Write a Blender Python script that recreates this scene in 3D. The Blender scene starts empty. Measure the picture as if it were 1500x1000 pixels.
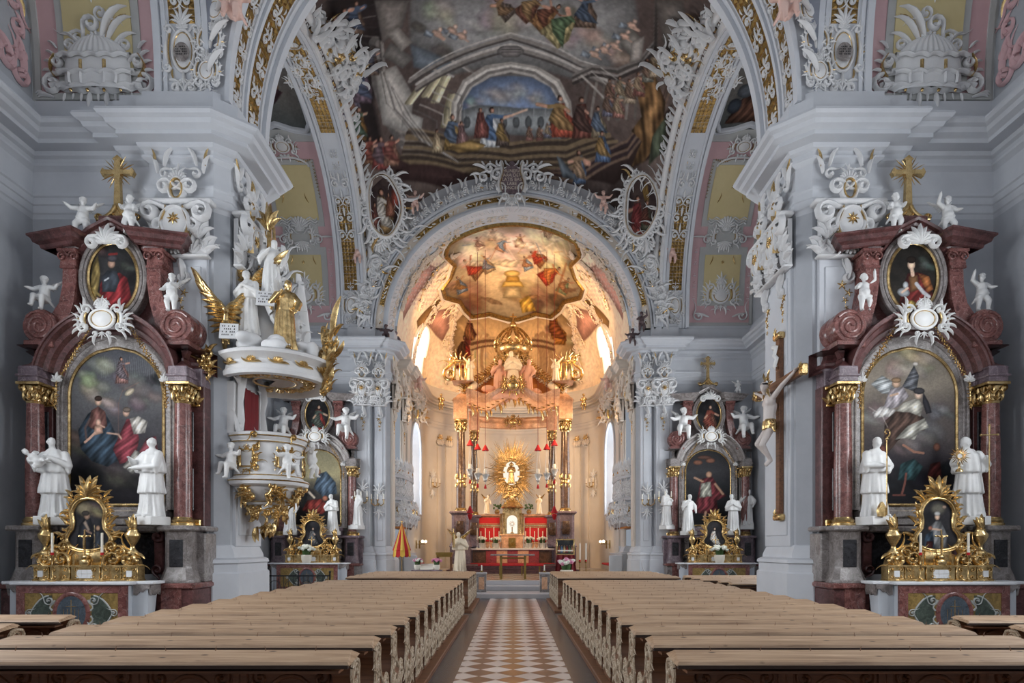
import bpy, bmesh, math, random
import numpy as np
from mathutils import Vector, Matrix
PI = math.pi
F = 925.0; CX = 751.5; HY = 800.5; EYE = 1.8
C = bpy.context.scene.collection
def P(px, py, d):
    return ((px-CX)*d/F, d, EYE-(py-HY)*d/F)

# ---------------------------------------------------------------- mesh builder
class MB:
    def __init__(s): s.v = []; s.f = []; s.q = []
    def add(s, vs, fs):
        n = len(s.v); s.q.append((n, len(s.f), n+len(vs), len(s.f)+len(fs))); s.v.extend(vs); s.f.extend([tuple(i+n for i in f) for f in fs])
    def xf(s, M):
        s.v = [tuple(M @ Vector(p)) for p in s.v]; return s
    def merge(s, o, fn=None):
        s.add([fn(*p) for p in o.v] if fn else o.v, o.f); return s
    def box(s, x0, x1, y0, y1, z0, z1, b=0.0, taper=0.0):
        if b > 0:
            b = min(b, (x1-x0)/2.1, (y1-y0)/2.1, (z1-z0)/2.1)
            vs = []
            for (za, i) in ((z0, b), (z0+b, 0), (z1-b, 0), (z1, b)):
                for (sx, sy, bx_, by_) in ((0,0,1,0),(1,0,-1,0),(1,0,0,1),(1,1,0,-1),(1,1,-1,0),(0,1,1,0),(0,1,0,-1),(0,0,0,1)):
                    X = (x1 if sx else x0) + bx_*b + ((-i if sx else i) if bx_ == 0 else 0)
                    Y = (y1 if sy else y0) + by_*b + ((-i if sy else i) if by_ == 0 else 0)
                    vs.append((X, Y, za))
            fs = []
            for k in range(3):
                for j in range(8):
                    a = k*8+j; c = k*8+(j+1) % 8
                    fs.append((a, c, c+8, a+8))
            fs.append(tuple(range(7, -1, -1))); fs.append(tuple(range(24, 32)))
            s.add(vs, fs); return s
        t = taper
        s.add([(x0,y0,z0),(x1,y0,z0),(x1,y1,z0),(x0,y1,z0),(x0+t,y0+t,z1),(x1-t,y0+t,z1),(x1-t,y1-t,z1),(x0+t,y1-t,z1)],
              [(0,3,2,1),(4,5,6,7),(0,1,5,4),(1,2,6,5),(2,3,7,6),(3,0,4,7)]); return s
    def lathe(s, prof, c=(0,0,0), n=16, a0=0, a1=2*PI, sx=1, sy=1, fluted=0):
        full = abs(a1-a0-2*PI) < 1e-6
        m = n if full else n+1
        vs = []
        for (r, z) in prof:
            for i in range(m):
                a = a0+(a1-a0)*i/n
                rr = r*(1+fluted*(1 if i % 2 else -1)) if fluted else r
                vs.append((c[0]+rr*math.cos(a)*sx, c[1]+rr*math.sin(a)*sy, c[2]+z))
        fs = []
        for k in range(len(prof)-1):
            for i in range(n):
                j = (i+1) % m
                fs.append((k*m+i, k*m+j, (k+1)*m+j, (k+1)*m+i))
        if full:
            if prof[0][0] > 1e-4: fs.append(tuple(range(m-1, -1, -1)))
            if prof[-1][0] > 1e-4: fs.append(tuple(range((len(prof)-1)*m, len(prof)*m)))
        s.add(vs, fs); return s
    def tube(s, pts, r, n=6, cap=True, flat=1.0):
        pts = [Vector(p) for p in pts]; k = len(pts)
        if not hasattr(r, '__len__'): r = [r]*k
        t0 = (pts[1]-pts[0]).normalized()
        up = Vector((0,0,1)) if abs(t0.z) < .9 else Vector((1,0,0))
        nrm = t0.cross(up).normalized()
        vs = []
        for i, p in enumerate(pts):
            t = (pts[min(i+1,k-1)]-pts[max(i-1,0)])
            if t.length < 1e-9: t = t0.copy()
            t.normalize()
            nrm = (nrm - t*nrm.dot(t))
            if nrm.length < 1e-6: nrm = t.orthogonal()
            nrm.normalize(); bn = t.cross(nrm)
            for j in range(n):
                a = 2*PI*j/n
                q = p+(nrm*math.cos(a)+bn*math.sin(a)*flat)*r[i]
                vs.append((q.x, q.y, q.z))
        fs = [(i*n+j, i*n+(j+1)%n, (i+1)*n+(j+1)%n, (i+1)*n+j) for i in range(k-1) for j in range(n)]
        if cap: fs.append(tuple(range(n-1,-1,-1))); fs.append(tuple(range((k-1)*n, k*n)))
        s.add(vs, fs); return s
    def ball(s, c, r, n=8, m=6):
        if not hasattr(r, '__len__'): r = (r, r, r)
        vs = [(c[0], c[1], c[2]-r[2])]; 
        for i in range(1, m):
            a = -PI/2+PI*i/m
            for j in range(n):
                b = 2*PI*j/n
                vs.append((c[0]+r[0]*math.cos(a)*math.cos(b), c[1]+r[1]*math.cos(a)*math.sin(b), c[2]+r[2]*math.sin(a)))
        vs.append((c[0], c[1], c[2]+r[2])); fs = []
        for j in range(n): fs.append((0, 1+(j+1)%n, 1+j))
        for i in range(m-2):
            for j in range(n):
                a = 1+i*n+j; b = 1+i*n+(j+1)%n
                fs.append((a, b, b+n, a+n))
        L = len(vs)-1
        for j in range(n): fs.append((L, 1+(m-2)*n+j, 1+(m-2)*n+(j+1)%n))
        s.add(vs, fs); return s
    def prism(s, poly, a, b, axis='y', inset=0.0):
        """2D polygon extruded along axis. axis y: poly=(x,z); x: (y,z); z: (x,y)"""
        n = len(poly)
        def m(u, v, w):
            return (u,w,v) if axis == 'y' else (w,u,v) if axis == 'x' else (u,v,w)
        vs = [m(u,v,a) for u,v in poly]+[m(u,v,b) for u,v in poly]
        fs = [tuple(range(n)), tuple(range(2*n-1, n-1, -1))]+[(i, i+n, (i+1)%n+n, (i+1)%n) for i in range(n)]
        s.add(vs, fs); return s
    def sweep(s, path, prof, closed=False, left=True, cap=True):
        """prof (out,z) swept along plan path; out measured to the right of travel unless left"""
        k = len(path); pts = [Vector((p[0], p[1])) for p in path]
        m = len(prof); vs = []
        for i, p in enumerate(pts):
            if closed: a = pts[i-1]; b = pts[(i+1) % k]
            else: a = pts[i-1] if i > 0 else None; b = pts[i+1] if i < k-1 else None
            ns = []
            if a is not None: ns.append((p-a).normalized())
            if b is not None: ns.append((b-p).normalized())
            ns = [Vector((t.y, -t.x)) if not left else Vector((-t.y, t.x)) for t in ns]
            if len(ns) == 1: nn = ns[0]
            else:
                nn = ns[0]+ns[1]
                if nn.length < 1e-6: nn = ns[0].copy()
                nn.normalize(); nn = nn / max(.35, nn.dot(ns[0]))
            for (o, z) in prof: vs.append((p.x+nn.x*o, p.y+nn.y*o, z))
        fs = []
        for i in range(k if closed else k-1):
            j = (i+1) % k
            for q in range(m-1): fs.append((i*m+q, j*m+q, j*m+q+1, i*m+q+1))
        if cap and not closed:
            fs.append(tuple(range(m))); fs.append(tuple(range((k-1)*m+m-1, (k-1)*m-1, -1)))
        s.add(vs, fs); return s
    def curve_sweep(s, pts, outs, prof):
        """pts: 3D points; outs: two direction vectors per point (a,b); prof: (pa,pb) offsets"""
        m = len(prof); vs = []
        for p, (A, B) in zip(pts, outs):
            for (a, b) in prof:
                vs.append((p[0]+A[0]*a+B[0]*b, p[1]+A[1]*a+B[1]*b, p[2]+A[2]*a+B[2]*b))
        fs = [(i*m+q, (i+1)*m+q, (i+1)*m+q+1, i*m+q+1) for i in range(len(pts)-1) for q in range(m-1)]
        s.add(vs, fs); return s
    def grid(s, fn, nu, nv, skip=None):
        vs = [fn(i/nu, j/nv) for j in range(nv+1) for i in range(nu+1)]
        fs = []
        for j in range(nv):
            for i in range(nu):
                if skip and skip((i+.5)/nu, (j+.5)/nv): continue
                a = j*(nu+1)+i
                fs.append((a, a+1, a+nu+2, a+nu+1))
        s.add(vs, fs); return s
    def mesh(s, name, smooth=40):
        me = bpy.data.meshes.new(name)
        me.from_pydata(s.v, [], s.f); me.update()
        if smooth:
            me.polygons.foreach_set('use_smooth', [True]*len(me.polygons))
            me.set_sharp_from_angle(angle=math.radians(smooth))
        return me
    def build(s, name, mat, parent=None, smooth=40, fix=True):
        me = s.mesh(name, smooth)
        if fix:
            bm = bmesh.new(); bm.from_mesh(me); bmesh.ops.recalc_face_normals(bm, faces=bm.faces); bm.to_mesh(me); bm.free()
        me.materials.append(mat)
        o = bpy.data.objects.new(name, me); C.objects.link(o)
        if parent: o.parent = parent
        return o

def thing(name, label, cat, loc=(0,0,0), rz=0, group=None, sc=1):
    o = bpy.data.objects.new(name, None); C.objects.link(o)
    o.location = loc; o.rotation_euler = (0,0,rz); o.scale = (sc,sc,sc) if not hasattr(sc,'__len__') else sc
    o.empty_display_size = .1
    o['label'] = label; o['category'] = cat
    if group: o['group'] = group
    return o
def tag(o, label, cat, group=None):
    o['label'] = label; o['category'] = cat
    if group: o['group'] = group
    return o
def struct(name, mb, mat, smooth=40, fix=True, parent=None):
    o = mb.build(name, mat, parent, smooth, fix); o['kind'] = 'structure'; return o
def dup(root, loc, rz=None, label=None, sc=None, group=None):
    r = root.copy(); C.objects.link(r); r.location = loc
    if rz is not None: r.rotation_euler = (0,0,rz)
    if sc is not None: r.scale = (sc,sc,sc) if not hasattr(sc,'__len__') else sc
    if label: r['label'] = label
    if group: r['group'] = group
    def rec(src, dst):
        for ch in list(src.children):
            c = ch.copy(); C.objects.link(c); c.parent = dst
            rec(ch, c)
    rec(root, r)
    return r

# ---------------------------------------------------------------- materials
def lin(c):
    return tuple(((x/12.92) if x <= .04045 else ((x+.055)/1.055)**2.4) for x in c[:3])
def srgb(h): return lin([int(h[i:i+2],16)/255 for i in (0,2,4)])
class NT:
    def __init__(s, name):
        s.m = bpy.data.materials.new(name); s.m.use_nodes = True
        s.nt = s.m.node_tree; s.b = s.nt.nodes['Principled BSDF']; s.N = s.nt.nodes; s.L = s.nt.links
    def n(s, t, **k):
        x = s.N.new(t)
        for a, v in k.items(): setattr(x, a, v)
        return x
    def l(s, a, b): s.L.new(a, b)
    def noise(s, scale, detail=4, vec=None, dist=0, rough=.55):
        x = s.n('ShaderNodeTexNoise'); x.inputs['Scale'].default_value = scale; x.inputs['Detail'].default_value = detail
        x.inputs['Distortion'].default_value = dist; x.inputs['Roughness'].default_value = rough
        if vec: s.l(vec, x.inputs['Vector'])
        return x.outputs['Fac']
    def obj(s): return s.n('ShaderNodeTexCoord').outputs['Object']
    def ramp(s, fac, stops, interp='LINEAR'):
        r = s.n('ShaderNodeValToRGB'); r.color_ramp.interpolation = interp
        e = r.color_ramp.elements
        while len(e) > 1: e.remove(e[-1])
        e[0].position = stops[0][0]; e[0].color = (*stops[0][1], 1)
        for p, c in stops[1:]:
            q = e.new(p); q.color = (*c, 1)
        s.l(fac, r.inputs['Fac']); return r.outputs['Color']
    def mix(s, fac, a, b, mode='MIX'):
        m = s.n('ShaderNodeMix', data_type='RGBA', blend_type=mode)
        for i, v in ((0, fac), (6, a), (7, b)):
            if isinstance(v, (int, float)): m.inputs[i].default_value = v
            elif isinstance(v, tuple): m.inputs[i].default_value = (*v, 1)
            else: s.l(v, m.inputs[i])
        return m.outputs[2]
    def math(s, op, a, b=0.0, c=None):
        m = s.n('ShaderNodeMath', operation=op)
        for i, v in enumerate((a, b) if c is None else (a, b, c)):
            if isinstance(v, (int, float)): m.inputs[i].default_value = v
            else: s.l(v, m.inputs[i])
        return m.outputs[0]
    def bump(s, h, st=.3, dist=.02):
        b = s.n('ShaderNodeBump'); b.inputs['Strength'].default_value = st; b.inputs['Distance'].default_value = dist
        s.l(h, b.inputs['Height']); s.l(b.outputs[0], s.b.inputs['Normal'])
    def out(s, col, rough=.6, metal=0, spec=.5):
        if isinstance(col, tuple): s.b.inputs['Base Color'].default_value = (*col, 1)
        else: s.l(col, s.b.inputs['Base Color'])
        if isinstance(rough, (int, float)): s.b.inputs['Roughness'].default_value = rough
        else: s.l(rough, s.b.inputs['Roughness'])
        s.b.inputs['Metallic'].default_value = metal
        s.b.inputs['Specular IOR Level'].default_value = spec
        return s.m
def m_plaster(name, c1, c2, sc=.6, rough=.75, bump=.12):
    t = NT(name); o = t.obj()
    f = t.noise(sc, 6, o, 0, .65); f2 = t.noise(sc*9, 3, o)
    col = t.ramp(f, [(.3, c1), (.7, c2)])
    col = t.mix(t.math('MULTIPLY', f2, .18), col, tuple(x*.72 for x in c1))
    t.bump(t.noise(sc*20, 4, o), bump, .01)
    return t.out(col, rough)
def m_marble(name, base, vein, dark, sc=2.2, rough=.22, vein_w=.05):
    t = NT(name); o = t.obj()
    w = t.noise(sc*1.3, 4, o)
    mv = t.n('ShaderNodeVectorMath', operation='MULTIPLY_ADD')
    nz = t.n('ShaderNodeTexNoise'); nz.inputs['Scale'].default_value = sc*1.4; nz.inputs['Detail'].default_value = 4; t.l(o, nz.inputs['Vector'])
    t.l(nz.outputs['Color'], mv.inputs[0]); mv.inputs[1].default_value = (.55,.55,.55); t.l(o, mv.inputs[2])
    v = t.n('ShaderNodeTexVoronoi', feature='DISTANCE_TO_EDGE'); v.inputs['Scale'].default_value = sc*1.6; t.l(mv.outputs[0], v.inputs['Vector'])
    v2 = t.n('ShaderNodeTexVoronoi', feature='DISTANCE_TO_EDGE'); v2.inputs['Scale'].default_value = sc*5.5; t.l(mv.outputs[0], v2.inputs['Vector'])
    col = t.ramp(t.noise(sc*2.5, 6, mv.outputs[0], .4, .7), [(.3, dark), (.5, base), (.72, tuple(min(1, x*1.5+.02) for x in base))])
    f1 = t.ramp(v.outputs['Distance'], [(0, (1,1,1)), (vein_w, (0,0,0))])
    f2 = t.ramp(v2.outputs['Distance'], [(0, (.5,.5,.5)), (vein_w*.8, (0,0,0))])
    big = t.noise(sc*.9, 3, mv.outputs[0], 1.2, .6)
    col = t.mix(t.math('MULTIPLY', f2, .3), col, vein); col = t.mix(t.math('MULTIPLY', t.ramp(big, [(.45,(0,0,0)),(.62,(1,1,1))]), .45), col, dark); col = t.mix(t.math('MULTIPLY', f1, .45), col, vein)
    return t.out(col, rough)
def m_gold(name, c1=(.82,.6,.29), c2=(.3,.19,.07), rough=.27, metal=.92):
    t = NT(name); o = t.obj()
    f = t.noise(6, 4, o, 0, .7)
    col = t.ramp(f, [(.3, c2), (.62, c1)])
    t.bump(t.noise(30, 3, o), .25, .01)
    return t.out(col, rough, metal)
def m_plain(name, c, rough=.6, metal=0, var=.15, sc=5):
    t = NT(name); o = t.obj()
    f = t.noise(sc, 4, o)
    col = t.mix(f, tuple(x*(1+var) for x in c), tuple(x*(1-var) for x in c))
    return t.out(col, rough, metal)
def m_emit(name, c, st):
    t = NT(name); e = t.n('ShaderNodeEmission'); e.inputs[0].default_value = (*c, 1); e.inputs[1].default_value = st
    t.l(e.outputs[0], t.N['Material Output'].inputs['Surface']); return t.m
def m_paint(name='oil_paint', rough=.7, gain=1.0):
    t = NT(name); a = t.n('ShaderNodeVertexColor'); a.layer_name = 'Col'
    nz = t.noise(14, 5, t.obj(), .5, .7)
    col = t.mix(t.math('MULTIPLY', nz, .35), a.outputs[0], t.mix(1.0, a.outputs[0], (.35*gain,.33*gain,.3*gain), 'MULTIPLY'))
    return t.out(col, rough, 0, .2)
def m_wood(name, c1, c2, c3, axis=0, rough=.5, sc=1.0, knots=True):
    t = NT(name); tc = t.obj()
    mp = t.n('ShaderNodeMapping'); s_ = [14*sc]*3; s_[axis] = .8*sc; mp.inputs['Scale'].default_value = s_; t.l(tc, mp.inputs['Vector'])
    f = t.noise(1.6, 6, mp.outputs[0], .6, .65)
    col = t.ramp(f, [(.25, c3), (.48, c1), (.72, c2)])
    if knots:
        mk = t.n('ShaderNodeMapping'); s_ = [7.0]*3; s_[axis] = 3.2; mk.inputs['Scale'].default_value = s_; t.l(tc, mk.inputs['Vector'])
        v = t.n('ShaderNodeTexVoronoi'); v.inputs['Scale'].default_value = 1.0; t.l(mk.outputs[0], v.inputs['Vector'])
        kf = t.ramp(v.outputs['Distance'], [(0.05, (1,1,1)), (.12, (0,0,0))])
        col = t.mix(kf, col, tuple(x*.28 for x in c3))
    t.bump(f, .15, .01)
    return t.out(col, rough)

M = {}
M['wall'] = m_plaster('plaster_grey', srgb('a4a8af'), srgb('b8bcc2'))
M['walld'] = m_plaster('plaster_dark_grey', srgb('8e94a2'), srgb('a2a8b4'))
M['trim'] = m_plaster('plaster_light', srgb('bcc0c7'), srgb('cdd0d5'), .5)
M['pil'] = m_plaster('plaster_pilaster', srgb('c3c7ce'), srgb('d2d5da'), .5)
M['niche'] = m_plaster('plaster_cream_grey', srgb('b3b5b4'), srgb('c3c4c2'))
M['pink'] = m_plaster('plaster_pink', srgb('cba5aa'), srgb('d6b4b6'))
M['yellow'] = m_plaster('plaster_yellow', srgb('cdbd8c'), srgb('d9ca9c'))
M['stucco'] = m_plaster('stucco_white', srgb('d3d4d6'), srgb('e2e2e2'), 2)
M['stuccow'] = m_plaster('stucco_warm', srgb('d8cbbd'), srgb('e6dccf'), 2)
M['chwall'] = m_plaster('plaster_chancel', srgb('cdc6bd'), srgb('dcd5cb'), .5)
M['chvault'] = m_plaster('plaster_chancel_vault', srgb('dcc8b4'), srgb('e8d8c6'), .5)
M['statue'] = m_plaster('statue_white', srgb('dcdddd'), srgb('ececea'), 3, .45, .05)
M['flesh'] = m_plaster('putto_flesh', srgb('d9b2a6'), srgb('e4c4b8'), 3, .5, .05)
M['gold'] = m_gold('gold_leaf')
M['goldd'] = m_gold('gold_dark', (.42,.27,.09), (.13,.08,.03), .42)
M['red'] = m_marble('marble_red', srgb('7f524d'), srgb('bfa49c'), srgb('472726'), 3.0, .22, .022)
M['redd'] = m_marble('marble_dark_red', srgb('5e3a39'), srgb('8d6a66'), srgb('33201f'), 3.0, .3, .02)
M['grey'] = m_marble('marble_grey', srgb('8b8583'), srgb('c3bdb8'), srgb('5c5350'), 3.0, .3, .03)
M['violet'] = m_marble('marble_violet', srgb('77676f'), srgb('b5a8aa'), srgb('4c4048'), 2.5, .3, .03)
M['black'] = m_marble('marble_black', srgb('2c2c30'), srgb('5a5a5c'), srgb('151518'), 3.0, .25, .015)
M['white'] = m_plain('white_lime', srgb('c9cfd6'), .7, 0, .05)
M['slab'] = m_plain('linen_cloth', srgb('d8dade'), .6, 0, .05)
M['paint'] = m_paint()
M['fresco'] = m_paint('fresco_paint', .8)
M['pew'] = m_wood('pew_top_wood', srgb('a98c70'), srgb('c9ad90'), srgb('765a44'), 0)
M['pewd'] = m_wood('pew_panel_wood', srgb('6e4a33'), srgb('84593c'), srgb('472c1d'), 0, knots=False)
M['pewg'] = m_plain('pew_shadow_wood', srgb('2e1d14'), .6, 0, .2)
M['pewc'] = m_wood('pew_carved_wood', srgb('a08a70'), srgb('dcd2c0'), srgb('4d3524'), 2, .6, 5, False)
M['dark'] = m_plain('dark_void', srgb('1c1a1c'), .6)
M['iron'] = m_plain('wrought_iron', srgb('22242a'), .45, .5)
M['cloth_red'] = m_plain('red_cloth', srgb('b5141c'), .75, 0, .2)
M['cloth_dred'] = m_plain('dark_red_cloth', srgb('6d1018'), .8, 0, .25)
M['wax'] = m_plain('wax', srgb('ece6d8'), .4, 0, .03)
M['green'] = m_plain('leaf_green', srgb('3c5a2c'), .6, 0, .4, 30)
M['pinkf'] = m_plain('pink_petal', srgb('d58aa8'), .6, 0, .3, 30)
M['whitef'] = m_plain('white_petal', srgb('e6e8dc'), .6, 0, .1, 30)
M['yelf'] = m_plain('yellow_fabric', srgb('d9b24a'), .7, 0, .15)
M['glasswin'] = m_emit('daylit_window', (.94,.97,1.0), 15.0)
M['lunwin'] = m_emit('lunette_window', (.92,.95,1.0), 2.5)
M['chwin'] = m_emit('chancel_window', (.9,.95,1.0), 6.0)
M['westwin'] = m_emit('west_window', (.92,.95,1.0), 1.1)
M['flesh2'] = m_plaster('carved_flesh', srgb('cfc6c2'), srgb('dcd4cf'), 3, .45, .05)
M['flame'] = m_emit('flame', (1,.7,.3), 30)
M['lampw'] = m_emit('lamp_glow', (1,.8,.5), 12)
M['paper'] = m_plain('printed_card', srgb('d5d6d8'), .6, 0, .05)
M['bronze'] = m_plain('bronze_figure', srgb('5a4a4c'), .4, .3, .3)
M['cabinet'] = m_plain('white_painted_wood', srgb('c9cdd2'), .5, 0, .05)
# ---------------------------------------------------------------- painter: small numpy canvas sampled into vertex colours
class Cv:
    def __init__(s, W, H, T, seed=1):
        s.W, s.H, s.T = W, H, T
        s.a = np.zeros((H, W, 3)); s.r = np.random.RandomState(seed)
        yy, xx = np.mgrid[0:H, 0:W]; s.xx = xx.astype(float); s.yy = yy.astype(float)
    def nz(s, n, oct=4, stretch=1.0):
        out = np.zeros((s.H, s.W)); amp = 1; tot = 0
        for k in range(oct):
            gx = max(2, int(n*2**k*stretch)); gy = max(2, int(n*2**k*s.H/s.W))
            g = s.r.rand(gy+2, gx+2)
            fx = s.xx/s.W*gx; fy = s.yy/s.H*gy
            ix = fx.astype(int); iy = fy.astype(int); tx = fx-ix; ty = fy-iy
            tx = tx*tx*(3-2*tx); ty = ty*ty*(3-2*ty)
            v = (g[iy,ix]*(1-tx)+g[iy,ix+1]*tx)*(1-ty)+(g[iy+1,ix]*(1-tx)+g[iy+1,ix+1]*tx)*ty
            out += v*amp; tot += amp; amp *= .55
        return out/tot
    def fill(s, c1, c2, n=4):
        f = np.clip((s.nz(n, 5)-.5)*2.4+.5, 0, 1)[..., None]
        s.a = np.array(c1)*(1-f)+np.array(c2)*f
    def grad(s, stops, n=3, amt=.18):
        v = s.yy/s.H+(s.nz(n, 4)-.5)*amt
        ps = [p for p, c in stops]
        for k in range(3): s.a[..., k] = np.interp(v, ps, [c[k] for p, c in stops])
    def poly(s, pts, c, al=1.0, soft=1.0, fold=None, raw=False):
        q = np.array([p if raw else s.T(*p) for p in pts], float)
        x0, y0 = np.floor(q.min(0)).astype(int)-3; x1, y1 = np.ceil(q.max(0)).astype(int)+4
        x0 = max(0, x0); y0 = max(0, y0); x1 = min(s.W, x1); y1 = min(s.H, y1)
        if x1 <= x0 or y1 <= y0: return
        X = s.xx[y0:y1, x0:x1]; Y = s.yy[y0:y1, x0:x1]
        ins = np.zeros(X.shape, bool); dm = np.full(X.shape, 1e9)
        n = len(q)
        for i in range(n):
            ax, ay = q[i]; bx, by = q[(i+1) % n]
            if by != ay:
                cnd = ((ay > Y) != (by > Y)) & (X < (bx-ax)*(Y-ay)/(by-ay)+ax)
                ins ^= cnd
            L = (bx-ax)**2+(by-ay)**2+1e-9
            t = np.clip(((X-ax)*(bx-ax)+(Y-ay)*(by-ay))/L, 0, 1)
            dm = np.minimum(dm, (X-ax-t*(bx-ax))**2+(Y-ay-t*(by-ay))**2)
        dm = np.sqrt(dm); sd = np.where(ins, dm, -dm)
        m = np.clip(sd/soft+.5, 0, 1)*al
        col = np.array(c, float)*np.ones(X.shape+(3,))
        if fold:
            ang, fr, amp = fold
            u = X*math.cos(ang)+Y*math.sin(ang)
            w = np.sin(u*fr+np.sin(Y*fr*.35+s.r.rand()*6)*1.6+s.r.rand()*6)
            w2 = np.sin(u*fr*2.3+Y*fr*.5)
            col = col*(1+amp*(w*.7+w2*.3))[..., None]
        sh = np.clip(sd/ (max(2.0, (q.max(0)-q.min(0)).min()*.3)), 0, 1)
        col = col*(.68+.4*sh)[..., None]
        s.a[y0:y1, x0:x1] = s.a[y0:y1, x0:x1]*(1-m[..., None])+col*m[..., None]
    def line(s, pts, w, c, al=1.0):
        q = [s.T(*p) for p in pts]
        x, y = pts[0]; sc = math.hypot(s.T(x+1, y)[0]-s.T(x, y)[0], s.T(x+1, y)[1]-s.T(x, y)[1])
        w = max(.8, w*sc)
        for (ax, ay), (bx, by) in zip(q[:-1], q[1:]):
            x0 = max(0, int(min(ax, bx)-w-2)); x1 = min(s.W, int(max(ax, bx)+w+3)); y0 = max(0, int(min(ay, by)-w-2)); y1 = min(s.H, int(max(ay, by)+w+3))
            if x1 <= x0 or y1 <= y0: continue
            X = s.xx[y0:y1, x0:x1]; Y = s.yy[y0:y1, x0:x1]
            L = (bx-ax)**2+(by-ay)**2+1e-9
            t = np.clip(((X-ax)*(bx-ax)+(Y-ay)*(by-ay))/L, 0, 1)
            d = np.sqrt((X-ax-t*(bx-ax))**2+(Y-ay-t*(by-ay))**2)
            m = (np.clip(w/2-d+.5, 0, 1)*al)[..., None]
            s.a[y0:y1, x0:x1] = s.a[y0:y1, x0:x1]*(1-m)+np.array(c)*m
    def ell(s, x, y, rx, ry, c, ang=0, al=1.0, soft=1.0, rough=0.0, fold=None):
        pts = []
        for i in range(18):
            a = 2*PI*i/18; r = 1+rough*(s.r.rand()-.5)*2
            u = rx*r*math.cos(a); v = ry*r*math.sin(a)
            pts.append((x+u*math.cos(ang)-v*math.sin(ang), y+u*math.sin(ang)+v*math.cos(ang)))
        s.poly(pts, c, al, soft, fold)
    def fig(s, x, y, h, robe, cloak=None, lean=0.0, skin=(.72,.5,.4), hair=(.2,.12,.08), arm=None, wide=.26, seat=0, rot=0):
        if rot:
            T0 = s.T; cx_, cy_ = x, y-h*.5; cr, sr = math.cos(rot), math.sin(rot)
            s.T = lambda a, b: T0(cx_+(a-cx_)*cr-(b-cy_)*sr, cy_+(a-cx_)*sr+(b-cy_)*cr)
            s.fig(x, y, h, robe, cloak, lean, skin, hair, arm, wide, seat); s.T = T0; return
        """clothed figure standing at (x,y), height h in photograph units"""
        c = [v*.8 for v in robe]; hx = x+lean*h
        H = h*(.78 if seat else 1)
        s.poly([(x-wide*h*.9, y), (x-wide*h*.7, y-.35*H), (hx-.13*h, y-.62*H), (hx-.11*h, y-.82*H), (hx+.1*h, y-.82*H), (hx+.14*h, y-.6*H), (x+wide*h*(1.1+seat*.6), y-.35*H), (x+wide*h*(1+seat*.6), y)],
               robe, fold=(0.2+lean, 14.0/max(3, h*.2*s.k), .3))
        s.poly([(x-wide*h*.3, y-.02*h), (hx-.05*h, y-.55*H), (hx+.12*h, y-.6*H), (x+wide*h*.8, y-.1*h)], [min(1, v*1.3) for v in robe], .8, fold=(.5, 16.0/max(3, h*.2*s.k), .3))
        if cloak:
            s.poly([(hx-.12*h, y-.8*H), (hx+.02*h, y-.8*H), (x+.1*h, y-.5*H), (x+wide*h*1.2, y-.12*h), (x-.05*h, y-.2*h), (x-wide*h*.9, y-.4*H)], cloak, .95, fold=(.9, 15.0/max(3, h*.2*s.k), .35))
        if arm:
            for (ax, ay) in arm:
                s.line([(hx, y-.76*H), (hx+ax*h*.5, y-(.72+ay*.3)*H), (hx+ax*h, y-(.72+ay)*H)], h*.075, cloak or robe)
                s.line([(hx+ax*h*.6, y-(.72+ay*.5)*H), (hx+ax*h, y-(.72+ay)*H)], h*.055, skin)
        s.ell(hx-.01*h, y-.92*H, .062*h, .075*h, hair)
        s.ell(hx+.008*h, y-.905*H, .048*h, .062*h, skin)
    k = 1.0
    def grain(s, n=60, amt=.12, ctr=1.18, piv=.33, sat=.66):
        s.a = np.clip((s.a-piv)*ctr+piv, 0.02, 1)*(1+(s.nz(n, 2)-.5)[..., None]*2*amt)
        g = s.a.mean(-1, keepdims=True); s.a = np.clip((g+(s.a-g)*sat)*1.1, 0, 1)
    def at(s, u, v):
        x = np.clip(np.asarray(u)*(s.W-1), 0, s.W-1.001); y = np.clip(np.asarray(v)*(s.H-1), 0, s.H-1.001)
        ix = x.astype(int); iy = y.astype(int); tx = (x-ix)[..., None]; ty = (y-iy)[..., None]
        ix1 = np.minimum(ix+1, s.W-1); iy1 = np.minimum(iy+1, s.H-1)
        return (s.a[iy, ix]*(1-tx)+s.a[iy, ix1]*tx)*(1-ty)+(s.a[iy1, ix]*(1-tx)+s.a[iy1, ix1]*tx)*ty
def put_col(o, rgb):
    rgb = np.clip(np.asarray(rgb, float), 0, 1)
    l = np.where(rgb <= .04045, rgb/12.92, ((rgb+.055)/1.055)**2.4)
    a = o.data.color_attributes.new('Col', 'FLOAT_COLOR', 'POINT')
    buf = np.ones((len(o.data.vertices), 4), np.float32); buf[:, :3] = l
    a.data.foreach_set('color', buf.ravel())

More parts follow.
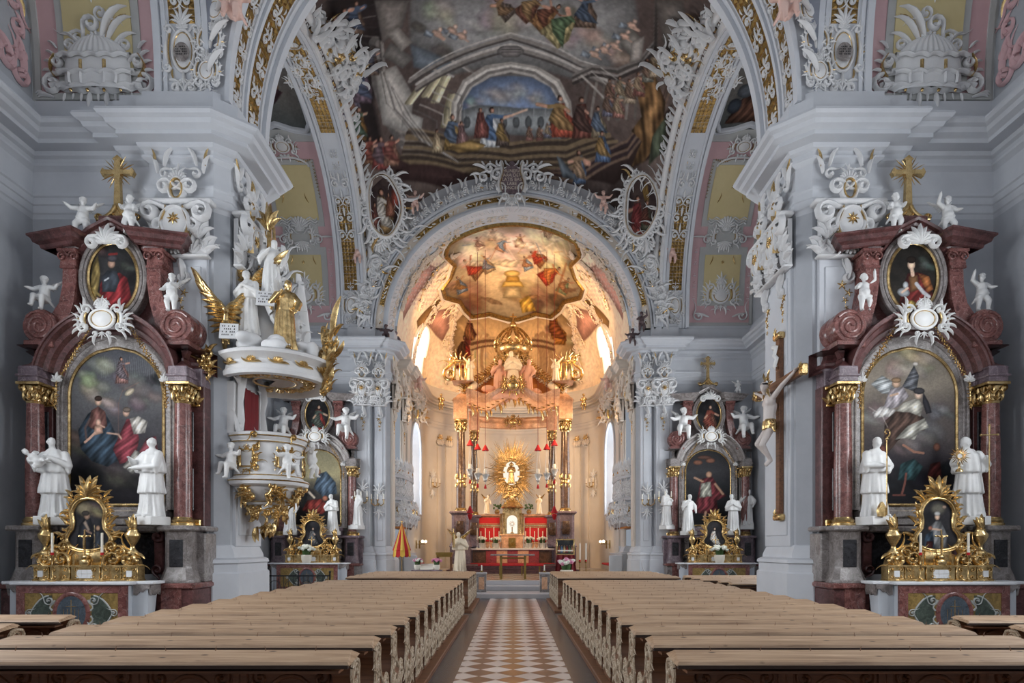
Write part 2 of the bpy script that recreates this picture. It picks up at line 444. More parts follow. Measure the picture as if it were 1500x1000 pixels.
# ---------------------------------------------------------------- ornament kit. mp(u,v,w): u right, v up, w out of the surface
def flat_map(ox, oy, oz, right=(1,0,0), out=(0,-1,0), up=(0,0,1)):
    return lambda u, v, w: (ox+right[0]*u+out[0]*w+up[0]*v, oy+right[1]*u+out[1]*w+up[1]*v, oz+right[2]*u+out[2]*w+up[2]*v)
def sub(mp, cu, cv, ang=0, s=1, fl=1, w0=0):
    ca, sa = math.cos(ang)*s, math.sin(ang)*s
    return lambda u, v, w: mp(cu+u*fl*ca-v*sa, cv+u*fl*sa+v*ca, w0+w*s)
def ribbon(mb, mp, pts, wid, hgt=None, n=1):
    """raised ribbon with ridge along 2D pts, widths list"""
    k = len(pts)
    vs = []
    for i in range(k):
        x0, y0 = pts[max(0, i-1)]; x1, y1 = pts[min(k-1, i+1)]
        dx, dy = x1-x0, y1-y0; L = math.hypot(dx, dy) or 1; nx, ny = -dy/L, dx/L
        w = wid[i]; h = (hgt[i] if hgt else w*.9)
        x, y = pts[i]
        for (a, b) in ((-1, 0), (-.62, .75), (0, 1), (.62, .75), (1, 0)):
            vs.append(mp(x+nx*w*a, y+ny*w*a, h*b))
    fs = []
    for i in range(k-1):
        for j in range(4): a = i*5+j; fs.append((a, a+1, a+6, a+5))
    mb.add(vs, fs)
def scroll(mb, mp, size=1, turns=1.1, w=.11, n=13, tail=1.0, eye=True):
    """spiral volute centred on origin, tail sweeping away to the lower right"""
    pts = []; wd = []
    for i in range(n):
        t = i/(n-1); a = t*turns*2*PI; r = size*(.10+.36*t)
        pts.append((r*math.cos(a), r*math.sin(a))); wd.append(size*w*.78*(1.15-.35*t))
    ex, ey = pts[-1]; a = turns*2*PI+PI/2
    for i in range(1, 6):
        t = i/5; 
        aa = a-.9*t*PI*.5*tail
        ex += size*.26*math.cos(aa)*tail; ey += size*.26*math.sin(aa)*tail
        pts.append((ex, ey)); wd.append(size*w*.78*(.8-.72*t))
    ribbon(mb, mp, pts, wd, [x*1.9 for x in wd])
    if eye:
        vs = [mp(size*.13*math.cos(2*PI*j/6), size*.13*math.sin(2*PI*j/6), 0) for j in range(6)]+[mp(0, 0, size*.22)]
        mb.add(vs, [(j, (j+1) % 6, 6) for j in range(6)])
def leaf(mb, mp, L=1, w=.16, curl=1.2, n=6):
    pts = []; x = y = 0; wd = []
    for i in range(n+1):
        t = i/n; pts.append((x, y)); wd.append(L*w*.72*(math.sin(PI*(.12+.86*t))**.8))
        a = PI/2-curl*t*t; x += L/n*math.cos(a); y += L/n*math.sin(a)
    ribbon(mb, mp, pts, wd, [q*1.7+.01*L for q in wd])
def acanthus(mb, mp, s=1, n=5, spread=1.9, w=.13):
    for i in range(n):
        t = (i/(n-1)-.5)*2 if n > 1 else 0
        leaf(mb, sub(mp, 0, 0, -t*spread/2, s*(1-.3*abs(t)), 1 if t >= 0 else -1), 1, w, .9*abs(t)+.3)
def shell(mb, mp, s=1, n=9):
    for i in range(n):
        t = i/(n-1)*2-1; a = t*1.25
        L = s*(.75+.25*math.cos(a))
        ribbon(mb, mp, [(0, 0), (L*.5*math.sin(a), L*.5*math.cos(a)), (L*.9*math.sin(a), L*.9*math.cos(a)), (L*1.02*math.sin(a), L*1.02*math.cos(a))],
               [s*.03, s*.085, s*.13, s*.05], [s*.05, s*.13, s*.2, s*.08])
def ring(mb, mp, rx, ry, w=.05, n=28, h=None, a0=0, a1=2*PI):
    pts = [(rx*math.cos(a0+(a1-a0)*i/n), ry*math.sin(a0+(a1-a0)*i/n)) for i in range(n+1)]
    ribbon(mb, mp, pts, [w]*(n+1), [h or w]*(n+1))
def disc(mb, mp, rx, ry, w=0.01, bulge=0.0, n=20):
    vs = [mp(rx*math.cos(2*PI*j/n), ry*math.sin(2*PI*j/n), w) for j in range(n)]+[mp(rx*.6*math.cos(2*PI*j/n), ry*.6*math.sin(2*PI*j/n), w+bulge*.8) for j in range(n)]+[mp(0, 0, w+bulge)]
    mb.add(vs, [(j, (j+1) % n, n+(j+1) % n, n+j) for j in range(n)]+[(n+j, n+(j+1) % n, 2*n) for j in range(n)])
def rosette(mb, mp, s=1, n=6):
    for i in range(n): leaf(mb, sub(mp, 0, 0, 2*PI*i/n, s), .9, .2, .3, 3)
    disc(mb, mp, s*.25, s*.25, .02, s*.3, 8)
def festoon(mb, mp, x0, y0, x1, y1, sag=.3, w=.06, n=14, rnd=None):
    R = rnd or random.Random(3)
    for i in range(n+1):
        t = i/n; u = x0+(x1-x0)*t; v = y0+(y1-y0)*t-sag*4*t*(1-t)
        rosette(mb, sub(mp, u, v, R.random()*6, w*(.9+.5*math.sin(PI*t))), 1, 4)
def cart(mw, mg, mp, W, H, seed=0, oval=True, rich=1):
    """symmetrical rococo cartouche W x H centred at origin; mw white stucco, mg gilding"""
    R = random.Random(seed)
    for sx in (1, -1):
        m = lambda cu, cv, a, s: sub(mp, sx*cu, cv, sx*a, s, sx)
        # big C scrolls left and right
        scroll(mw, m(.36*W, -.22*H, -.3, .24*W), 1, 1.1, .16)
        scroll(mw, m(.30*W, .27*H, 2.2, .22*W), 1, 1.1, .16)
        ribbon(mw, mp, [(sx*(.33*W+.06*W*math.sin(PI*t/8)), (-.25+.5*t/8)*H) for t in range(9)], [.045*W*(1.2-abs(t-4)/5) for t in range(9)])
        ribbon(mg, mp, [(sx*(.28*W+.05*W*math.sin(PI*t/8)), (-.22+.44*t/8)*H) for t in range(9)], [.014*W]*9, [.04*W]*9)
        for k in range(4*rich):
            t = k/(4*rich-1); a = -2.2+t*2.6
            leaf(mw, m(.36*W+.06*W*math.sin(PI*t), (-.32+.62*t)*H, a-.2*R.random(), .2*W*(.8+.5*R.random())), 1, .15, 1.2)
        leaf(mg, m(.40*W, -.02*H, -1.3, .16*W), 1, .14, 1.4)
        leaf(mw, m(.1*W, -.4*H, PI+.5, .26*W), 1, .15, 1.3)
        scroll(mw, m(.14*W, -.42*H, -1.2, .13*W), 1, 1.0, .2)
        leaf(mw, m(.16*W, .38*H, .6, .22*W), 1, .15, -1.0)
    if oval:
        ring(mw, mp, .24*W, .27*H, .035*W); ring(mg, mp, .20*W, .23*H, .012*W, h=.03*W)
        disc(mw, mp, .2*W, .23*H, .01, .05*W)
    acanthus(mw, sub(mp, 0, .33*H), .2*H+.1*W, 7 if rich > 1 else 5)
    acanthus(mw, sub(mp, 0, -.36*H, PI), .14*H+.06*W, 5)
    shell(mw, sub(mp, 0, .28*H), .17*W)
def arab(mw, mg, mp, v0, v1, W, step=None, seed=0, gold=.35):
    """running arabesque along v, width W"""
    R = random.Random(seed); step = step or W*.95; n = max(1, int((v1-v0)/step)); st = (v1-v0)/n
    for k in range(n):
        v = v0+(k+.5)*st
        for sx in (1, -1):
            scroll(mw, sub(mp, sx*.2*W, v-.12*st, sx*(.4 if k % 2 else 2.4), .34*W, sx), 1, 1.1, .15)
            leaf(mw, sub(mp, sx*.1*W, v+.1*st, -sx*(1.0+.4*R.random()), .34*W, sx), 1, .17, 1.1)
            leaf(mg if R.random() < gold else mw, sub(mp, sx*.28*W, v+.25*st, -sx*.3, .28*W, sx), 1, .14, -1.2)
        leaf(mw, sub(mp, 0, v, 0, .4*W), 1, .16, .1)
        if k % 2: rosette(mg if R.random() < gold else mw, sub(mp, 0, v+.4*st, 0, .12*W))
def lattice(mb, mp, u0, u1, v0, v1, cell=.12, h=.03):
    nu = max(1, round((u1-u0)/cell)); nv = max(1, round((v1-v0)/cell)); du = (u1-u0)/nu; dv = (v1-v0)/nv
    for j in range(nv):
        for i in range(nu):
            a = u0+i*du; b = v0+j*dv
            mb.add([mp(a, b, 0), mp(a+du, b, 0), mp(a+du, b+dv, 0), mp(a, b+dv, 0), mp(a+du*.5, b+dv*.3, h)], [(0,1,4),(1,2,4),(2,3,4),(3,0,4)])
def band(mb, mp, u0, u1, v0, v1, w0, w1=None, nv=24, nu=1):
    """slab on the surface, w1 proud of it"""
    w1 = w0 if w1 is None else w1
    pr = [(u0, 0)]+[(u0+(u1-u0)*i/nu, w1) for i in range(nu+1)]+[(u1, 0)]
    vs = [mp(u, v0+(v1-v0)*j/nv, w) for j in range(nv+1) for (u, w) in pr]
    m = len(pr); fs = [(j*m+q, j*m+q+1, (j+1)*m+q+1, (j+1)*m+q) for j in range(nv) for q in range(m-1)]
    fs += [tuple(range(m)), tuple(range((nv+1)*m-1, nv*m-1, -1))]
    mb.add(vs, fs)
def mould(mb, mp, pts, w, h):
    ribbon(mb, mp, pts, [w]*len(pts), [h]*len(pts))
def densify(pts, st=.2, closed=True):
    out = []; n = len(pts)
    for i in range(n if closed else n-1):
        a = pts[i]; b = pts[(i+1) % n]; k = max(1, int(math.hypot(b[0]-a[0], b[1]-a[1])/st))
        for j in range(k): out.append((a[0]+(b[0]-a[0])*j/k, a[1]+(b[1]-a[1])*j/k))
    out.append(out[0] if closed else pts[-1]); return out
class Arc:
    """superellipse arch profile across t in [c-a, c+a]; arclength 0 at c+a"""
    def __init__(s, c, a, z0, h, n=2.3, N=240):
        s.c, s.a, s.z0, s.h, s.n = c, a, z0, h, n
        ph = np.linspace(0, PI, N+1); co = np.cos(ph); si = np.sin(ph)
        x = c+a*np.sign(co)*np.abs(co)**(2/n); z = z0+h*np.abs(si)**(2/n)
        s.S = np.concatenate([[0], np.cumsum(np.hypot(np.diff(x), np.diff(z)))]); s.x = x; s.z = z; s.L = s.S[-1]
    def at(s, q):
        e = .03
        x = np.interp(q, s.S, s.x); z = np.interp(q, s.S, s.z)
        if q < 0: z = s.z0+q; 
        q0 = min(max(q-e, 0), s.L-2*e); q1 = q0+2*e
        tx = np.interp(q1, s.S, s.x)-np.interp(q0, s.S, s.x); tz = np.interp(q1, s.S, s.z)-np.interp(q0, s.S, s.z); L = math.hypot(tx, tz)
        tx /= L; tz /= L; nx, nz_ = -tz, tx   # inward normal
        if nx*(s.c-x)+nz_*(s.z0-z) < 0: nx, nz_ = -nx, -nz_
        return float(x), float(z), nx, nz_, tx, tz
    def zof(s, t):
        k = abs(t-s.c)/s.a
        return s.z0+s.h*max(0, 1-k**s.n)**(1/s.n)
# ---------------------------------------------------------------- the building
from mathutils.geometry import tessellate_polygon
WX = 10.5; D1 = 13.8; D2 = 27.7; PX = 6.15; ZC = 11.3
LEFT1 = [(-WX,-1.0),(-WX,D1),(-8.3,D1),(-8.3,13.62),(-7.75,13.62),(-7.75,13.5),(-6.4,13.5),(-6.15,13.72),(-6.15,15.2),(-6.4,15.4),(-WX,15.4)]
LEFT2 = [(-WX,15.4),(-WX,D2),(-6.95,D2),(-6.95,27.45),(-6.15,27.45),(-6.15,27.6),(-5.6,27.6),(-5.42,27.8),(-5.42,28.75),(-6.0,28.75),(-6.0,30.6),(-5.45,30.6),(-5.45,31.7),(-5.3,31.7),(-5.3,36.5)]
APSE = [(-5.3*math.cos(PI*i/24), 36.5+4.2*math.sin(PI*i/24)) for i in range(1, 24)]
FULL = LEFT1[:-1]+LEFT2+APSE+[(-x, y) for x, y in reversed(LEFT1[:-1]+LEFT2)]
FULL = [p for i, p in enumerate(FULL) if i == 0 or math.hypot(p[0]-FULL[i-1][0], p[1]-FULL[i-1][1]) > 1e-4]
ENT = [(0,11.5),(.12,11.45),(.12,11.32),(.2,11.28),(.2,10.78),(.72,10.72),(.74,10.66),(.7,10.6),(.62,10.56),(.58,10.48),(.5,10.44),(.46,10.42),(.46,10.33),(.2,10.32),(.17,10.24),(.1,10.2),(.07,10.12),(.12,10.1),(.12,10.05),(.05,10.0),(.02,9.97),
       (.02,9.48),(.1,9.46),(.1,9.41),(.07,9.38),(.07,9.24),(.045,9.22),(.045,9.07),(.02,9.04),(0,8.95)]
# chancel polyline is cut out so walls there can take windows
def wall_faces(name, a, b, z0, z1, wins, mat, depth=.55, win_no=None, glass=True, label=None):
    """straight wall from plan point a to b with arched windows (u0,u1,zs,zt): u along the wall"""
    ax, ay = a; bx, by = b; L = math.hypot(bx-ax, by-ay); tx, ty = (bx-ax)/L, (by-ay)/L
    ox, oy = -ty, tx                        # outward = left of travel (room on the right)
    P3 = lambda u, z, o=0: Vector((ax+tx*u+ox*o, ay+ty*u+oy*o, z))
    loops = [[P3(0, z0), P3(L, z0), P3(L, z1), P3(0, z1)]]
    outs = []
    for (u0, u1, zs, zt) in wins:
        r = (u1-u0)/2; c = (u0+u1)/2; zz = zt-r*.9
        o = [(u0, zs), (u1, zs)]+[(c+r*math.cos(PI*i/14), zz+r*.9*math.sin(PI*i/14)) for i in range(15)]
        outs.append(o); loops.append([P3(u, z) for u, z in o])
    mb = MB(); flat = [p for l in loops for p in l]
    tris = tessellate_polygon(loops)
    mb.add([tuple(p) for p in flat], [tuple(t) for t in tris])
    w = struct(name, mb, mat, 0, fix=False)
    for i, o in enumerate(outs):
        n = len(o); rv = MB()
        cx = sum(p[0] for p in o)/n; cz = sum(p[1] for p in o)/n
        inn = [(cx+(u-cx)*.78, cz+(z-cz)*.88) for u, z in o]
        rv.add([tuple(P3(u, z)) for u, z in o]+[tuple(P3(u, z, depth)) for u, z in inn], [(k, (k+1) % n, n+(k+1) % n, n+k) for k in range(n)])
        no = WN[0]; WN[0] += 1
        W = struct('window_%d' % no, rv, M['trim'], 30, fix=False)
        g = MB(); g.add([tuple(P3(u, z, depth-.02)) for u, z in inn], [tuple(range(n))]); gp = g.build('pane', M['westwin' if 'west' in name else 'chwin' if mat == M['chwall'] else 'glasswin'], W, 0, False)
        fr = MB()
        for t in (.33, .67):
            uu = inn[0][0]+(inn[1][0]-inn[0][0])*t; fr.tube([P3(uu, inn[0][1], depth-.05), P3(uu, zt_(inn, uu), depth-.05)], .025, 4)
        zlo = inn[0][1]; zhi = max(p[1] for p in inn)
        k = 1
        while zlo+k*.7 < zhi-.2:
            us = span_(inn, zlo+k*.7)
            fr.tube([P3(us[0], zlo+k*.7, depth-.05), P3(us[1], zlo+k*.7, depth-.05)], .018, 4); k += 1
        fr.build('window_frame', M['iron'], W)
        sm = MB(); pts = [P3(u, z, -.03) for u, z in o]+[P3(*o[0], -.03)]
        sm.tube(pts, .07, 6); sm.build('surround', M['trim'], W)
    return w
def zt_(o, u):
    zs = []
    for i in range(len(o)):
        a, b = o[i], o[(i+1) % len(o)]
        if (a[0]-u)*(b[0]-u) <= 0 and abs(a[0]-b[0]) > 1e-6: zs.append(a[1]+(b[1]-a[1])*(u-a[0])/(b[0]-a[0]))
    return max(zs)
def span_(o, z):
    us = []
    for i in range(len(o)):
        a, b = o[i], o[(i+1) % len(o)]
        if (a[1]-z)*(b[1]-z) <= 0 and abs(a[1]-b[1]) > 1e-6: us.append(a[0]+(b[0]-a[0])*(z-a[1])/(b[1]-a[1]))
    return (min(us), max(us)) if us else (0, 0)
WN = [1]
for sx, side in ((-1, 'left'), (1, 'right')):
    def ab(p, q):
        return ((p[0]*-sx, p[1]), (q[0]*-sx, q[1])) if sx < 0 else ((-q[0], q[1]), (-p[0], p[1]))
    def ww(name, p, q, z0, z1, wins, mat):
        if sx < 0: wall_faces(name, p, q, z0, z1, wins, mat)
        else:
            L = math.hypot(q[0]-p[0], q[1]-p[1])
            wall_faces(name, (-q[0], q[1]), (-p[0], p[1]), z0, z1, [(L-b, L-a, c, d) for a, b, c, d in wins], mat)
    ww('wall_'+side, (-WX,-1), (-WX,D1), 0, 11.5, [(4.0, 7.0, 3.2, 8.2), (8.3, 11.3, 3.2, 8.2)], M['wall'])
    ww('wall_'+side, (-WX,15.4), (-WX,D2), 0, 11.5, [(2.4, 5.0, 3.2, 8.2), (6.8, 9.4, 3.2, 8.2)], M['wall'])
    ww('wall_'+side, (-5.3,31.7), (-5.3,36.5), 0, 11.5, [(1.0, 4.4, 3.6, 8.6)], M['chwall'])
    ww('wall_'+side, (-6.0,28.75), (-6.0,30.6), 0, 11.5, [(.25, 1.6, 3.9, 8.3)], M['chwall'])
    # remaining solid faces
    for nm, pts, mt in (('wall_front_'+side, LEFT1[1:], 'wall'), ('wall_back_'+side, LEFT2[1:10], 'wall'), ('wall_chancel_'+side, LEFT2[11:14], 'chwall')):
        mb = MB(); pp = [(-x*sx, y) for x, y in pts]
        mb.sweep(pp, [(0,0),(0,11.5)], cap=False); struct(nm, mb, M[mt], 30)
mb = MB(); mb.sweep([(-5.3,36.5)]+APSE+[(5.3,36.5)], [(0,0),(0,11.5)], cap=False); struct('wall_apse', mb, M['chwall'], 50)
# west wall behind the camera with a great window
wall_faces('wall_west', (WX,-1.0), (-WX,-1.0), 0, 19, [(1.5, 7.0, 2.5, 16), (7.6, 13.4, 4.5, 17.5), (14, 19.5, 2.5, 16)], M['wall'], .3)

# entablature
def prof_in(prof): return [(-o, z) for o, z in prof]
NAVE = LEFT1[:-1]+LEFT2[:9]
for sx, nm in ((-1, 'l'), (1, 'r')):
    pp = [(-x*sx, y) for x, y in NAVE]
    mb = MB(); mb.sweep(pp, [((-o if sx < 0 else o), z) for o, z in ENT], cap=False); struct('trim_%d' % (1 if sx < 0 else 2), mb, M['trim'], 25)
ch = LEFT2[8:]+APSE+[(-x, y) for x, y in reversed(LEFT2[8:])]
mb = MB(); mb.sweep(ch, [(-o*.8, z) for o, z in ENT], cap=False); struct('trim_3', mb, M['chwall'], 25)
BASE = [(.24,0),(.24,1.22),(.2,1.26),(.2,1.42),(.24,1.45),(.22,1.52),(.12,1.56),(.12,1.62),(.08,1.72),(.03,1.82),(0,1.84)]
n = 4
for sx in (-1, 1):
    for seg in (LEFT1[4:10], LEFT2[2:9], LEFT2[10:14]):
        mb = MB(); mb.sweep([(-x*sx, y) for x, y in seg], [((-o if sx < 0 else o), z) for o, z in BASE], cap=False)
        struct('trim_%d' % n, mb, M['pil'], 25); n += 1
# pilasters : (x0,x1,y) facing camera / (x, y0,y1) facing the aisle
def pil_front(x0, x1, y, mat='pil', z0=1.8, z1=7.95):
    global n
    mb = MB(); mb.box(x0, x1, y-.07, y+.05, z0, z1, .02); mb.box(x0+.12, x1-.12, y-.1, y, z0+.25, z1-.2, .02)
    struct('trim_%d' % n, mb, M[mat]); n += 1
def pil_side(x, y0, y1, sx, mat='pil', z0=1.8, z1=7.95):
    global n
    a, b = (x-.05, x+.07) if sx < 0 else (x-.07, x+.05)
    mb = MB(); mb.box(a, b, y0, y1, z0, z1, .02)
    a, b = (x, x+.1) if sx < 0 else (x-.1, x)
    mb.box(a, b, y0+.12, y1-.12, z0+.25, z1-.2, .02)
    struct('trim_%d' % n, mb, M[mat]); n += 1
for sx in (-1, 1):
    g = lambda x0, x1: (min(x0*sx, x1*sx), max(x0*sx, x1*sx))
    pil_front(*g(7.6, 6.5), 13.5); pil_side(PX*sx, 13.85, 15.25, sx)
    pil_front(*g(6.9, 6.2), 27.45); pil_front(*g(6.05, 5.55), 27.6); pil_side(5.42*sx, 27.9, 28.65, sx, 'chwall')
    pil_side(5.45*sx, 30.7, 31.6, sx, 'chwall'); 
    for i in (5, 9, 12):
        pass
# apse pilasters
for i in (4.2, 5.4, 18.6, 19.8):
    a = PI*i/24; x = -5.3*math.cos(a); y = 36.5+4.2*math.sin(a)
    mb = MB(); nx, ny = math.cos(a)/5.3, -math.sin(a)/4.2; L = math.hypot(nx, ny); nx /= L; ny /= L
    fm = flat_map(x, y, 0, (-ny, nx, 0), (nx, ny, 0))
    bx = MB(); bx.box(-.22, .22, -.05, .1, 0, 7.95, .02); mb.merge(bx, lambda u, w, z: fm(u, z, w)); struct('trim_%d' % n, mb, M['chwall']); n += 1
    mw = MB(); mg = MB(); cm = lambda u, v, w, fm=fm: fm(u, v+7.95, w+.1)
    for k in (-1, 0, 1): acanthus(mw, sub(cm, k*.16, .05), .45, 5, 1.2); acanthus(mg, sub(cm, k*.12, .4), .35, 3, 1.2)
    o = mw.build('stucco_capital', M['stuccow']); tag(o, 'warm stucco capital on the %s pilaster of the apse wall' % {4.2:'leftmost', 5.4:'second from left', 18.6:'second from right', 19.8:'rightmost'}[i], 'capital', 'apse pilaster capitals')
    mg.build('gilding', M['gold'], o)

# ------------------------------------------------ vaults
A1 = Arc(7.65, 5.85, ZC, 6.6); A2 = Arc(21.5, 5.95, ZC, 6.6)
N1 = Arc(7.65, 6.15, 11.45, 6.85); N2 = Arc(21.62, 6.08, 11.45, 6.85)
T1 = Arc(0, PX, ZC, 6.35, 2.15); T2 = Arc(0, 5.42, 11.2, 5.3, 2.0)
TO = Arc(0, 6.45, ZC, 6.6)
def bmap(A, fl=1):
    def f(u, v, w):
        y, z, ny, nz, ty, tz = A.at(v); return (u*fl, y+ny*w, z+nz*w)
    return f
def tmap(A, sx):
    """soffit of transverse arch; u = depth, v = arclength from the sx springing"""
    def f(u, v, w):
        x, z, nx, nz, _, _ = A.at(v); return (x*sx, u, z+nz*w) if w == 0 else ((x+nx*w)*sx, u, z+nz*w)
    return f
def fmap(A, sx, d):
    """face of transverse arch at depth d; u outward radially, v arclength, w toward camera"""
    def f(u, v, w):
        x, z, nx, nz, _, _ = A.at(v); return ((x-nx*u)*sx, d-w, z-nz*u)
    return f
def sail(ac, aa, Hc):
    def f(x, y):
        k = 2-abs(x/6.45)**2.3-abs((y-ac)/aa)**2.3
        return ZC+Hc*(max(0, k)/2)**(1/2.3)
    return f
S1 = sail(7.65, 5.85, 6.6/.5**(1/2.3)); S2 = sail(21.5, 5.95, 6.6/.5**(1/2.3))
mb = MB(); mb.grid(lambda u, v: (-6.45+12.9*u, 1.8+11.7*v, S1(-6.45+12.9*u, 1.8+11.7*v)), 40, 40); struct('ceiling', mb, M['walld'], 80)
for A, Nn, tags in ((A1, N1, 'a'), (A2, N2, 'b')):
    for sx in (-1, 1):
        # longitudinal arch (band) with lattice, moulded edges, drop
        bm_ = bmap(A, sx); L = A.L
        mb = MB(); mb.grid(lambda u, v: bm_(6.45+1.15*u, L*v, 0), 2, 60)
        mb.grid(lambda u, v: (sx*7.6, *((lambda t: (t[0]-t[2]*u*.35, t[1]-t[3]*u*.35))(A.at(L*v)))), 1, 60)
        for (a, b, w) in ((6.45, 6.57, .09), (6.6, 6.68, .05), (7.36, 7.44, .05), (7.48, 7.62, .09)): band(mb, bm_, a, b, 0, L, w, nv=70)
        struct('trim_%d' % n, mb, M['pil'], 35); n += 1
        # niche barrel and lunette wall
        nm_ = bmap(Nn, sx)
        mb = MB(); mb.grid(lambda u, v: nm_(7.55+2.95*u, Nn.L*v, 0), 2, 60); struct('ceiling', mb, M['niche'], 60)
        c0 = Nn.c; pl = [(sx*WX, float(x), float(z)) for x, z in zip(Nn.x[::6], Nn.z[::6])]
        hole = [(c0+1.5*math.cos(t), 14.1+1.5*math.sin(t)) for t in [2*PI*i/24 for i in range(24)]]
        lp = [[Vector(p) for p in pl], [Vector((sx*WX, y, z)) for y, z in hole]]
        mb = MB(); mb.add([tuple(p) for l in lp for p in l], [tuple(t) for t in tessellate_polygon(lp)])
        struct('wall_lunette_'+('left' if sx < 0 else 'right'), mb, M['wall'], 0, fix=False)
        rv = MB(); nn = 24
        rv.add([(sx*WX, y, z) for y, z in hole]+[(sx*(WX+.5), y, z) for y, z in hole], [(k, (k+1) % nn, nn+(k+1) % nn, nn+k) for k in range(nn)])
        W = struct('window_%d' % WN[0], rv, M['trim'], 30, fix=False); WN[0] += 1
        gg = MB(); gg.add([(sx*(WX+.48), y, z) for y, z in hole], [tuple(range(nn))]); gg.build('pane', M['lunwin'], W, 0, False)
# transverse arch between the bays
for sx in (-1, 1):
    tm = tmap(T1, sx); Lh = T1.L/2
    mb = MB(); mb.grid(lambda u, v: tm(13.5+2.1*u, Lh*v, 0), 2, 50)
    for (d, A_) in ((13.5, 0), (15.6, 1)):
        mb.grid(lambda u, v: ((lambda a, b: ((a[0]+(b[0]-a[0])*u)*sx, d, a[1]+(b[1]-a[1])*u))(T1.at(Lh*v), TO.at(TO.L/2*v))), 2, 50)
    for (a, b, w) in ((13.45, 13.62, .1), (13.68, 13.76, .05), (14.2, 14.28, .05), (14.35, 14.45, .08), (15.2, 15.28, .05), (15.4, 15.62, .1)): band(mb, tm, a, b, 0, Lh, w, nv=50)
    struct('trim_%d' % n, mb, M['pil'], 35); n += 1
    mb = MB(); lattice(mb, tm, 14.5, 15.15, .2, Lh, .16, .05); struct('trim_%d' % n, mb, M['goldd'], 0); n += 1
    mb = MB(); lattice(mb, tm, 13.8, 14.15, .2, Lh, .14, .04); struct('trim_%d' % n, mb, M['goldd'], 0); n += 1
    for A in (A1, A2):
        bm_ = bmap(A, sx); mb = MB()
        for (v0, v1) in ((.9, 5.2), (7.6, A.L-7.6), (A.L-5.2, A.L-.9)): lattice(mb, bm_, 6.74, 7.3, v0 if v0 > 1 else 1.6, v1, .14, .045)
        struct('trim_%d' % n, mb, M['goldd'], 0); n += 1
    # chancel arch : soffit + moulded rings on its face
    tm = tmap(T2, sx); L2 = T2.L/2
    mb = MB(); mb.grid(lambda u, v: tm(27.45+1.35*u, L2*v, 0), 2, 50)
    mb.grid(lambda u, v: ((lambda a, b: ((a[0]+(b[0]-a[0])*u)*sx, 27.45, a[1]+(b[1]-a[1])*u))(T2.at(L2*v), TO.at(TO.L/2*v))), 3, 50)
    struct('trim_%d' % n, mb, M['pil'], 35); n += 1
    fm = fmap(T2, sx, 27.45); mb = MB(); mb2 = MB(); mb3 = MB()
    for (a, b, w) in ((0, .1, .16), (.1, .22, .1), (.55, .62, .12), (.66, .74, .2), (.74, 1.0, .14), (1.0, 1.06, .2)): band(mb, fm, a, b, 0, L2, w, nv=50)
    struct('trim_%d' % n, mb, M['pil'], 35); n += 1
    band(mb3, fm, .22, .55, 0, L2, .05, nv=50); struct('trim_%d' % n, mb3, M['stuccow'], 35); n += 1
    for (v0, v1) in ((1.0, 3.0), (4.1, 5.7), (6.5, 7.9)): lattice(mb2, lambda u, v, w: fm(u, v, w+.06), .28, .48, v0, v1, .1, .03)
    struct('trim_%d' % n, mb2, M['goldd'], 0); n += 1
# chancel barrel with window lunettes, conch
VW = [(32.7, 36.3, 13.75)]
def invw(y, z):
    for (a, b, zt) in VW:
        c = (a+b)/2; r = (b-a)/2
        if a < y < b and z < zt-.5*r*1.2+(.6*r)*math.sqrt(max(0, 1-((y-c)/r)**2)): return True
    return False
mb = MB(); RV = 5.3
mb.grid(lambda u, v: (RV*math.cos(PI*u), 28.75+7.75*v, 11.3+RV*math.sin(PI*u)), 120, 100, lambda u, v: invw(28.75+7.75*v, 11.3+RV*math.sin(PI*u)))
struct('ceiling', mb, M['chvault'], 60)
mb = MB(); mb.grid(lambda u, v: (RV*math.cos(PI*u)*math.cos(PI/2*v), 36.5+4.2*math.sin(PI/2*v), 11.3+RV*math.sin(PI*u)*math.cos(PI/2*v)), 60, 30)
struct('ceiling', mb, M['chvault'], 60)
for sx in (-1, 1):
    for (a, b, zt) in VW:
        c = (a+b)/2; r = (b-a)/2; zz = zt-.6*r
        o = [(a, 11.2), (b, 11.2)]+[(c+r*math.cos(PI*i/16), zz+.6*r*math.sin(PI*i/16)) for i in range(17)]
        nn = len(o); xv = lambda z: math.sqrt(max(.1, RV*RV-max(0, z-11.3)**2))
        rv = MB(); rv.add([(sx*xv(z), y, z) for y, z in o]+[(sx*6.3, c+(y-c)*.8, z) for y, z in o], [(k, (k+1) % nn, nn+(k+1) % nn, nn+k) for k in range(nn)])
        W = struct('window_%d' % WN[0], rv, M['chwall'], 30, fix=False); WN[0] += 1
        gg = MB(); gg.add([(sx*6.28, c+(y-c)*.8, z) for y, z in o], [tuple(range(nn))]); gg.build('pane', M['chwin'], W, 0, False)
        fr = MB(); pts = [(sx*(xv(z)-.04), y, z) for y, z in o[2:]]; fr.tube(pts, .09, 6); fr.tube([(sx*6.2, c, 11.2), (sx*6.2, c, zt)], .03, 4); fr.tube([(sx*6.2, c-r*.8, zz), (sx*6.2, c+r*.8, zz)], .03, 4)
        fr.build('window_frame', M['stuccow'], W)

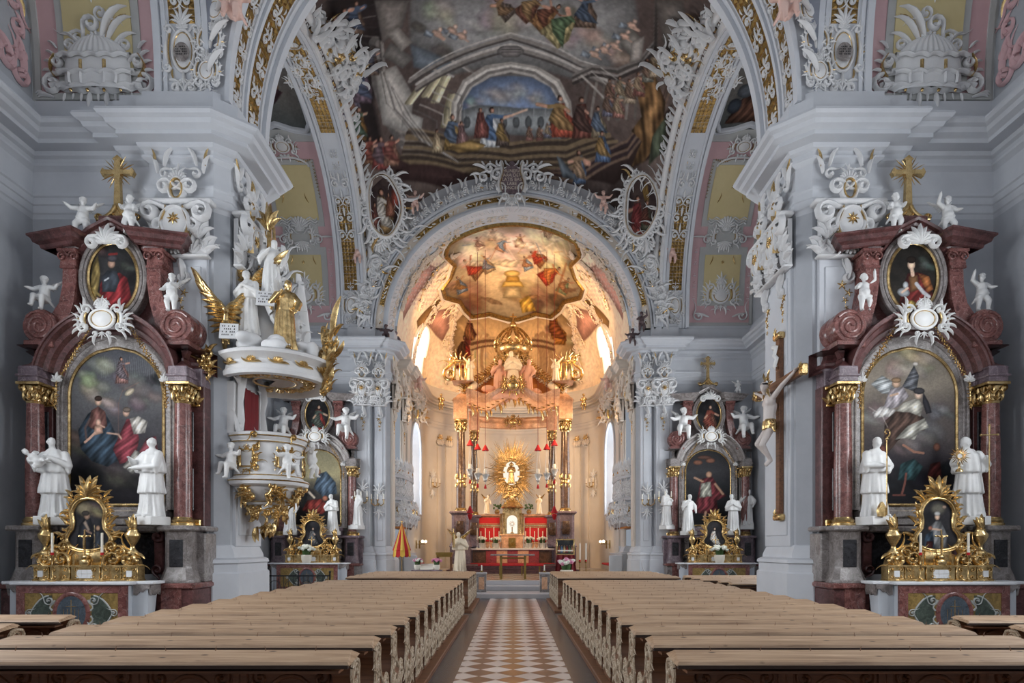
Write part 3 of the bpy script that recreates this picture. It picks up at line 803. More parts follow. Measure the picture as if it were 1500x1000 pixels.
# floor
FT = NT('floor_tiles'); o = FT.obj(); sp = FT.n('ShaderNodeSeparateXYZ'); FT.l(o, sp.inputs[0])
D = .4716
u = FT.math('DIVIDE', sp.outputs[0], D); v = FT.math('DIVIDE', sp.outputs[1], D)
a = FT.math('FLOOR', FT.math('ADD', FT.math('ADD', u, v), .5)); b = FT.math('FLOOR', FT.math('ADD', FT.math('SUBTRACT', u, v), .5))
par = FT.math('ABSOLUTE', FT.math('MODULO', FT.math('ADD', a, b), 2.0))
colidx = FT.math('ABSOLUTE', FT.math('SUBTRACT', 0.0, u))
nz = FT.noise(3, 4, o); nz2 = FT.noise(14, 3, o)
br = FT.mix(FT.ramp(colidx, [(.25, (1,1,1)), (.55, (0,0,0))]), srgb('755b4d'), srgb('a87448'))  # orange reflection along the aisle centre is painted into the brown tiles
br = FT.mix(FT.math('MULTIPLY', nz2, .4), br, srgb('54403a'))
wh = FT.mix(nz, srgb('dad5d2'), srgb('ebe7e4'))
gx = FT.math('ABSOLUTE', FT.math('SUBTRACT', FT.math('FRACT', FT.math('ADD', FT.math('ADD', u, v), .5)), .5))
gy = FT.math('ABSOLUTE', FT.math('SUBTRACT', FT.math('FRACT', FT.math('ADD', FT.math('SUBTRACT', u, v), .5)), .5))
col = FT.mix(par, br, wh)
col = FT.mix(FT.math('GREATER_THAN', FT.math('MAXIMUM', gx, gy), .485), col, srgb('6a605c'))
FT.out(col, .28)
M['tiles'] = FT.m
M['strip'] = m_marble('marble_strip', srgb('4c4a50'), srgb('7c7a80'), srgb('2b2a2f'), 2.5, .25, .02)
M['stone'] = m_plain('floor_stone', srgb('6b625c'), .5, 0, .2, 2)
M['step'] = m_plain('step_marble', srgb('b5b2b4'), .35, 0, .1, 3)
mb = MB(); mb.box(-WX-.5, WX+.5, -1.2, 42, -.3, 0); struct('floor', mb, M['stone'], 0)
mb = MB(); mb.box(-.79, .79, -1, 21.8, 0, .012); struct('floor_aisle', mb, M['tiles'], 0)
for sx in (-1, 1):
    a, b = sorted((.79*sx, 1.118*sx)); mb = MB(); mb.box(a, b, -1, 21.8, 0, .012); struct('trim_%d' % n, mb, M['strip'], 0); n += 1
    a, b = sorted((1.118*sx, 4.75*sx)); mb = MB(); mb.box(a, b, 2.5, 15.9, 0, .08, .01); mb.box(a, b, 17.0, 21.2, 0, .08, .01); struct('trim_%d' % n, mb, M['pewd'], 0); n += 1
# sanctuary steps and floors
mb = MB(); mb.box(-6.9, 6.9, 21.8, 42, 0, .17, .015); struct('trim_%d' % n, mb, M['step']); n += 1
mb = MB(); mb.box(-5.9, 5.9, 23.4, 42, .17, .34, .015); struct('trim_%d' % n, mb, M['step']); n += 1
mb = MB(); mb.box(-5.6, 5.6, 24.2, 41, .34, .5, .015); struct('trim_%d' % n, mb, M['step']); n += 1
T3 = NT('sanctuary_tiles'); o = T3.obj(); sp = T3.n('ShaderNodeSeparateXYZ'); T3.l(o, sp.inputs[0])
ck = T3.n('ShaderNodeTexChecker'); ck.inputs['Scale'].default_value = 2.2; T3.l(o, ck.inputs['Vector'])
T3.out(T3.mix(ck.outputs['Fac'], srgb('c9b79a'), srgb('8f7456')), .25)
mb = MB(); mb.box(-5.3, 5.3, 24.5, 36, .5, .512); struct('floor_sanctuary', mb, T3.m, 0)
mb = MB(); mb.box(-3.2, 3.2, 30.2, 36, .5, .7, .015); mb.box(-2.9, 2.9, 30.6, 36, .7, .88, .015); struct('trim_%d' % n, mb, M['redd']); n += 1
# ---------------------------------------------------------------- pews
ORD = ['first','second','third','fourth','fifth','sixth','seventh','eighth','ninth','tenth','eleventh','twelfth','thirteenth','fourteenth','fifteenth','sixteenth','seventeenth','eighteenth','nineteenth','twentieth']
def end_poly():
    P_ = [(-.10,0),(.50,0),(.52,.05),(.46,.10),(.43,.18),(.46,.28),(.52,.36),(.53,.44),(.47,.49),(.38,.47),(.32,.44),(.24,.46),(.17,.54),(.12,.64),(.11,.72),(.13,.79),(.10,.84),(.02,.855),(-.06,.85),(-.11,.80),(-.12,.74),(-.09,.68),(-.075,.6),(-.09,.52),(-.12,.46),(-.13,.36),(-.10,.24),(-.08,.12),(-.12,.05)]
    return P_
def make_pew(L, label, carve=True):
    t = thing('pew', label, 'pew')
    h = L/2
    mb = MB(); mb.add([(-h-.04,-.30,.845),(h+.04,-.30,.845),(h+.04,.02,.885),(-h-.04,.02,.885),(-h-.02,-.285,.875),(h+.02,-.285,.875),(h-.02,.0,.915),(-h+.02,.0,.915)],
        [(0,3,2,1),(4,5,6,7),(0,1,5,4),(1,2,6,5),(2,3,7,6),(3,0,4,7)])
    
    mb.box(-h, h, -.02, .035, .86, .9)
    mb.build('book_shelf', M['pew'], t, 0)
    mb = MB(); mb.box(-h+.05, h-.05, -.02, .02, .1, .87); gb = MB(); gb.box(-h-.03, h+.03, -.312, -.26, .825, .85); gb.build('shelf_shade_strip', M['pewg'], t); mb.box(-h+.05, h-.05, -.26, -.02, .78, .8)  # near-black strip stands in for the shade gap below the shelf's front edge
    k = max(2, round(L/.83)); 
    for i in range(k):
        x0 = -h+.1+i*(L-.2)/k; x1 = x0+(L-.2)/k
        mb.box(x0, x0+.06, -.04, -.01, .12, .84, .008); mb.box(x1-.06, x1, -.04, -.01, .12, .84, .008)
        m = flat_map((x0+x1)/2, -.02, .5)
        ring(mb, m, .19, .22, .02, 16, .018)
        for sx in (-1, 1): scroll(mb, sub(m, sx*.24, .2, sx*1.2, .16, sx), 1, 1, .13); scroll(mb, sub(m, sx*.24, -.2, sx*2.6, .16, sx), 1, 1, .13)
    mb.box(-h+.05, h-.05, -.045, -.01, .74, .84, .01)
    mb.build('backrest', M['pewd'], t, 30)
    mb = MB(); mb.box(-h+.05, h-.05, .02, .42, .4, .44, .012); mb.build('seat', M['pewd'], t)
    mb = MB(); mb.box(-h+.13, h-.13, -.44, -.29, .13, .17, .01); mb.box(-h+.14, h-.14, -.38, -.34, .0, .13); mb.build('kneeler', M['pewd'], t)
    for sx in (-1, 1):
        mb = MB(); a, b = (h-.14, h) if sx > 0 else (-h, -h+.14); mb.prism(end_poly(), a, b, 'x')
        e = mb.build('bench_end', M['pewd'], t, 30)
        if carve:
            mc = MB(); m = flat_map(h*sx, 0, 0, (0,1,0), (sx,0,0))
            ep = end_poly()
            ribbon(mc, m, [(y*.9, z*.97+.01) for y, z in ep[2:20]], [.02]*18, [.022]*18)
            ribbon(mc, m, [(y*.9, z*.97+.01) for y, z in ep[19:29]], [.02]*10, [.022]*10)
            for (u, v, a, s) in ((.0,.76,2.6,.14),(.0,.34,2.5,.18),(.4,.40,2.4,.13),(.3,.14,2.4,.15),(.0,.56,2.6,.13)): scroll(mc, sub(m, u, v, a, s), 1, 1.1, .16)
            for i in range(9):
                v = .06+.065*i; leaf(mc, sub(m, -.05+.03*(i%2), v, .5 if i % 2 else -.5, .15, -1 if i % 2 else 1), 1, .17, 1)
            for i in range(4): leaf(mc, sub(m, .16+.08*i, .12+.05*i, .4-.3*i, .16), 1, .17, 1)
            mc.build('carving', M['pewc'], e)
    return t
pw = make_pew(3.31, 'long pine pew left of the aisle, nearest to the camera and cut by the frame')
rows = [4.93+.8*i for i in range(14)]+[17.55+.8*i for i in range(5)]
for i, y in enumerate(rows):
    for sx in (-1, 1):
        sd = 'left' if sx < 0 else 'right'
        if i < 14: lab = 'pew %s of the aisle, %s row of the near block from the camera' % (sd, ORD[i])
        else: lab = 'pew %s of the aisle, far block, %s row beyond the cross gap' % (sd, ORD[i-14])
        if i == 0 and sx < 0: pw.location = (-2.895, y, .08); pw['group'] = 'pews along the central aisle'; pw['label'] = lab; continue
        dup(pw, (sx*2.895, y, .08), label=lab, group='pews along the central aisle')
ps = None
for i, (sx, y, x, lab) in enumerate(((-1, 8.25, 5.75, 'side pew with a carved end before the left altar, the one nearer the altar'), (-1, 7.3, 5.75, 'side pew at the lower left edge of the picture, nearer the camera'),
        (1, 8.15, 5.7, 'side pew with a carved end before the right altar, the one nearer the altar'), (1, 7.2, 5.7, 'side pew at the lower right edge of the picture, nearer the camera'),
        (1, 19.6, 5.3, 'short side pew of the right far bay, closest to the altar table there'), (1, 18.7, 5.3, 'short side pew of the right far bay, second from the altar there'), (1, 17.8, 5.3, 'short side pew of the right far bay, the middle of five'),
        (1, 16.9, 5.5, 'short side pew of the right far bay, second from the big pier'), (1, 16.05, 5.5, 'short side pew of the right far bay, next to the big pier'))):
    if ps is None: ps = make_pew(4.2, lab); ps['group'] = 'pews in the side aisles'; ps.location = (sx*(x+2.1), y, 0)
    else: dup(ps, (sx*(x+2.1), y, 0), label=lab, group='pews in the side aisles')
# iron railing, left far bay
t = thing('iron_railing', 'low black wrought iron railing with hoops before the far left altar', 'railing', (-6.8, 20.0, 0))
mb = MB(); mb.box(-1.0, 1.0, -.015, .015, .86, .9); mb.box(-1.0, 1.0, -.012, .012, .1, .13); mb.build('rail', M['iron'], t)
for x in (-1.0, 0, 1.0):
    mb = MB(); mb.box(x-.02, x+.02, -.02, .02, 0, .98); mb.ball((x, 0, 1.0), .04); mb.build('post', M['iron'], t)
mb = MB()
for i in range(13): mb.tube([(-.93+.155*i, 0, .12), (-.93+.155*i, 0, .87)], .009, 4)
for i in range(4):
    c = -.75+.5*i; mb.tube([(c+.2*math.cos(a), 0, .45+.28*math.sin(a)) for a in [PI*k/8 for k in range(17)]], .01, 4)
mb.build('bars', M['iron'], t)
# ---------------------------------------------------------------- figures carved as one continuous surface
def sculpt(name, shapes, voxel=.02, it=3):
    """union of closed shapes -> one skin"""
    bm = bmesh.new()
    for mb in shapes:
        me = mb.mesh('tmp', 0); b2 = bmesh.new(); b2.from_mesh(me); bmesh.ops.recalc_face_normals(b2, faces=b2.faces); b2.to_mesh(me); b2.free()
        bm.from_mesh(me); bpy.data.meshes.remove(me)
    me = bpy.data.meshes.new(name); bm.to_mesh(me); bm.free()
    o = bpy.data.objects.new(name, me); C.objects.link(o)
    r = o.modifiers.new('r', 'REMESH'); r.mode = 'VOXEL'; r.voxel_size = voxel
    s = o.modifiers.new('s', 'SMOOTH'); s.factor = .6; s.iterations = it
    dg = bpy.context.evaluated_depsgraph_get(); dg.update()
    out = bpy.data.meshes.new_from_object(o.evaluated_get(dg))
    bpy.data.objects.remove(o); bpy.data.meshes.remove(me)
    out.name = name
    out.polygons.foreach_set('use_smooth', [True]*len(out.polygons))
    out.materials.clear()
    return out
def mobj(name, me, mat, parent=None):
    if not me.materials: me.materials.append(mat)
    o = bpy.data.objects.new(name, me); C.objects.link(o)
    if parent: o.parent = parent
    return o
def cap(p0, p1, r0, r1, n=10):
    mb = MB(); p0 = Vector(p0); p1 = Vector(p1); d = (p1-p0); L = d.length; d = d/L if L > 1e-6 else Vector((0,0,1))
    pts = [p0-d*r0*.98, p0-d*r0*.75, p0-d*r0*.35, p0]+[p1, p1+d*r1*.35, p1+d*r1*.75, p1+d*r1*.98]
    mb.tube(pts, [r0*.2, r0*.68, r0*.94, r0, r1, r1*.94, r1*.68, r1*.2], n); return mb
def ell(c, r): mb = MB(); mb.ball(c, r, 14, 10); return mb
def limb(a, b, c, r0, r1, r2): return [cap(a, b, r0, r1), cap(b, c, r1*.97, r2)]
def folds(prof, nf=11, amp=.09, seed=1, cy=0, cx=0, sy=.8, twist=.4):
    """closed drapery skirt with deep folds. prof (r,z)"""
    R = random.Random(seed); ph = [R.random()*6 for _ in range(4)]
    mb = MB(); m = 44; vs = []
    z0 = prof[0][1]; z1 = prof[-1][1]
    for (r, z) in prof:
        k = (z1-z)/(z1-z0)
        for i in range(m):
            a = 2*PI*i/m
            f = 1+amp*(.3+.9*k)*(math.sin(nf*a+ph[0]+twist*z*3)*.7+math.sin((nf*.6//1)*a+ph[1]-z*2)*.5)
            vs.append((cx+r*f*math.cos(a), cy+r*f*sy*math.sin(a), z))
    fs = [(k*m+i, k*m+(i+1)%m, (k+1)*m+(i+1)%m, (k+1)*m+i) for k in range(len(prof)-1) for i in range(m)]
    fs += [tuple(range(m-1, -1, -1)), tuple(range((len(prof)-1)*m, len(prof)*m))]
    mb.add(vs, fs); return mb
def head(c, s, yaw=0, pitch=0, hair='short', beard=False):
    """head of height ~2.3 s centred at c, facing -y turned by yaw"""
    out = []
    Mx = Matrix.Translation(Vector(c)) @ Matrix.Rotation(yaw, 4, 'Z') @ Matrix.Rotation(pitch, 4, 'X') @ Matrix.Scale(s, 4)
    def e(c_, r_):
        mb = MB(); mb.ball(c_, r_, 12, 9); out.append(mb.xf(Mx))
    e((0,.05,.15),(.82,.95,1.0)); e((0,-.25,-.45),(.58,.6,.62)); e((0,-.35,-.85),(.25,.3,.22))
    e((0,-.98,-.15),(.14,.22,.26)); e((0,-.8,.12),(.5,.18,.12)); e((-.33,-.7,-.35),(.25,.2,.22)); e((.33,-.7,-.35),(.25,.2,.22))
    e((0,-.82,-.62),(.26,.14,.08)); e((-.85,.05,-.1),(.12,.22,.28)); e((.85,.05,-.1),(.12,.22,.28))
    if hair == 'curl':
        R = random.Random(int(c[0]*100)+3)
        for i in range(34):
            a = R.random()*2*PI; b = R.random()*1.3; x, y, z = .9*math.cos(a)*math.cos(b), .2+.9*math.sin(a)*math.cos(b), .35+.85*math.sin(b)
            if y < -.35 and z < .7: continue
            e((x,y,z),(.27,.27,.27))
    elif hair == 'cap': e((0,.1,.5),(.92,1.0,.72))
    elif hair == 'hood': e((0,.42,.28),(.98,.9,1.0)); e((0,.45,-.5),(.95,.7,.8))
    elif hair == 'bald': e((0,.35,-.1),(.9,.75,.6))
    elif hair == 'long':
        e((0,.25,.35),(.98,.95,.9)); e((-.6,.3,-.7),(.4,.45,.9)); e((.6,.3,-.7),(.4,.45,.9)); e((0,.55,-.7),(.7,.4,.9))
    if beard: e((0,-.55,-1.0),(.42,.38,.5)); e((0,-.5,-1.35),(.25,.28,.35))
    return out
def hand(p, d, s, curl=.5):
    """palm at p pointing along d with five fingers"""
    d = Vector(d).normalized(); side = d.cross(Vector((0,0,1)));
    if side.length < .1: side = Vector((1,0,0))
    side.normalize(); nn = side.cross(d); p = Vector(p); out = [cap(p, p+d*s*.45, s*.22, s*.26)]
    for i, L in enumerate((.42, .5, .46, .34)):
        b = p+d*s*.5+side*s*(-.22+.15*i); m = b+d*s*L*.55-nn*s*.08*curl; e = m+d*s*L*.4*(1-curl*.5)-nn*s*.25*curl
        out += [cap(b, m, s*.085, s*.075), cap(m, e, s*.075, s*.06)]
    b = p+d*s*.15+side*s*-.24; out.append(cap(b, b+d*s*.3+side*s*-.25, s*.09, s*.07)); return out
def putto_mesh(name, pose, voxel=.012, yaw=0):
    """pose: dict la, ra hand positions; ll, rl foot positions (knee auto), unit = height ~.72"""
    S = []
    hip = Vector(pose.get('hip', (0,0,.34))); ch = Vector(pose.get('chest', (0,0,.52))); nk = ch+Vector((0,0,.09))
    S += [cap(hip, ch, .1, .095), ell(hip+Vector((0,-.03,.05)), (.1,.1,.09)), cap(ch, nk, .05, .04)]
    S += head(nk+Vector((0,-.01,.085))+Vector(pose.get('hd', (0,0,0))), .072, pose.get('yaw', yaw), pose.get('pitch', 0), 'curl')
    for sx, hk, ek in ((-1,'la','le'), (1,'ra','re')):
        sh = ch+Vector((sx*.085,0,.04)); hd = Vector(pose[hk]); el = Vector(pose.get(ek, (sh+hd)/2+Vector((sx*.03,.02,-.03))))
        S += limb(sh, el, hd, .052, .043, .03); S += hand(hd, hd-el, .07, .4)
    for sx, fk, kk in ((-1,'ll','lk'), (1,'rl','rk')):
        h = hip+Vector((sx*.05,0,-.02)); f = Vector(pose[fk]); kn = Vector(pose.get(kk, (h+f)/2+Vector((sx*.02,-.05,.03))))
        S += limb(h, kn, f, .078, .058, .036); S.append(cap(f, f+Vector((0,-.07,-.015)), .028, .02))
    # loincloth swag
    S += [cap(hip+Vector((-.09,-.06,.02)), hip+Vector((.1,-.07,-.05)), .03, .035), cap(hip+Vector((.1,-.04,-.04)), hip+Vector((.17,.04,-.16)), .035, .02)]
    return sculpt(name, S, voxel)
def wing(mb, mp, s=1, n=7):
    bone = lambda t: (s*(.1*t+.5*t*t), s*(.5*math.sin(t*1.7)))
    ribbon(mb, mp, [bone(k/6) for k in range(7)], [s*.06]*7, [s*.07]*7)
    for i in range(n+3):
        t = 1-i/(n+2); bx, by = bone(t); leaf(mb, sub(mp, bx, by, -.75-1.5*(1-t), s*(.62-.3*(1-t))), 1, .17, .35)
        if t > .1: leaf(mb, sub(mp, bx, by, -.95-1.4*(1-t), s*(.34-.12*(1-t)), 1, .03*s), 1, .24, .3)
def add_wings(t, c, s, mat, fl=(-1, 1), tilt=0, back=.05):
    for sx in fl:
        mb = MB(); m = flat_map(c[0]+sx*.03, c[1]+back, c[2], (sx*.86, .5, 0), (0, -1, 0))
        wing(mb, sub(m, 0, 0, tilt), s); mb.build('wing', mat, t)
PUT = {
 'reach': dict(la=(-.30,-.08,.62), ra=(.28,-.06,.60), ll=(-.10,-.10,.05), rl=(.07,.02,.0), yaw=.4),
 'stand': dict(la=(-.10,-.17,.50), ra=(.16,-.12,.42), ll=(-.06,-.02,.0), rl=(.06,-.03,.02), yaw=-.4),
 'sit': dict(hip=(0,0,.16), chest=(0.02,-.02,.35), la=(-.27,-.1,.36), ra=(.28,-.05,.42), ll=(-.12,-.2,-.02), rl=(.08,-.2,-.1), lk=(-.1,-.17,.17), rk=(.08,-.18,.15), yaw=.5),
 'up': dict(la=(-.2,-.1,.48), ra=(.18,-.06,.80), ll=(-.09,-.06,.02), rl=(.08,.0,.04), re=(.2,-.02,.64), yaw=.6),
}
PM = {k: putto_mesh('putto_body_'+k, v) for k, v in PUT.items()}
def putto(name, label, pose, loc, rz=0, sc=1, mat='statue', wings=True, flip=1, group=None, wmat=None):
    t = thing(name, label, 'statue', loc, rz, group, (sc*flip, sc, sc))
    me = PM[pose]
    if me.materials and me.materials[0] != M[mat]: me = me.copy(); me.materials.clear(); me.materials.append(M[mat]); 
    mobj('body', me, M[mat], t)
    if wings: add_wings(t, (0, .07, PUT[pose].get('chest', (0,0,.52))[2]+.05), .26, M[wmat or mat])
    return t
def saint_mesh(name, seed=1, lean=.04, arms=None, yaw=.5, pitch=.1, hair='hood', cape=True, beard=False, voxel=.02, H=1.0, sy=.8, rochet=True):
    """robed figure 1.55 m tall"""
    S = [folds([(.255,0),(.25,.06),(.22,.3),(.205,.6),(.19,.8),(.165,.95)], 13, .17, seed, sy=sy),
         folds([(.2,.9),(.19,1.0),(.20,1.12),(.18,1.24),(.10,1.32)], 7, .05, seed+3, sy=.72, cx=lean*.5)]
    if rochet: S.append(folds([(.262,.46),(.262,.5),(.235,.7),(.2,.95),(.19,1.05)], 17, .08, seed+5, sy=.82))
    if cape: S.append(folds([(.27,.86),(.28,.9),(.262,1.05),(.22,1.2),(.1,1.33)], 9, .09, seed+9, sy=.78, cx=lean*.5))
    S.append(cap((lean,0,1.3), (lean*1.3,-.02,1.38), .06, .055))
    S += head((lean*1.5,-.03,1.46), .085, yaw, pitch, hair, beard)
    for (sh, el, hd) in (arms or [((-.17,0,1.22), (-.27,-.1,1.0), (-.08,-.24,1.02)), ((.17,0,1.22), (.27,-.08,1.0), (.12,-.25,.98))]):
        S += limb(sh, el, hd, .085, .075, .045); S += [cap(el, (el[0], el[1]+.02, el[2]-.13), .07, .03)]
        d = Vector(hd)-Vector(el); S += hand(Vector(hd)+d.normalized()*.03, d, .10, .6)
    for sx in (-1, 1): S.append(cap((sx*.09,-.12,.03), (sx*.11,-.26,.02), .045, .035))
    if H != 1:
        for mb in S: mb.xf(Matrix.Scale(H, 4))
    return sculpt(name, S, .016, 1)
# ---------------------------------------------------------------- side altars
def capital(mg, mp, r, h, rnd=True, n=8):
    """gilded composite capital, mp(x,y,z)->pos"""
    m = MB(); m.lathe([(r*.95,0),(r*1.0,.05*h),(r*1.05,.1*h),(r*.95,.14*h),(r*1.05,.55*h),(r*1.35,.8*h)], n=16)
    m.box(-r*1.5, r*1.5, -r*1.5, r*1.5, .86*h, h, .01)
    mg.merge(m, mp)
    for row in (0, 1):
        for i in range(n):
            a = 2*PI*(i+.5*row)/n; rr = r*(1.05+.12*row)
            lm = lambda u, v, w, a=a, rr=rr: mp((rr+w+v*.18)*math.cos(a)-u*math.sin(a), (rr+w+v*.18)*math.sin(a)+u*math.cos(a), v+h*(.12+.3*row))
            acanthus(mg, lm, h*.42, 3, 1.1, .2)
    for i in range(4):
        a = PI/4+PI/2*i
        lm = lambda u, v, w, a=a: mp((r*1.35+u)*math.cos(a)-w*math.sin(a), (r*1.35+u)*math.sin(a)+w*math.cos(a), v+.72*h)
        for s_ in (1, -1): scroll(mg, sub(lm, 0, 0, 0, r*.8), 1, 1.2, .3)
        m2 = MB(); m2.ball((r*1.4*math.cos(a), r*1.4*math.sin(a), .72*h), r*.3, 8, 6); mg.merge(m2, mp)
def plaque_ring(mb, pts_out, pts_in, y0, y1):
    """flat frame between two outlines (same count) from depth y0 (back) to y1 (front)"""
    k = len(pts_out)
    vs = [(x, y1, z) for x, z in pts_out]+[(x, y1-.0, z) for x, z in pts_in]+[(x, y0, z) for x, z in pts_out]+[(x, y0, z) for x, z in pts_in]
    fs = []
    for i in range(k):
        j = (i+1) % k
        fs += [(i, j, k+j, k+i), (i, 2*k+i, 2*k+j, j), (k+i, k+j, 3*k+j, 3*k+i)]
    mb.add(vs, fs)
def arch_outline(w, z0, zs, n=20, r=None):
    """x half-width w, base z0, springing zs, semicircle"""
    r = r or w
    return [(-w, z0), (w, z0)]+[(w*math.cos(PI*i/n), zs+r*math.sin(PI*i/n)) for i in range(n+1)]
def oval_outline(cx, cz, rx, rz, n=40): return [(cx+rx*math.cos(2*PI*i/n), cz+rz*math.sin(2*PI*i/n)) for i in range(n)]
def retable(label, X, Y, st, sc=1):
    """st: dict of materials"""
    t = thing('altar_retable', label, 'altarpiece', (X, Y, 0), sc=sc)
    m1, m2, m3, md = st['main'], st['alt'], st['light'], st['dark']
    B = lambda name, mb, mat, p=None, s=30: mb.build(name, M[mat], p or t, s)
    # plinth
    mb = MB(); mb.box(-1.75, 1.75, -.45, 0, 0, 1.0)
    for sx in (-1, 1):
        a, b = sorted((sx*1.2, sx*1.95)); mb.box(a, b, -.95, 0, 0, .98, .02)
    B('plinth', mb, m1)
    for sx in (-1, 1):
        mb = MB(); a, b = sorted((sx*1.15, sx*2.0)); mb.box(a, b, -1.02, 0, .98, 1.1, .03)
        a, b = sorted((sx*1.3, sx*1.72)); mb.box(a, b, -.97, -.9, .12, .99, .01)
        B('plinth_cap', mb, st['base'])
    # pedestals
    for sx in (-1, 1):
        mb = MB(); c = 1.54*sx
        mb.add(*pedmesh(c, -.55, .27, .27, 1.1, 2.2)); a, b = sorted((sx*1.75, sx*1.98)); mb.box(a, b, -.5, 0, 1.1, 2.12, .02)
        mb.box(c-.36, c+.36, -.92, -.16, 2.16, 2.27, .03); mb.box(min(sx*1.1, sx*2.03), max(sx*1.1, sx*2.03), -.55, 0, 2.16, 2.27, .03)
        p = B('pedestal', mb, m3)
        mb = MB(); mb.box(c-.14, c+.14, -.835, -.8, 1.42, 1.98, .01); B('inlay', mb, 'black', p)
        mb = MB(); a, b = sorted((sx*.85, sx*1.05)); mb.box(a, b, -.42, 0, 1.25, 2.2, .02)
        m = flat_map(sx*.95, -.42, 0); scroll(mb, sub(m, 0, 2.05, 0, .3, sx), 1, 1.2, .2); scroll(mb, sub(m, 0, 1.35, 3, .26, sx), 1, 1.2, .2)
        B('console', mb, m1)
        # columns
        mb = MB(); mb.lathe([(.175,2.43),(.172,2.6),(.178,3.3),(.165,4.2),(.155,4.8)], (c,-.55,0), 24); B('column', mb, m2)
        mb = MB(); mb.lathe([(.24,2.27),(.24,2.32),(.21,2.34),(.225,2.38),(.19,2.42),(.18,2.45)], (c,-.55,0), 20); mb.box(min(sx*1.3, sx*1.8), max(sx*1.3, sx*1.8), -.36, -.1, 2.27, 2.42, .02); B('column_base', mb, 'gold')
        mb = MB(); capital(mb, lambda x, y, z: (c+x, -.55+y, 4.8+z), .16, .43); B('capital', mb, 'gold')
        # back pilaster with dark inlays
        mb = MB(); a, b = sorted((sx*1.36, sx*1.86)); mb.box(a, b, -.3, 0, 2.27, 5.25, .015); q = B('back_pilaster', mb, m1)
        mb = MB()
        for (z0, z1) in ((2.6,3.5),(3.85,4.7)): mb.box(c-.1, c+.1, -.325, -.29, z0, z1, .01)
        mb.add([(c,-.33,3.78),(c+.07,-.33,3.67),(c,-.33,3.56),(c-.07,-.33,3.67)], [(0,1,2,3)]); B('inlay', mb, 'black', q)
        mb = MB(); 
        for k in range(-2, 3): acanthus(mb, flat_map(c+k*.1, -.31, 4.85), .3, 3, .9, .2)
        mb.box(c-.27, c+.27, -.36, -.3, 5.15, 5.22, .01); mb.box(c-.24, c+.24, -.34, -.3, 4.8, 4.85, .01); B('capital', mb, 'gold', q)
        # entablature block, cornice with returns
        mb = MB(); mb.box(c-.2, c+.2, -.78, 0, 5.22, 5.55, .015); mb.box(c-.23, c+.23, -.81, 0, 5.33, 5.38, .01); a, b = sorted((sx*1.3, sx*1.85)); mb.box(a, b, -.4, 0, 5.22, 5.6, .02); B('entablature', mb, st['ent'])
        mb = MB(); cp = [(-.0,5.5),(.04,5.52),(.07,5.58),(.14,5.62),(.2,5.7),(.2,5.76),(.24,5.78),(.27,5.86),(.29,5.92),(.29,5.95),(0,5.98)]
        path = [(sx*2.0,.0),(sx*1.9,-.35),(sx*1.76,-.4),(sx*1.76,-.78),(sx*1.32,-.78),(sx*1.32,-.5),(sx*1.12,-.35),(sx*1.12,0)]
        mb.sweep(path, [((o if sx < 0 else -o), z) for o, z in cp], left=True)
        mb.add([(x, y, 5.965) for x, y in path], [tuple(range(len(path)))])
        B('cornice', mb, m1)
        # big volute and scrolled buttress
        vc = (sx*1.42, 6.42); mb = MB()
        mb.lathe([(.0,-.62),(.33,-.62),(.36,-.58),(.36,-.30),(.33,-.26),(.36,-.22),(.36,-.02),(.0,.0)], n=28); 
        mb.v = [(vc[0]+x, z, vc[1]+y) for x, y, z in mb.v]
        mb.box(vc[0]-.3, vc[0]+.3, -.66, 0, 5.97, 6.12, .02)
        m = flat_map(vc[0], -.62, vc[1]); pts = []; 
        for i in range(34): a = i/33*2.4*2*PI; r = .04+.27*i/33; pts.append((-sx*r*math.cos(a), r*math.sin(a)))
        ribbon(mb, m, pts, [.035]*34, [.03]*34)
        B('volute', mb, m2)
        # S buttress: outline in (x,z)
        inn = [(.98,6.15),(.92,6.5),(.8,6.95),(.74,7.4),(.74,8.02)]
        out_ = [(1.5,6.75),(1.25,6.72),(1.1,6.95),(1.03,7.3),(1.02,7.7),(1.08,7.75),(1.05,8.02)]
        pol = [(sx*x, z) for x, z in densify(inn, .1, False)]+[(sx*x, z) for x, z in reversed(densify([(1.42,6.1)]+out_, .1, False))]
        mb = MB(); mb.prism(pol, -.48, -.05, 'y'); B('buttress', mb, m2, None, 40)
        mb = MB(); mb.box(min(sx*.7,sx*1.12), max(sx*.7,sx*1.12), -.55, 0, 8.0, 8.08, .02)
        mc = flat_map(sx*.9, -.5, 7.92); 
        for s2 in (-1, 1):
            pts = []; 
            for i in range(18): a = i/17*1.5*2*PI; r = .02+.09*i/17; pts.append((s2*(.12)+s2*r*math.cos(a), r*math.sin(a)))
            ribbon(mb, mc, pts, [.02]*18, [.03]*18)
        mb.box(min(sx*.74,sx*1.06), max(sx*.74,sx*1.06), -.53, -.47, 7.66, 7.72, .01); B('scroll_capital', mb, m2)
    # middle zone back wall with arched niche frame
    mb = MB(); mb.box(-1.4, 1.4, -.12, 0, 1.0, 5.2); mb.prism([(x, z) for x, z in arch_outline(1.3, 5.1, 5.3)], -.12, 0, 'y'); B('back_wall', mb, md)
    mb = MB(); mb.box(-.85, .85, -.2, -.1, 1.25, 2.12, .02); B('predella_panel', mb, 'black')
    mb = MB(); mb.box(-1.1, 1.1, -.34, -.1, 2.45, 2.62, .03); mb.box(-1.05, 1.05, -.3, -.1, 2.3, 2.45, .02); mb.box(-1.1, 1.1, -.5, -.1, 2.14, 2.27, .03); B('sill', mb, m3)
    o0 = arch_outline(1.24, 2.62, 5.05); o1 = arch_outline(1.02, 2.72, 5.03)
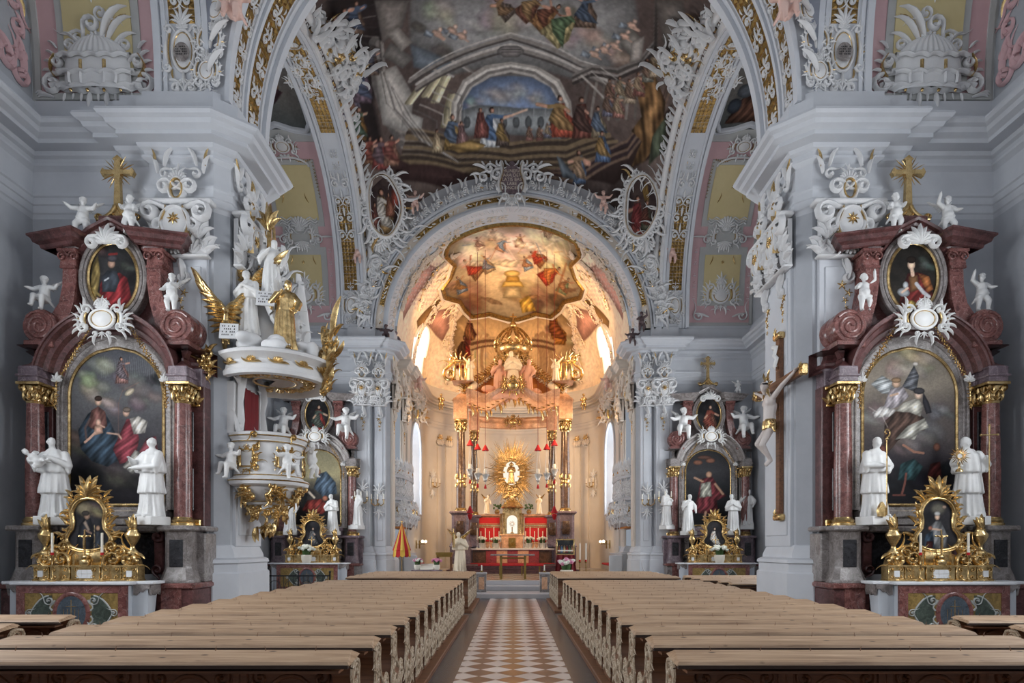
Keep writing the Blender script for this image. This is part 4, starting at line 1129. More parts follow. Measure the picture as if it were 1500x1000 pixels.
    mb = MB(); plaque_ring(mb, o0, o1, -.1, -.3); mb.tube([(x, -.3, z) for x, z in o0[1:]]+[(o0[0][0], -.3, o0[0][1])], .04, 6); mb.tube([(x*.93, -.3, z) for x, z in o0[1:]]+[(o0[0][0]*.93, -.3, o0[0][1])], .025, 6); B('niche_surround', mb, st['frame'])
    # arched pediment
    mb = MB(); pts = []; ra = 1.36; N = 30; a0 = .18
    for i in range(N+1):
        a = a0+(PI-2*a0)*i/N; pts.append((ra*math.cos(a), 0, 5.25+ra*1.0*math.sin(a)))
    outs = [((math.cos(a0+(PI-2*a0)*i/N), 0, math.sin(a0+(PI-2*a0)*i/N)), (0,-1,0)) for i in range(N+1)]
    mb.curve_sweep(pts, outs, [(-.28,0),(-.28,.3),(-.22,.34),(-.2,.42),(-.1,.46),(-.06,.56),(.02,.6),(.06,.7),(.1,.72),(.1,.76),(.14,.76),(.14,0)]); B('arched_pediment', mb, m1, None, 35)
    # attic wall, gable
    mb = MB(); mb.prism([(-1.35,6.0),(1.35,6.0),(1.2,6.5),(.85,7.0),(.8,8.1),(-.8,8.1),(-.85,7.0),(-1.2,6.5)], -.18, 0, 'y'); B('attic', mb, md)
    mb = MB(); gp = [(-1.0,8.06),(-.72,8.06),(-.62,8.1),(-.38,8.36),(0,8.56),(.38,8.36),(.62,8.1),(.72,8.06),(1.0,8.06)]
    gpd = densify(gp, .06, False); tn = []
    for i in range(len(gpd)):
        a = gpd[max(0,i-1)]; b = gpd[min(len(gpd)-1,i+1)]; L = math.hypot(b[0]-a[0], b[1]-a[1]); tn.append(((-(b[1]-a[1])/L, 0, (b[0]-a[0])/L), (0,-1,0)))
    mb.curve_sweep([(x,0,z) for x, z in gpd], tn, [(-.12,0),(-.1,.36),(-.04,.4),(0,.5),(.05,.52),(.07,.6),(.12,.62),(.12,0)])
    mb.prism([(-.6,8.05),(.6,8.05),(.36,8.32),(0,8.52),(-.36,8.32)], -.3, 0, 'y'); mb.box(-.28, .28, -.5, -.05, 8.6, 8.78, .03); B('gable', mb, m1, None, 35)
    for sx in (-1, 1):
        mb = MB(); a = sx*.28
        w = MB(); w.sweep([(-.42,.3),(-.42,-.25),(.36,-.25),(.36,.3)], [(-.0,8.08),(-.04,8.1),(-.06,8.16),(-.14,8.2),(-.17,8.28),(-.22,8.32),(-.22,8.36),(0,8.4)])
        w.add([(-.42,.3,8.4),(-.42,-.25,8.4),(.36,-.25,8.4),(.36,.3,8.4)], [(0,1,2,3)])
        ca, sa = math.cos(a), math.sin(a); w.v = [(sx*.98+x*ca-y*sa, -.3+x*sa+y*ca, z) for x, y, z in w.v]; mb.merge(w)
        B('wing_cornice', mb, m1)
    # oval frame
    o0 = oval_outline(0, 7.5, .68, .9); o1 = oval_outline(0, 7.5, .52, .72)
    mb = MB(); plaque_ring(mb, o0, o1, -.1, -.42); mb.tube([(x, -.42, z) for x, z in o0+o0[:1]], .045, 6); mb.tube([(x, -.43, z) for x, z in oval_outline(0,7.5,.6,.81)+oval_outline(0,7.5,.6,.81)[:1]], .03, 6); B('oval_surround', mb, st['frame'])
    # stucco cartouche over the arch, garlands, crest
    mw = MB(); mg = MB(); m = flat_map(0, -.78, 6.5); cart(mw, mg, m, 1.05, .72, 5, rich=2); c_ = B('cartouche', mw, 'statue', None, 60); mg.build('gilding', M['gold'], c_)
    mw = MB(); m = flat_map(0, -.62, 8.12); acanthus(mw, m, .42, 9, 2.4, .2); 
    for sx in (-1, 1): scroll(mw, sub(m, sx*.3, .02, sx*.5, .3, sx), 1, 1.2, .2); leaf(mw, sub(m, sx*.1, 0, -sx*1.2, .3, sx), 1, .2, .8)
    shell(mw, m, .3); B('crest', mw, 'statue', None, 60)
    for sx in (-1, 1):
        mg = MB(); m = flat_map(0, -.5, 0); R = random.Random(sx+5)
        festoon(mg, m, sx*.42, 6.42, sx*1.12, 5.3, .0, .07, 15, R); festoon(mg, m, sx*1.14, 5.25, sx*1.16, 4.75, 0, .07, 7, R)
        g = B('garland', mg, 'gold', None, 60)
        mw = MB(); acanthus(mw, sub(m, sx*1.13, 5.3), .2, 5, 2, .2); shell(mw, sub(m, sx*1.13, 5.28), .14); B('tassel_shell', mw, 'statue', g)
    return t
def pedmesh(cx, cy, a, b, z0, z1):
    pr = [(1.28, z0), (1.28, z0+.06), (1.22, z0+.1), (1.12, z0+.2), (1.02, z0+.28), (1.0, z0+.34), (1.0, z1-.08), (1.06, z1-.04), (1.1, z1)]
    vs = []; fs = []
    for (s, z) in pr:
        for (ux, uy) in ((-1,-.7),(-.7,-1),(.7,-1),(1,-.7),(1,1),(-1,1)): vs.append((cx+ux*a*s, cy+uy*b*s, z))
    for k in range(len(pr)-1):
        for i in range(6): j = (i+1) % 6; fs.append((k*6+i, k*6+j, (k+1)*6+j, (k+1)*6+i))
    return vs, fs
S1m = dict(main='redd', alt='red', light='grey', dark='redd', base='red', ent='violet', frame='grey')
S2m = dict(main='grey', alt='red', light='violet', dark='grey', base='red', ent='grey', frame='grey')
AX = 8.25
retable('tall red marble altarpiece with twin columns in the left foreground bay', -AX, 13.44, S1m, .98)
retable('tall red marble altarpiece with twin columns in the right foreground bay', AX, 13.44, S1m, .98)
retable('distant grey marble altarpiece half hidden behind the pulpit', -8.45, D2-.02, S2m)
retable('distant grey marble altarpiece in the right far bay', 8.45, D2-.02, S2m)
def mensa(label, X, Y, w=2.08, dp=.55):
    t = thing('altar_table', label, 'altar', (X, Y, 0)); h = w/2
    mb = MB(); mb.box(-h+.02, h-.02, .04, dp*.75, 0, 1.06, .01)
    for sx in (-1, 1):
        pol = [(.2,0),(.9*dp,0),(.95*dp,.3),(.82*dp,.55),(.9*dp,.8),(1.0*dp,1.06),(.2,1.06)]; a, b = sorted((sx*(h-.3), sx*(h+.28))); mb.prism(pol, a, b, 'x')
    mb.build('body', M['white'], t, 30)
    mb = MB(); mb.box(-h-.1, h+.1, -.06, .2, 1.08, 1.14, .015); mb.box(-h-.42, h+.42, .15, dp+.02, 1.08, 1.14, .015); mb.build('table_slab', M['slab'], t)
    R = random.Random(int(abs(X*10)))
    for sx in (-1, 1):
        mb = MB()
        pts = [(.2,1.08)]+[(.2+(dp-.2)*i/12, 1.08-(.12+.1*abs(math.sin(i*1.3)))) for i in range(13)]+[(dp,1.08)]; a, b = sorted((sx*(h+.3), sx*(h+.34))); mb.prism(pts, a, b, 'x')
        mb.prism([(sx*(h+.02),1.08)]+[(sx*(h+.02+.3*i/5), 1.08-(.2-.03*i+.04*(i%2))) for i in range(6)]+[(sx*(h+.34),1.08)], .17, .2, 'y')
        mb.build('marbled_valance', M['grey'], t)
    # frontal: border frame, field, inlay oval and strapwork
    fr = MB(); fr.box(-h, h, -.01, .05, .04, .16); fr.box(-h, h, -.01, .05, .93, 1.07); fr.box(-h, -h+.16, -.01, .05, .16, .93); fr.box(h-.16, h, -.01, .05, .16, .93)
    f = fr.build('frontal', M['red'], t)
    mb = MB(); mb.box(-h+.16, h-.16, .0, .05, .16, .93); mb.build('field', M['ochre'], f)
    m = flat_map(0, 0, .545)
    mb = MB(); ring(mb, m, .31, .36, .05, 32, .02); mb.build('oval_frame', M['red'], f)
    mb = MB(); disc(mb, m, .29, .34, .012); mb.build('oval_inlay', M['inlay'], f)
    for sx in (-1, 1):
        mb = MB(); pol = [(.36,.33),(.55,.34),(.62,.2),(.74,.1),(.80,.0),(.74,-.1),(.62,-.2),(.55,-.34),(.36,-.33),(.42,-.15),(.38,0),(.42,.15)]
        mb.add([m(sx*x, y, .008) for x, y in pol], [tuple(range(12))])
        mb.build('green_inlay', M['greenm'], f, 0)
    mb = MB()
    for sx in (-1, 1):
        for sy in (-1, 1):
            scroll(mb, sub(m, sx*.42, sy*.24, -sx*sy*1.2, .2, sx*sy), 1, 1.2, .1)
            ribbon(mb, m, [(sx*(.42+.06*i), sy*(.33-.33*(i/6)**2)) for i in range(7)], [.018]*7, [.012]*7)
            ribbon(mb, m, [(sx*(.36+.05*math.sin(i*1.2)), sy*(.05+.05*i)) for i in range(5)], [.02]*5, [.012]*5)
        scroll(mb, sub(m, sx*.8, 0, 0, .16, sx), 1, 1.3, .1)
    mb.build('strapwork', M['strap'], f)
    mb = MB(); 
    ribbon(mb, m, [(0,-.2),(0,.25)], [.008]*2, [.02]*2); ribbon(mb, m, [(-.1,.13),(.1,.13)], [.008]*2, [.02]*2)
    for x in (-.14,-.07,.07,.14): ribbon(mb, m, [(x,-.2),(x,.08)], [.005]*2, [.018]*2)
    ribbon(mb, m, [(-.2,-.2),(.2,-.2)], [.008]*2, [.018]*2); mb.build('emblem', M['goldd'], f)
    return t
M['ochre'] = m_marble('marble_ochre', srgb('8c7340'), srgb('a89058'), srgb('584624'), 4, .35, .01)
M['greenm'] = m_marble('marble_green', srgb('48524a'), srgb('78807a'), srgb('2c332d'), 4, .3, .02)
M['inlay'] = m_marble('marble_blue', srgb('4c5660'), srgb('77808a'), srgb('33393f'), 4, .3, .02)
M['strap'] = m_plain('strapwork_white', srgb('a9acaa'), .5, 0, .1)
mensa('white-sided altar table with inlaid marble frontal before the left foreground altarpiece', -8.32, 11.9)
mensa('white-sided altar table with inlaid marble frontal before the right foreground altarpiece', 8.32, 11.9)
mensa('small inlaid altar table beyond the iron railing on the far left', -8.45, 25.9, 2.5, .5)
mensa('small inlaid altar table behind the side pews on the far right', 8.45, 25.9, 2.5, .5)
# ---------------------------------------------------------------- paintings
def painting(name, label, loc, sc, wf, z0, z1, cv, nu, nv, frame='gold', fw=.035, zoff=0, uvf=None, cat='painting', mat='paint'):
    """vertical picture whose half width at height z is wf(z)"""
    mb = MB(); e = (z1-z0)*.0005
    f = lambda u, v: ((2*u-1)*wf(z0+e+(z1-z0-2*e)*v), 0, z0+e+(z1-z0-2*e)*v)
    mb.grid(f, nu, nv)
    wm = max(wf(z0+(z1-z0)*i/50) for i in range(51))
    o = mb.build(name, M[mat], None, 0, False); o.location = loc; o.scale = (sc, sc, sc); tag(o, label, cat)
    a = np.array(mb.v); put_col(o, cv.at((a[:, 0]+wm)/(2*wm), (z1-a[:, 2])/(z1-z0)))
    N = 40; out = [(-wf(z0+e+(z1-z0-2*e)*i/N), z0+(z1-z0)*i/N) for i in range(N+1)]+[(wf(z0+e+(z1-z0-2*e)*(N-i)/N), z0+(z1-z0)*(N-i)/N) for i in range(N+1)]
    mb = MB(); mb.prism([(x*1.01, z) for x, z in out], .01, .05, 'y'); mb.build('panel_back', M['dark'], o)
    mb = MB(); mb.tube([(x, -.01, z) for x, z in out+out[:1]], fw, 6); mb.build('gilt_frame', M[frame], o)
    return o
def boxcv(x0, x1, y0, y1, W, seed):
    H = int(W*(y1-y0)/(x1-x0)); k = W/(x1-x0)
    c = Cv(W, H, lambda x, y: ((x-x0)*k, (y-y0)*k), seed); c.k = k; return c
h3 = lambda s: tuple(int(s[i:i+2], 16)/255 for i in (0,2,4))
def clouds(c, pts, col, n=3, r=10):
    for (x, y, s) in pts:
        for i in range(n):
            c.ell(x+(c.r.rand()-.5)*s*1.6, y+(c.r.rand()-.5)*s, s*(.6+.5*c.r.rand()), s*(.35+.3*c.r.rand()), [v*(.85+.3*c.r.rand()) for v in col], c.r.rand()*.8, .45, s*c.k*.35, .15)
# main painting, left foreground
c = boxcv(106, 242, 512, 735, 230, 3); c.grad([(0,h3('4c4f58')),(.3,h3('5c5d60')),(.55,h3('403e44')),(.8,h3('2c2a30')),(1,h3('201d22'))], 3, .25)
clouds(c, [(150,570,22),(135,555,14),(160,590,16),(150,540,18)], h3('97927c'), 5); clouds(c, [(195,560,20),(215,585,20)], h3('77686a'), 4); clouds(c, [(135,665,22),(170,690,25),(120,640,16)], h3('5a5148'), 5)
clouds(c, [(120,690,22),(200,715,25),(230,560,14)], h3('26252b'), 4)
for i in range(26): x = 150+i*3; c.line([(x, 522+8*c.r.rand()), (x+2, 545+12*c.r.rand())], .8, h3('8a8c90'), .35)
c.fig(180, 562, 38, h3('8a5f58'), h3('6a6068'), .0, arm=[(.3,.05)]); 
c.poly([(118,628),(132,605),(142,598),(155,600),(165,618),(175,640),(180,668),(160,680),(138,672),(122,655)], h3('34485a'), fold=(.6,.25,.35))
c.poly([(132,622),(137,600),(147,594),(157,602),(160,622),(148,632)], h3('7a4c44'), fold=(.3,.3,.25)); c.ell(147,587,5,6.5,h3('c39a80')); c.ell(147,583,5.5,4,h3('3d2c24')); c.line([(135,612),(128,625),(130,640)],3,h3('5e4a48'))
c.ell(147,617,4,5,h3('cf9f85')); c.poly([(142,622),(152,621),(154,632),(140,636)], h3('c9967c')); c.line([(142,632),(134,640),(128,645)],3.4,h3('c9967c')); c.line([(148,620),(156,624)],2,h3('c9967c'))
c.poly([(168,655),(188,612),(198,612),(206,640),(200,670),(178,676)], h3('8f3440'), fold=(.8,.3,.3)); c.poly([(192,612),(205,608),(218,616),(214,632),(198,634)], h3('b9b2a8'), fold=(.4,.35,.3)); c.ell(187,603,5,6,h3('b88f78')); c.ell(188,599,6,4,h3('6a5a50'))
c.poly([(205,660),(216,640),(230,636),(234,665),(220,684),(200,676)], h3('93404c'), fold=(.9,.25,.35)); c.poly([(182,680),(200,656),(212,662),(208,680),(196,690)], h3('9a978e'), fold=(.7,.3,.3)); c.line([(160,632),(176,634),(180,640)],2.4,h3('b88f78'))
c.line([(206,560),(182,572),(176,590),(176,640)],.9,h3('8a5a4a'),.5); c.ell(192,574,8,4,h3('b9a98c'),-.6)
c.grain(90,.1)
AW = lambda w, zs, zt: (lambda z: w if z < zs else w*math.sqrt(max(0, 1-((z-zs)/(zt-zs))**2)))
painting('altar_painting', 'large arched dark painting of seated figures in blue and rose in the left foreground altarpiece', (-AX, 13.44-.29, 0), .98, AW(1.0,5.05,6.05), 2.72, 6.05, c, 150, 240)
# right foreground
c = boxcv(1272, 1405, 505, 738, 230, 4); c.grad([(0,h3('6b6358')),(.2,h3('857a6a')),(.45,h3('5d5450')),(.7,h3('39343a')),(1,h3('1f1e24'))], 3, .25)
clouds(c, [(1335,530,25),(1350,515,20),(1320,540,20)], h3('a3967c'), 5); clouds(c, [(1300,600,22),(1360,630,22),(1385,600,14),(1330,650,20)], h3('77706c'), 5); clouds(c, [(1290,700,22),(1350,710,26),(1395,680,16)], h3('23262e'), 5)
c.poly([(1318,556),(1300,545),(1284,558),(1300,572),(1316,572)], h3('9aa0a2'), fold=(1.2,.5,.3)); c.poly([(1328,562),(1345,530),(1352,545),(1348,570)], h3('5c5f66'), fold=(1.2,.5,.3))
c.poly([(1306,580),(1312,564),(1330,562),(1338,576),(1322,592),(1300,598)], h3('a39aa0'), fold=(.5,.35,.25)); c.ell(1320,557,6,6.5,h3('bb9476')); c.ell(1320,552,7,4,h3('8a6a4a')); c.line([(1312,575),(1322,572)],3,h3('bb9476'))
c.poly([(1286,600),(1300,590),(1320,596),(1312,606),(1290,608)], h3('b9b4b0'), fold=(.4,.4,.25))
c.poly([(1302,650),(1304,612),(1322,596),(1345,596),(1362,610),(1360,626),(1338,630),(1322,642),(1308,660)], h3('5a4238'), fold=(.5,.3,.3))
c.poly([(1318,598),(1330,586),(1350,578),(1358,590),(1354,606),(1340,600)], h3('b6b1a2'), fold=(.8,.3,.2)); c.ell(1351,573,6,7.5,h3('c0a088')); c.ell(1352,568,8,5,h3('3c3a3e')); c.poly([(1358,570),(1366,585),(1370,600),(1362,602),(1357,585)], h3('34323a'))
c.poly([(1318,640),(1336,620),(1360,608),(1366,622),(1352,628),(1346,640),(1330,638)], h3('b3b0a2'), fold=(.8,.3,.3))
c.line([(1330,648),(1345,658),(1358,660)],3.4,h3('a06a52')); c.ell(1301,655,6,7,h3('6e3f34')); c.ell(1303,668,8,5,h3('8a4a3c')); c.poly([(1322,700),(1326,676),(1345,668),(1358,680),(1346,700)], h3('2f5458'), fold=(.5,.3,.3))
c.poly([(1362,700),(1368,676),(1382,672),(1384,694)], h3('5d2624'), fold=(.5,.3,.3)); c.ell(1377,651,5,6,h3('7a4a38')); c.line([(1334,690),(1332,705),(1328,720)],3,h3('8a4f42')); c.line([(1332,722),(1316,722)],2.6,h3('7a4238')); c.line([(1282,592),(1300,604),(1308,622)],1,h3('d8d0c0'),.5)
c.ell(1347,528,4,3,h3('b0a8a0')); c.grain(90,.1)
painting('altar_painting', 'large arched painting of a veiled saint and angel on clouds in the right foreground altarpiece', (AX, 13.44-.29, 0), .98, AW(1.0,5.05,6.05), 2.72, 6.05, c, 150, 240)
# ovals
OV = lambda w, zc, r: (lambda z: w*math.sqrt(max(0, 1-((z-zc)/r)**2)))
c = boxcv(135, 201, 357, 447, 120, 5); c.fill(h3('1f1e20'), h3('3a3a3c'), 3); clouds(c, [(190,385,10),(150,365,10)], h3('56504a'), 3)
c.poly([(136,425),(140,385),(147,372),(150,395),(146,430)], h3('8a733a'), fold=(.2,.3,.3)); c.poly([(148,445),(150,410),(156,396),(176,395),(186,402),(192,430),(185,446)], h3('8c2328'), fold=(.5,.3,.3))
c.poly([(153,420),(152,400),(160,392),(172,393),(176,405),(170,420)], h3('3d444e'), fold=(.2,.2,.2)); c.line([(156,405),(161,402)],2,h3('aab0b8')); c.ell(165,383,5,6,h3('a87f68')); c.ell(166,376,7,5,h3('46434a')); c.line([(162,371),(172,370)],3,h3('8a2a28')); c.line([(146,428),(152,432)],3,h3('a87f68')); c.line([(138,415),(150,425)],3,h3('8a733a')); c.grain()
painting('oval_painting', 'oval painting of an armoured figure with red cloak above the left foreground altar', (-AX, 13.44-.40, 0), .98, OV(.52,7.5,.72), 6.78, 8.22, c, 70, 100)
c = boxcv(1302, 1372, 357, 452, 120, 6); c.fill(h3('1e1c1a'), h3('35302b'), 3); clouds(c, [(1360,385,10)], h3('5a5f5c'), 4)
c.poly([(1316,450),(1322,420),(1330,398),(1345,396),(1360,402),(1366,430),(1352,450)], h3('6f2320'), fold=(.5,.3,.3)); c.poly([(1345,398),(1360,402),(1366,420),(1358,424),(1350,410)], h3('b0622c'), fold=(.8,.3,.25)); c.poly([(1331,402),(1344,400),(1346,420),(1334,424)], h3('7c5230'))
c.ell(1335,386,5.5,7,h3('d3ab8c')); c.ell(1335,379,7,5,h3('2c201a')); c.line([(1336,393),(1337,400)],5,h3('cfa688')); c.line([(1342,412),(1352,424),(1360,430)],5,h3('a9aab0')); c.ell(1324,424,9,6,h3('8a9096'),.2); c.ell(1327,414,4,5,h3('9aa0a4')); c.line([(1330,418),(1322,424)],3,h3('cfa688')); c.ell(1334,442,9,7,h3('a98a3a'),fold=(.5,.4,.3)); c.grain()
painting('oval_painting', 'oval painting of a woman holding a lamb above the right foreground altar', (AX, 13.44-.40, 0), .98, OV(.52,7.5,.72), 6.78, 8.22, c, 70, 100)
# far bay pictures
c = boxcv(428, 496, 665, 775, 120, 7); c.grad([(0,h3('7a7558')),(.3,h3('a09468')),(.6,h3('3c3a3a')),(1,h3('231d1c'))], 3, .3); clouds(c, [(440,730,10),(435,690,12)], h3('1f2226'), 4)
c.poly([(455,720),(462,700),(474,696),(488,712),(490,728),(470,734)], h3('4a6076'), fold=(.5,.4,.3)); c.ell(462,697,4,4.5,h3('8f6a50')); c.poly([(438,752),(446,738),(466,736),(480,748),(468,758),(450,756)], h3('99332c'), fold=(.6,.4,.3)); c.ell(472,735,4,4,h3('b5684c')); c.line([(464,745),(450,760)],3,h3('6d3a32')); c.line([(448,726),(456,734)],3,h3('c8b8a0')); c.grain()
painting('altar_painting', 'arched painting with blue and red figures under a pale sky behind the pulpit', (-8.45, D2-.32, 0), 1, AW(.98,5.05,6.0), 2.72, 6.0, c, 60, 90)
c = boxcv(1010, 1068, 662, 782, 120, 8); c.grad([(0,h3('2c2c2e')),(.3,h3('3c3c40')),(.6,h3('24262a')),(1,h3('1c1a1c'))], 3, .3)
c.poly([(1018,760),(1026,735),(1030,708),(1044,704),(1052,720),(1062,735),(1050,742),(1052,766)], h3('7c2c34'), fold=(.4,.4,.35)); c.poly([(1028,738),(1030,715),(1042,712),(1044,735)], h3('8f8f80'), fold=(.3,.4,.3)); c.ell(1040,701,4,5,h3('a97c5e')); c.line([(1032,712),(1022,706)],3,h3('a97c5e')); c.line([(1048,716),(1058,732)],3,h3('a97c5e')); c.ell(1026,682,6,4,h3('7a4c38')); c.ell(1042,679,6,4,h3('7a4c38')); c.ell(1034,674,9,3,h3('5c3c30')); c.line([(1036,760),(1034,772)],3,h3('a97c5e')); c.grain()
painting('altar_painting', 'arched dark painting of a standing figure in red cloak in the right far bay', (8.45, D2-.32, 0), 1, AW(.98,5.05,6.0), 2.72, 6.0, c, 60, 90)
for (X, lab, cc, sd) in ((-8.45, 'small oval painting of a red-robed figure above the far left altar', h3('9c2f28'), 9), (8.45, 'small oval painting of a brown-robed figure above the far right altar', h3('6f4434'), 10)):
    c = boxcv(0, 60, 0, 80, 80, sd); c.fill(h3('1c1b1c'), h3('353436'), 3); c.fig(30, 82, 66, cc, h3('4a5a50') if X < 0 else h3('8a3f30'), .05, arm=[(-.2,-.2),(.3,-.1)], skin=h3('b98e70')); c.grain()
    painting('oval_painting', lab, (X, D2-.44, 0), 1, OV(.52,7.5,.72), 6.78, 8.22, c, 36, 50)

# ---------------------------------------------------------------- gilded altar shrines
def shrine(label, X, Y, Z, cv, sc=1):
    t = thing('gilded_shrine', label, 'reliquary', (X, Y, Z), sc=sc)
    # predella boxes
    for (x0, x1) in ((-1.0,-.70),(-.69,-.30),(-.28,.28),(.30,.69),(.70,1.0)):
        mb = MB(); mb.box(x0, x1, -.14, .12, 0, .30, .015); mb.box(x0-.01, x1+.01, -.16, .13, .27, .31, .008); mb.box(x0-.01, x1+.01, -.16, .13, 0, .03, .008)
        m = flat_map((x0+x1)/2, -.145, .15); w = (x1-x0)
        for sx in (-1, 1):
            for sy in (-1, 1): scroll(mb, sub(m, sx*w*.28, sy*.07, sx*sy*1.2, .1, sx), 1, 1, .14)
        b = mb.build('predella_box', M['gold'], t, 40)
        if x1-x0 < .35:
            mb = MB(); mb.box((x0+x1)/2-.05, (x0+x1)/2+.05, -.16, -.14, .08, .2); mb.build('card', M['paper'], b)
        elif x1-x0 > .5:
            mb = MB(); 
            for i in range(3): mb.box(-.15+.1*i, -.055+.1*i, -.16, -.14, .06, .14); mb.box(-.15+.1*i, -.055+.1*i, -.16, -.14, .145, .22)
            mb.build('card', M['paper'], b)
    # stepped scroll shoulders + base of frame
    mb = MB()
    mb.prism([(-.55,.3),(.55,.3),(.46,.42),(.34,.5),(.2,.56),(-.2,.56),(-.34,.5),(-.46,.42)], -.05, .1, 'y')
    mb.box(-.26, .26, -.08, .1, .3, .6, .02)
    m = flat_map(0, -.06, 0)
    for sx in (-1, 1):
        for (u, v, a, s) in ((.78,.42,0,.34),(.5,.42,2.2,.34),(.62,.55,1.0,.3),(.46,.66,2.6,.26),(.9,.38,4,.22)): scroll(mb, sub(m, sx*u, v, sx*a, s, sx), 1, 1.2, .17)
        for i in range(6): leaf(mb, sub(m, sx*(.4+.1*i), .42+.06*(i%3), -sx*(.3+.3*i), .24, sx), 1, .18, 1.2)
        mb.prism([(sx*.72,.3),(sx*.98,.3),(sx*.96,.4),(sx*.86,.5),(sx*.74,.44)], -.06, .08, 'y')
    mb.build('shoulder', M['gold'], t, 60)
    # picture frame: pear outline
    pear = lambda z: (.3*math.sqrt(max(0, 1-((z-1.28)/.30)**2)) if z > 1.28 else .30+(-.02*math.sin((1.28-z)/.28*PI) if z > 1.0 else .10*math.sin(min(1,(1.0-z)/.18)*PI/2)*1.0) if z > .82 else .40*math.sqrt(max(0, 1-((.82-z)/.22)**2)))
    N = 44; z0, z1 = .60, 1.58
    out = [(-pear(z0+(z1-z0)*i/N), z0+(z1-z0)*i/N) for i in range(N+1)]+[(pear(z0+(z1-z0)*(N-i)/N), z0+(z1-z0)*(N-i)/N) for i in range(N+1)]
    mb = MB(); m = flat_map(0, -.04, 0)
    cx, cz = 0, 1.05
    for k, (s_, w) in enumerate(((1.05,.035),(1.16,.03))): ribbon(mb, m, [(x*s_, cz+(z-cz)*(1+(s_-1)*.7)) for x, z in out+out[:1]], [w]*(len(out)+1), [.05]*(len(out)+1))
    R = random.Random(int(X*7)+90)
    for i in range(2, len(out)-2, 3):
        x, z = out[i]; L = math.hypot(x, z-cz); a = math.atan2(z-cz, x)-PI/2
        leaf(mb, sub(m, x*1.14, cz+(z-cz)*1.1, a+R.uniform(-.7,.7), R.uniform(.14,.24), R.choice((-1,1))), 1, .2, 1.3)
        if i % 2: scroll(mb, sub(m, x*1.25, cz+(z-cz)*1.14, a+1, .12, 1 if x > 0 else -1), 1, 1.1, .2)
    acanthus(mb, sub(m, 0, 1.62), .42, 9, 2.6, .2); shell(mb, sub(m, 0, 1.6), .2)
    for sx in (-1, 1):
        scroll(mb, sub(m, sx*.16, 1.78, -sx*2.2, .18, sx), 1, 1.2, .2); leaf(mb, sub(m, sx*.26, 1.52, -sx*.9, .26, sx), 1, .2, 1.1); leaf(mb, sub(m, sx*.08, 1.8, -sx*.2, .26, sx), 1, .2, .9); leaf(mb, sub(m, sx*.3, 1.62, -sx*.6, .22, sx), 1, .2, 1)
        leaf(mb, sub(m, sx*.40, 1.1, -sx*.6, .26, sx), 1, .2, 1.2); leaf(mb, sub(m, sx*.46, .85, -sx*1.0, .26, sx), 1, .2, 1.2)
    mb.build('carved_frame', M['gold'], t, 60)
    # picture
    mb = MB(); e = .002; mb.grid(lambda u, v: ((2*u-1)*pear(z0+e+(z1-z0-2*e)*v), -.03, z0+e+(z1-z0-2*e)*v), 44, 60)
    o = mb.build('picture', M['paint'], t, 0, False); a = np.array(mb.v); put_col(o, cv.at((a[:, 0]+.42)/.84, (z1-a[:, 2])/(z1-z0)))
    mb = MB(); mb.prism(out, -.02, .03, 'y'); mb.build('picture_back', M['goldd'], t)
    # flame urns at the sides
    for sx in (-1, 1):
        mb = MB(); mb.lathe([(.0,.5),(.10,.5),(.11,.56),(.05,.62),(.04,.68),(.08,.74),(.13,.84),(.14,.9),(.09,.96),(.1,1.0),(0,1.0)], (sx*.84, -.02, 0), 12)
        for i in range(8): 
            a = 2*PI*i/8; leaf(mb, sub(flat_map(sx*.84+.05*math.cos(a), -.02+.05*math.sin(a), .98, (math.cos(a), math.sin(a), 0), (-math.sin(a), math.cos(a), 0)), 0, 0, .1), .26, .2, .7)
        leaf(mb, sub(flat_map(sx*.84, -.03, .98), 0, 0, 0), .32, .2, .3); leaf(mb, sub(flat_map(sx*.84, -.03, .98), 0, 0, .5), .26, .2, -.5)
        mb.build('flame_urn', M['gold'], t, 60)
    # little crucifix on a tabernacle block
    mb = MB(); mb.box(-.09, .09, -.2, -.08, .3, .42, .02); mb.box(-.06, .06, -.18, -.09, .42, .5, .02); mb.tube([(0,-.15,.5),(0,-.15,.98)], .016, 6); mb.tube([(-.12,-.15,.86),(.12,-.15,.86)], .015, 6)
    mb.tube([(0,-.17,.6),(.0,-.175,.72),(0,-.17,.84)], [.012,.02,.018], 6); mb.tube([(-.1,-.165,.88),(0,-.17,.83),(.1,-.165,.88)], .01, 5); mb.ball((0,-.175,.87), .022)
    mb.build('crucifix', M['gold'], t, 50)
    return t
def shrine_cv(seed, f):
    c = Cv(110, 128, lambda x, y: (x*1.1, y*1.1), seed); c.k = 1.1; c.fill(h3('1c1c22'), h3('38363a'), 3); f(c); c.grain(); return c
def s1(c):
    clouds(c, [(50,20,22),(70,30,16)], h3('857555'), 5); c.poly([(20,110),(28,60),(40,42),(54,44),(60,75),(58,112)], h3('272a33'), fold=(.2,.2,.25)); c.ell(45,38,7,9,h3('8a6a55')); c.ell(42,32,9,6,h3('3a3430')); c.poly([(36,54),(42,48),(52,70),(48,74)], h3('a08a78')); c.line([(40,70),(55,78)],4,h3('8a6a55'))
    c.ell(70,66,5,6,h3('9a7458')); c.poly([(62,110),(66,74),(76,74),(82,110)], h3('3c4450'), fold=(.2,.3,.3)); c.line([(62,110),(62,60)],1.2,h3('b9a070'))
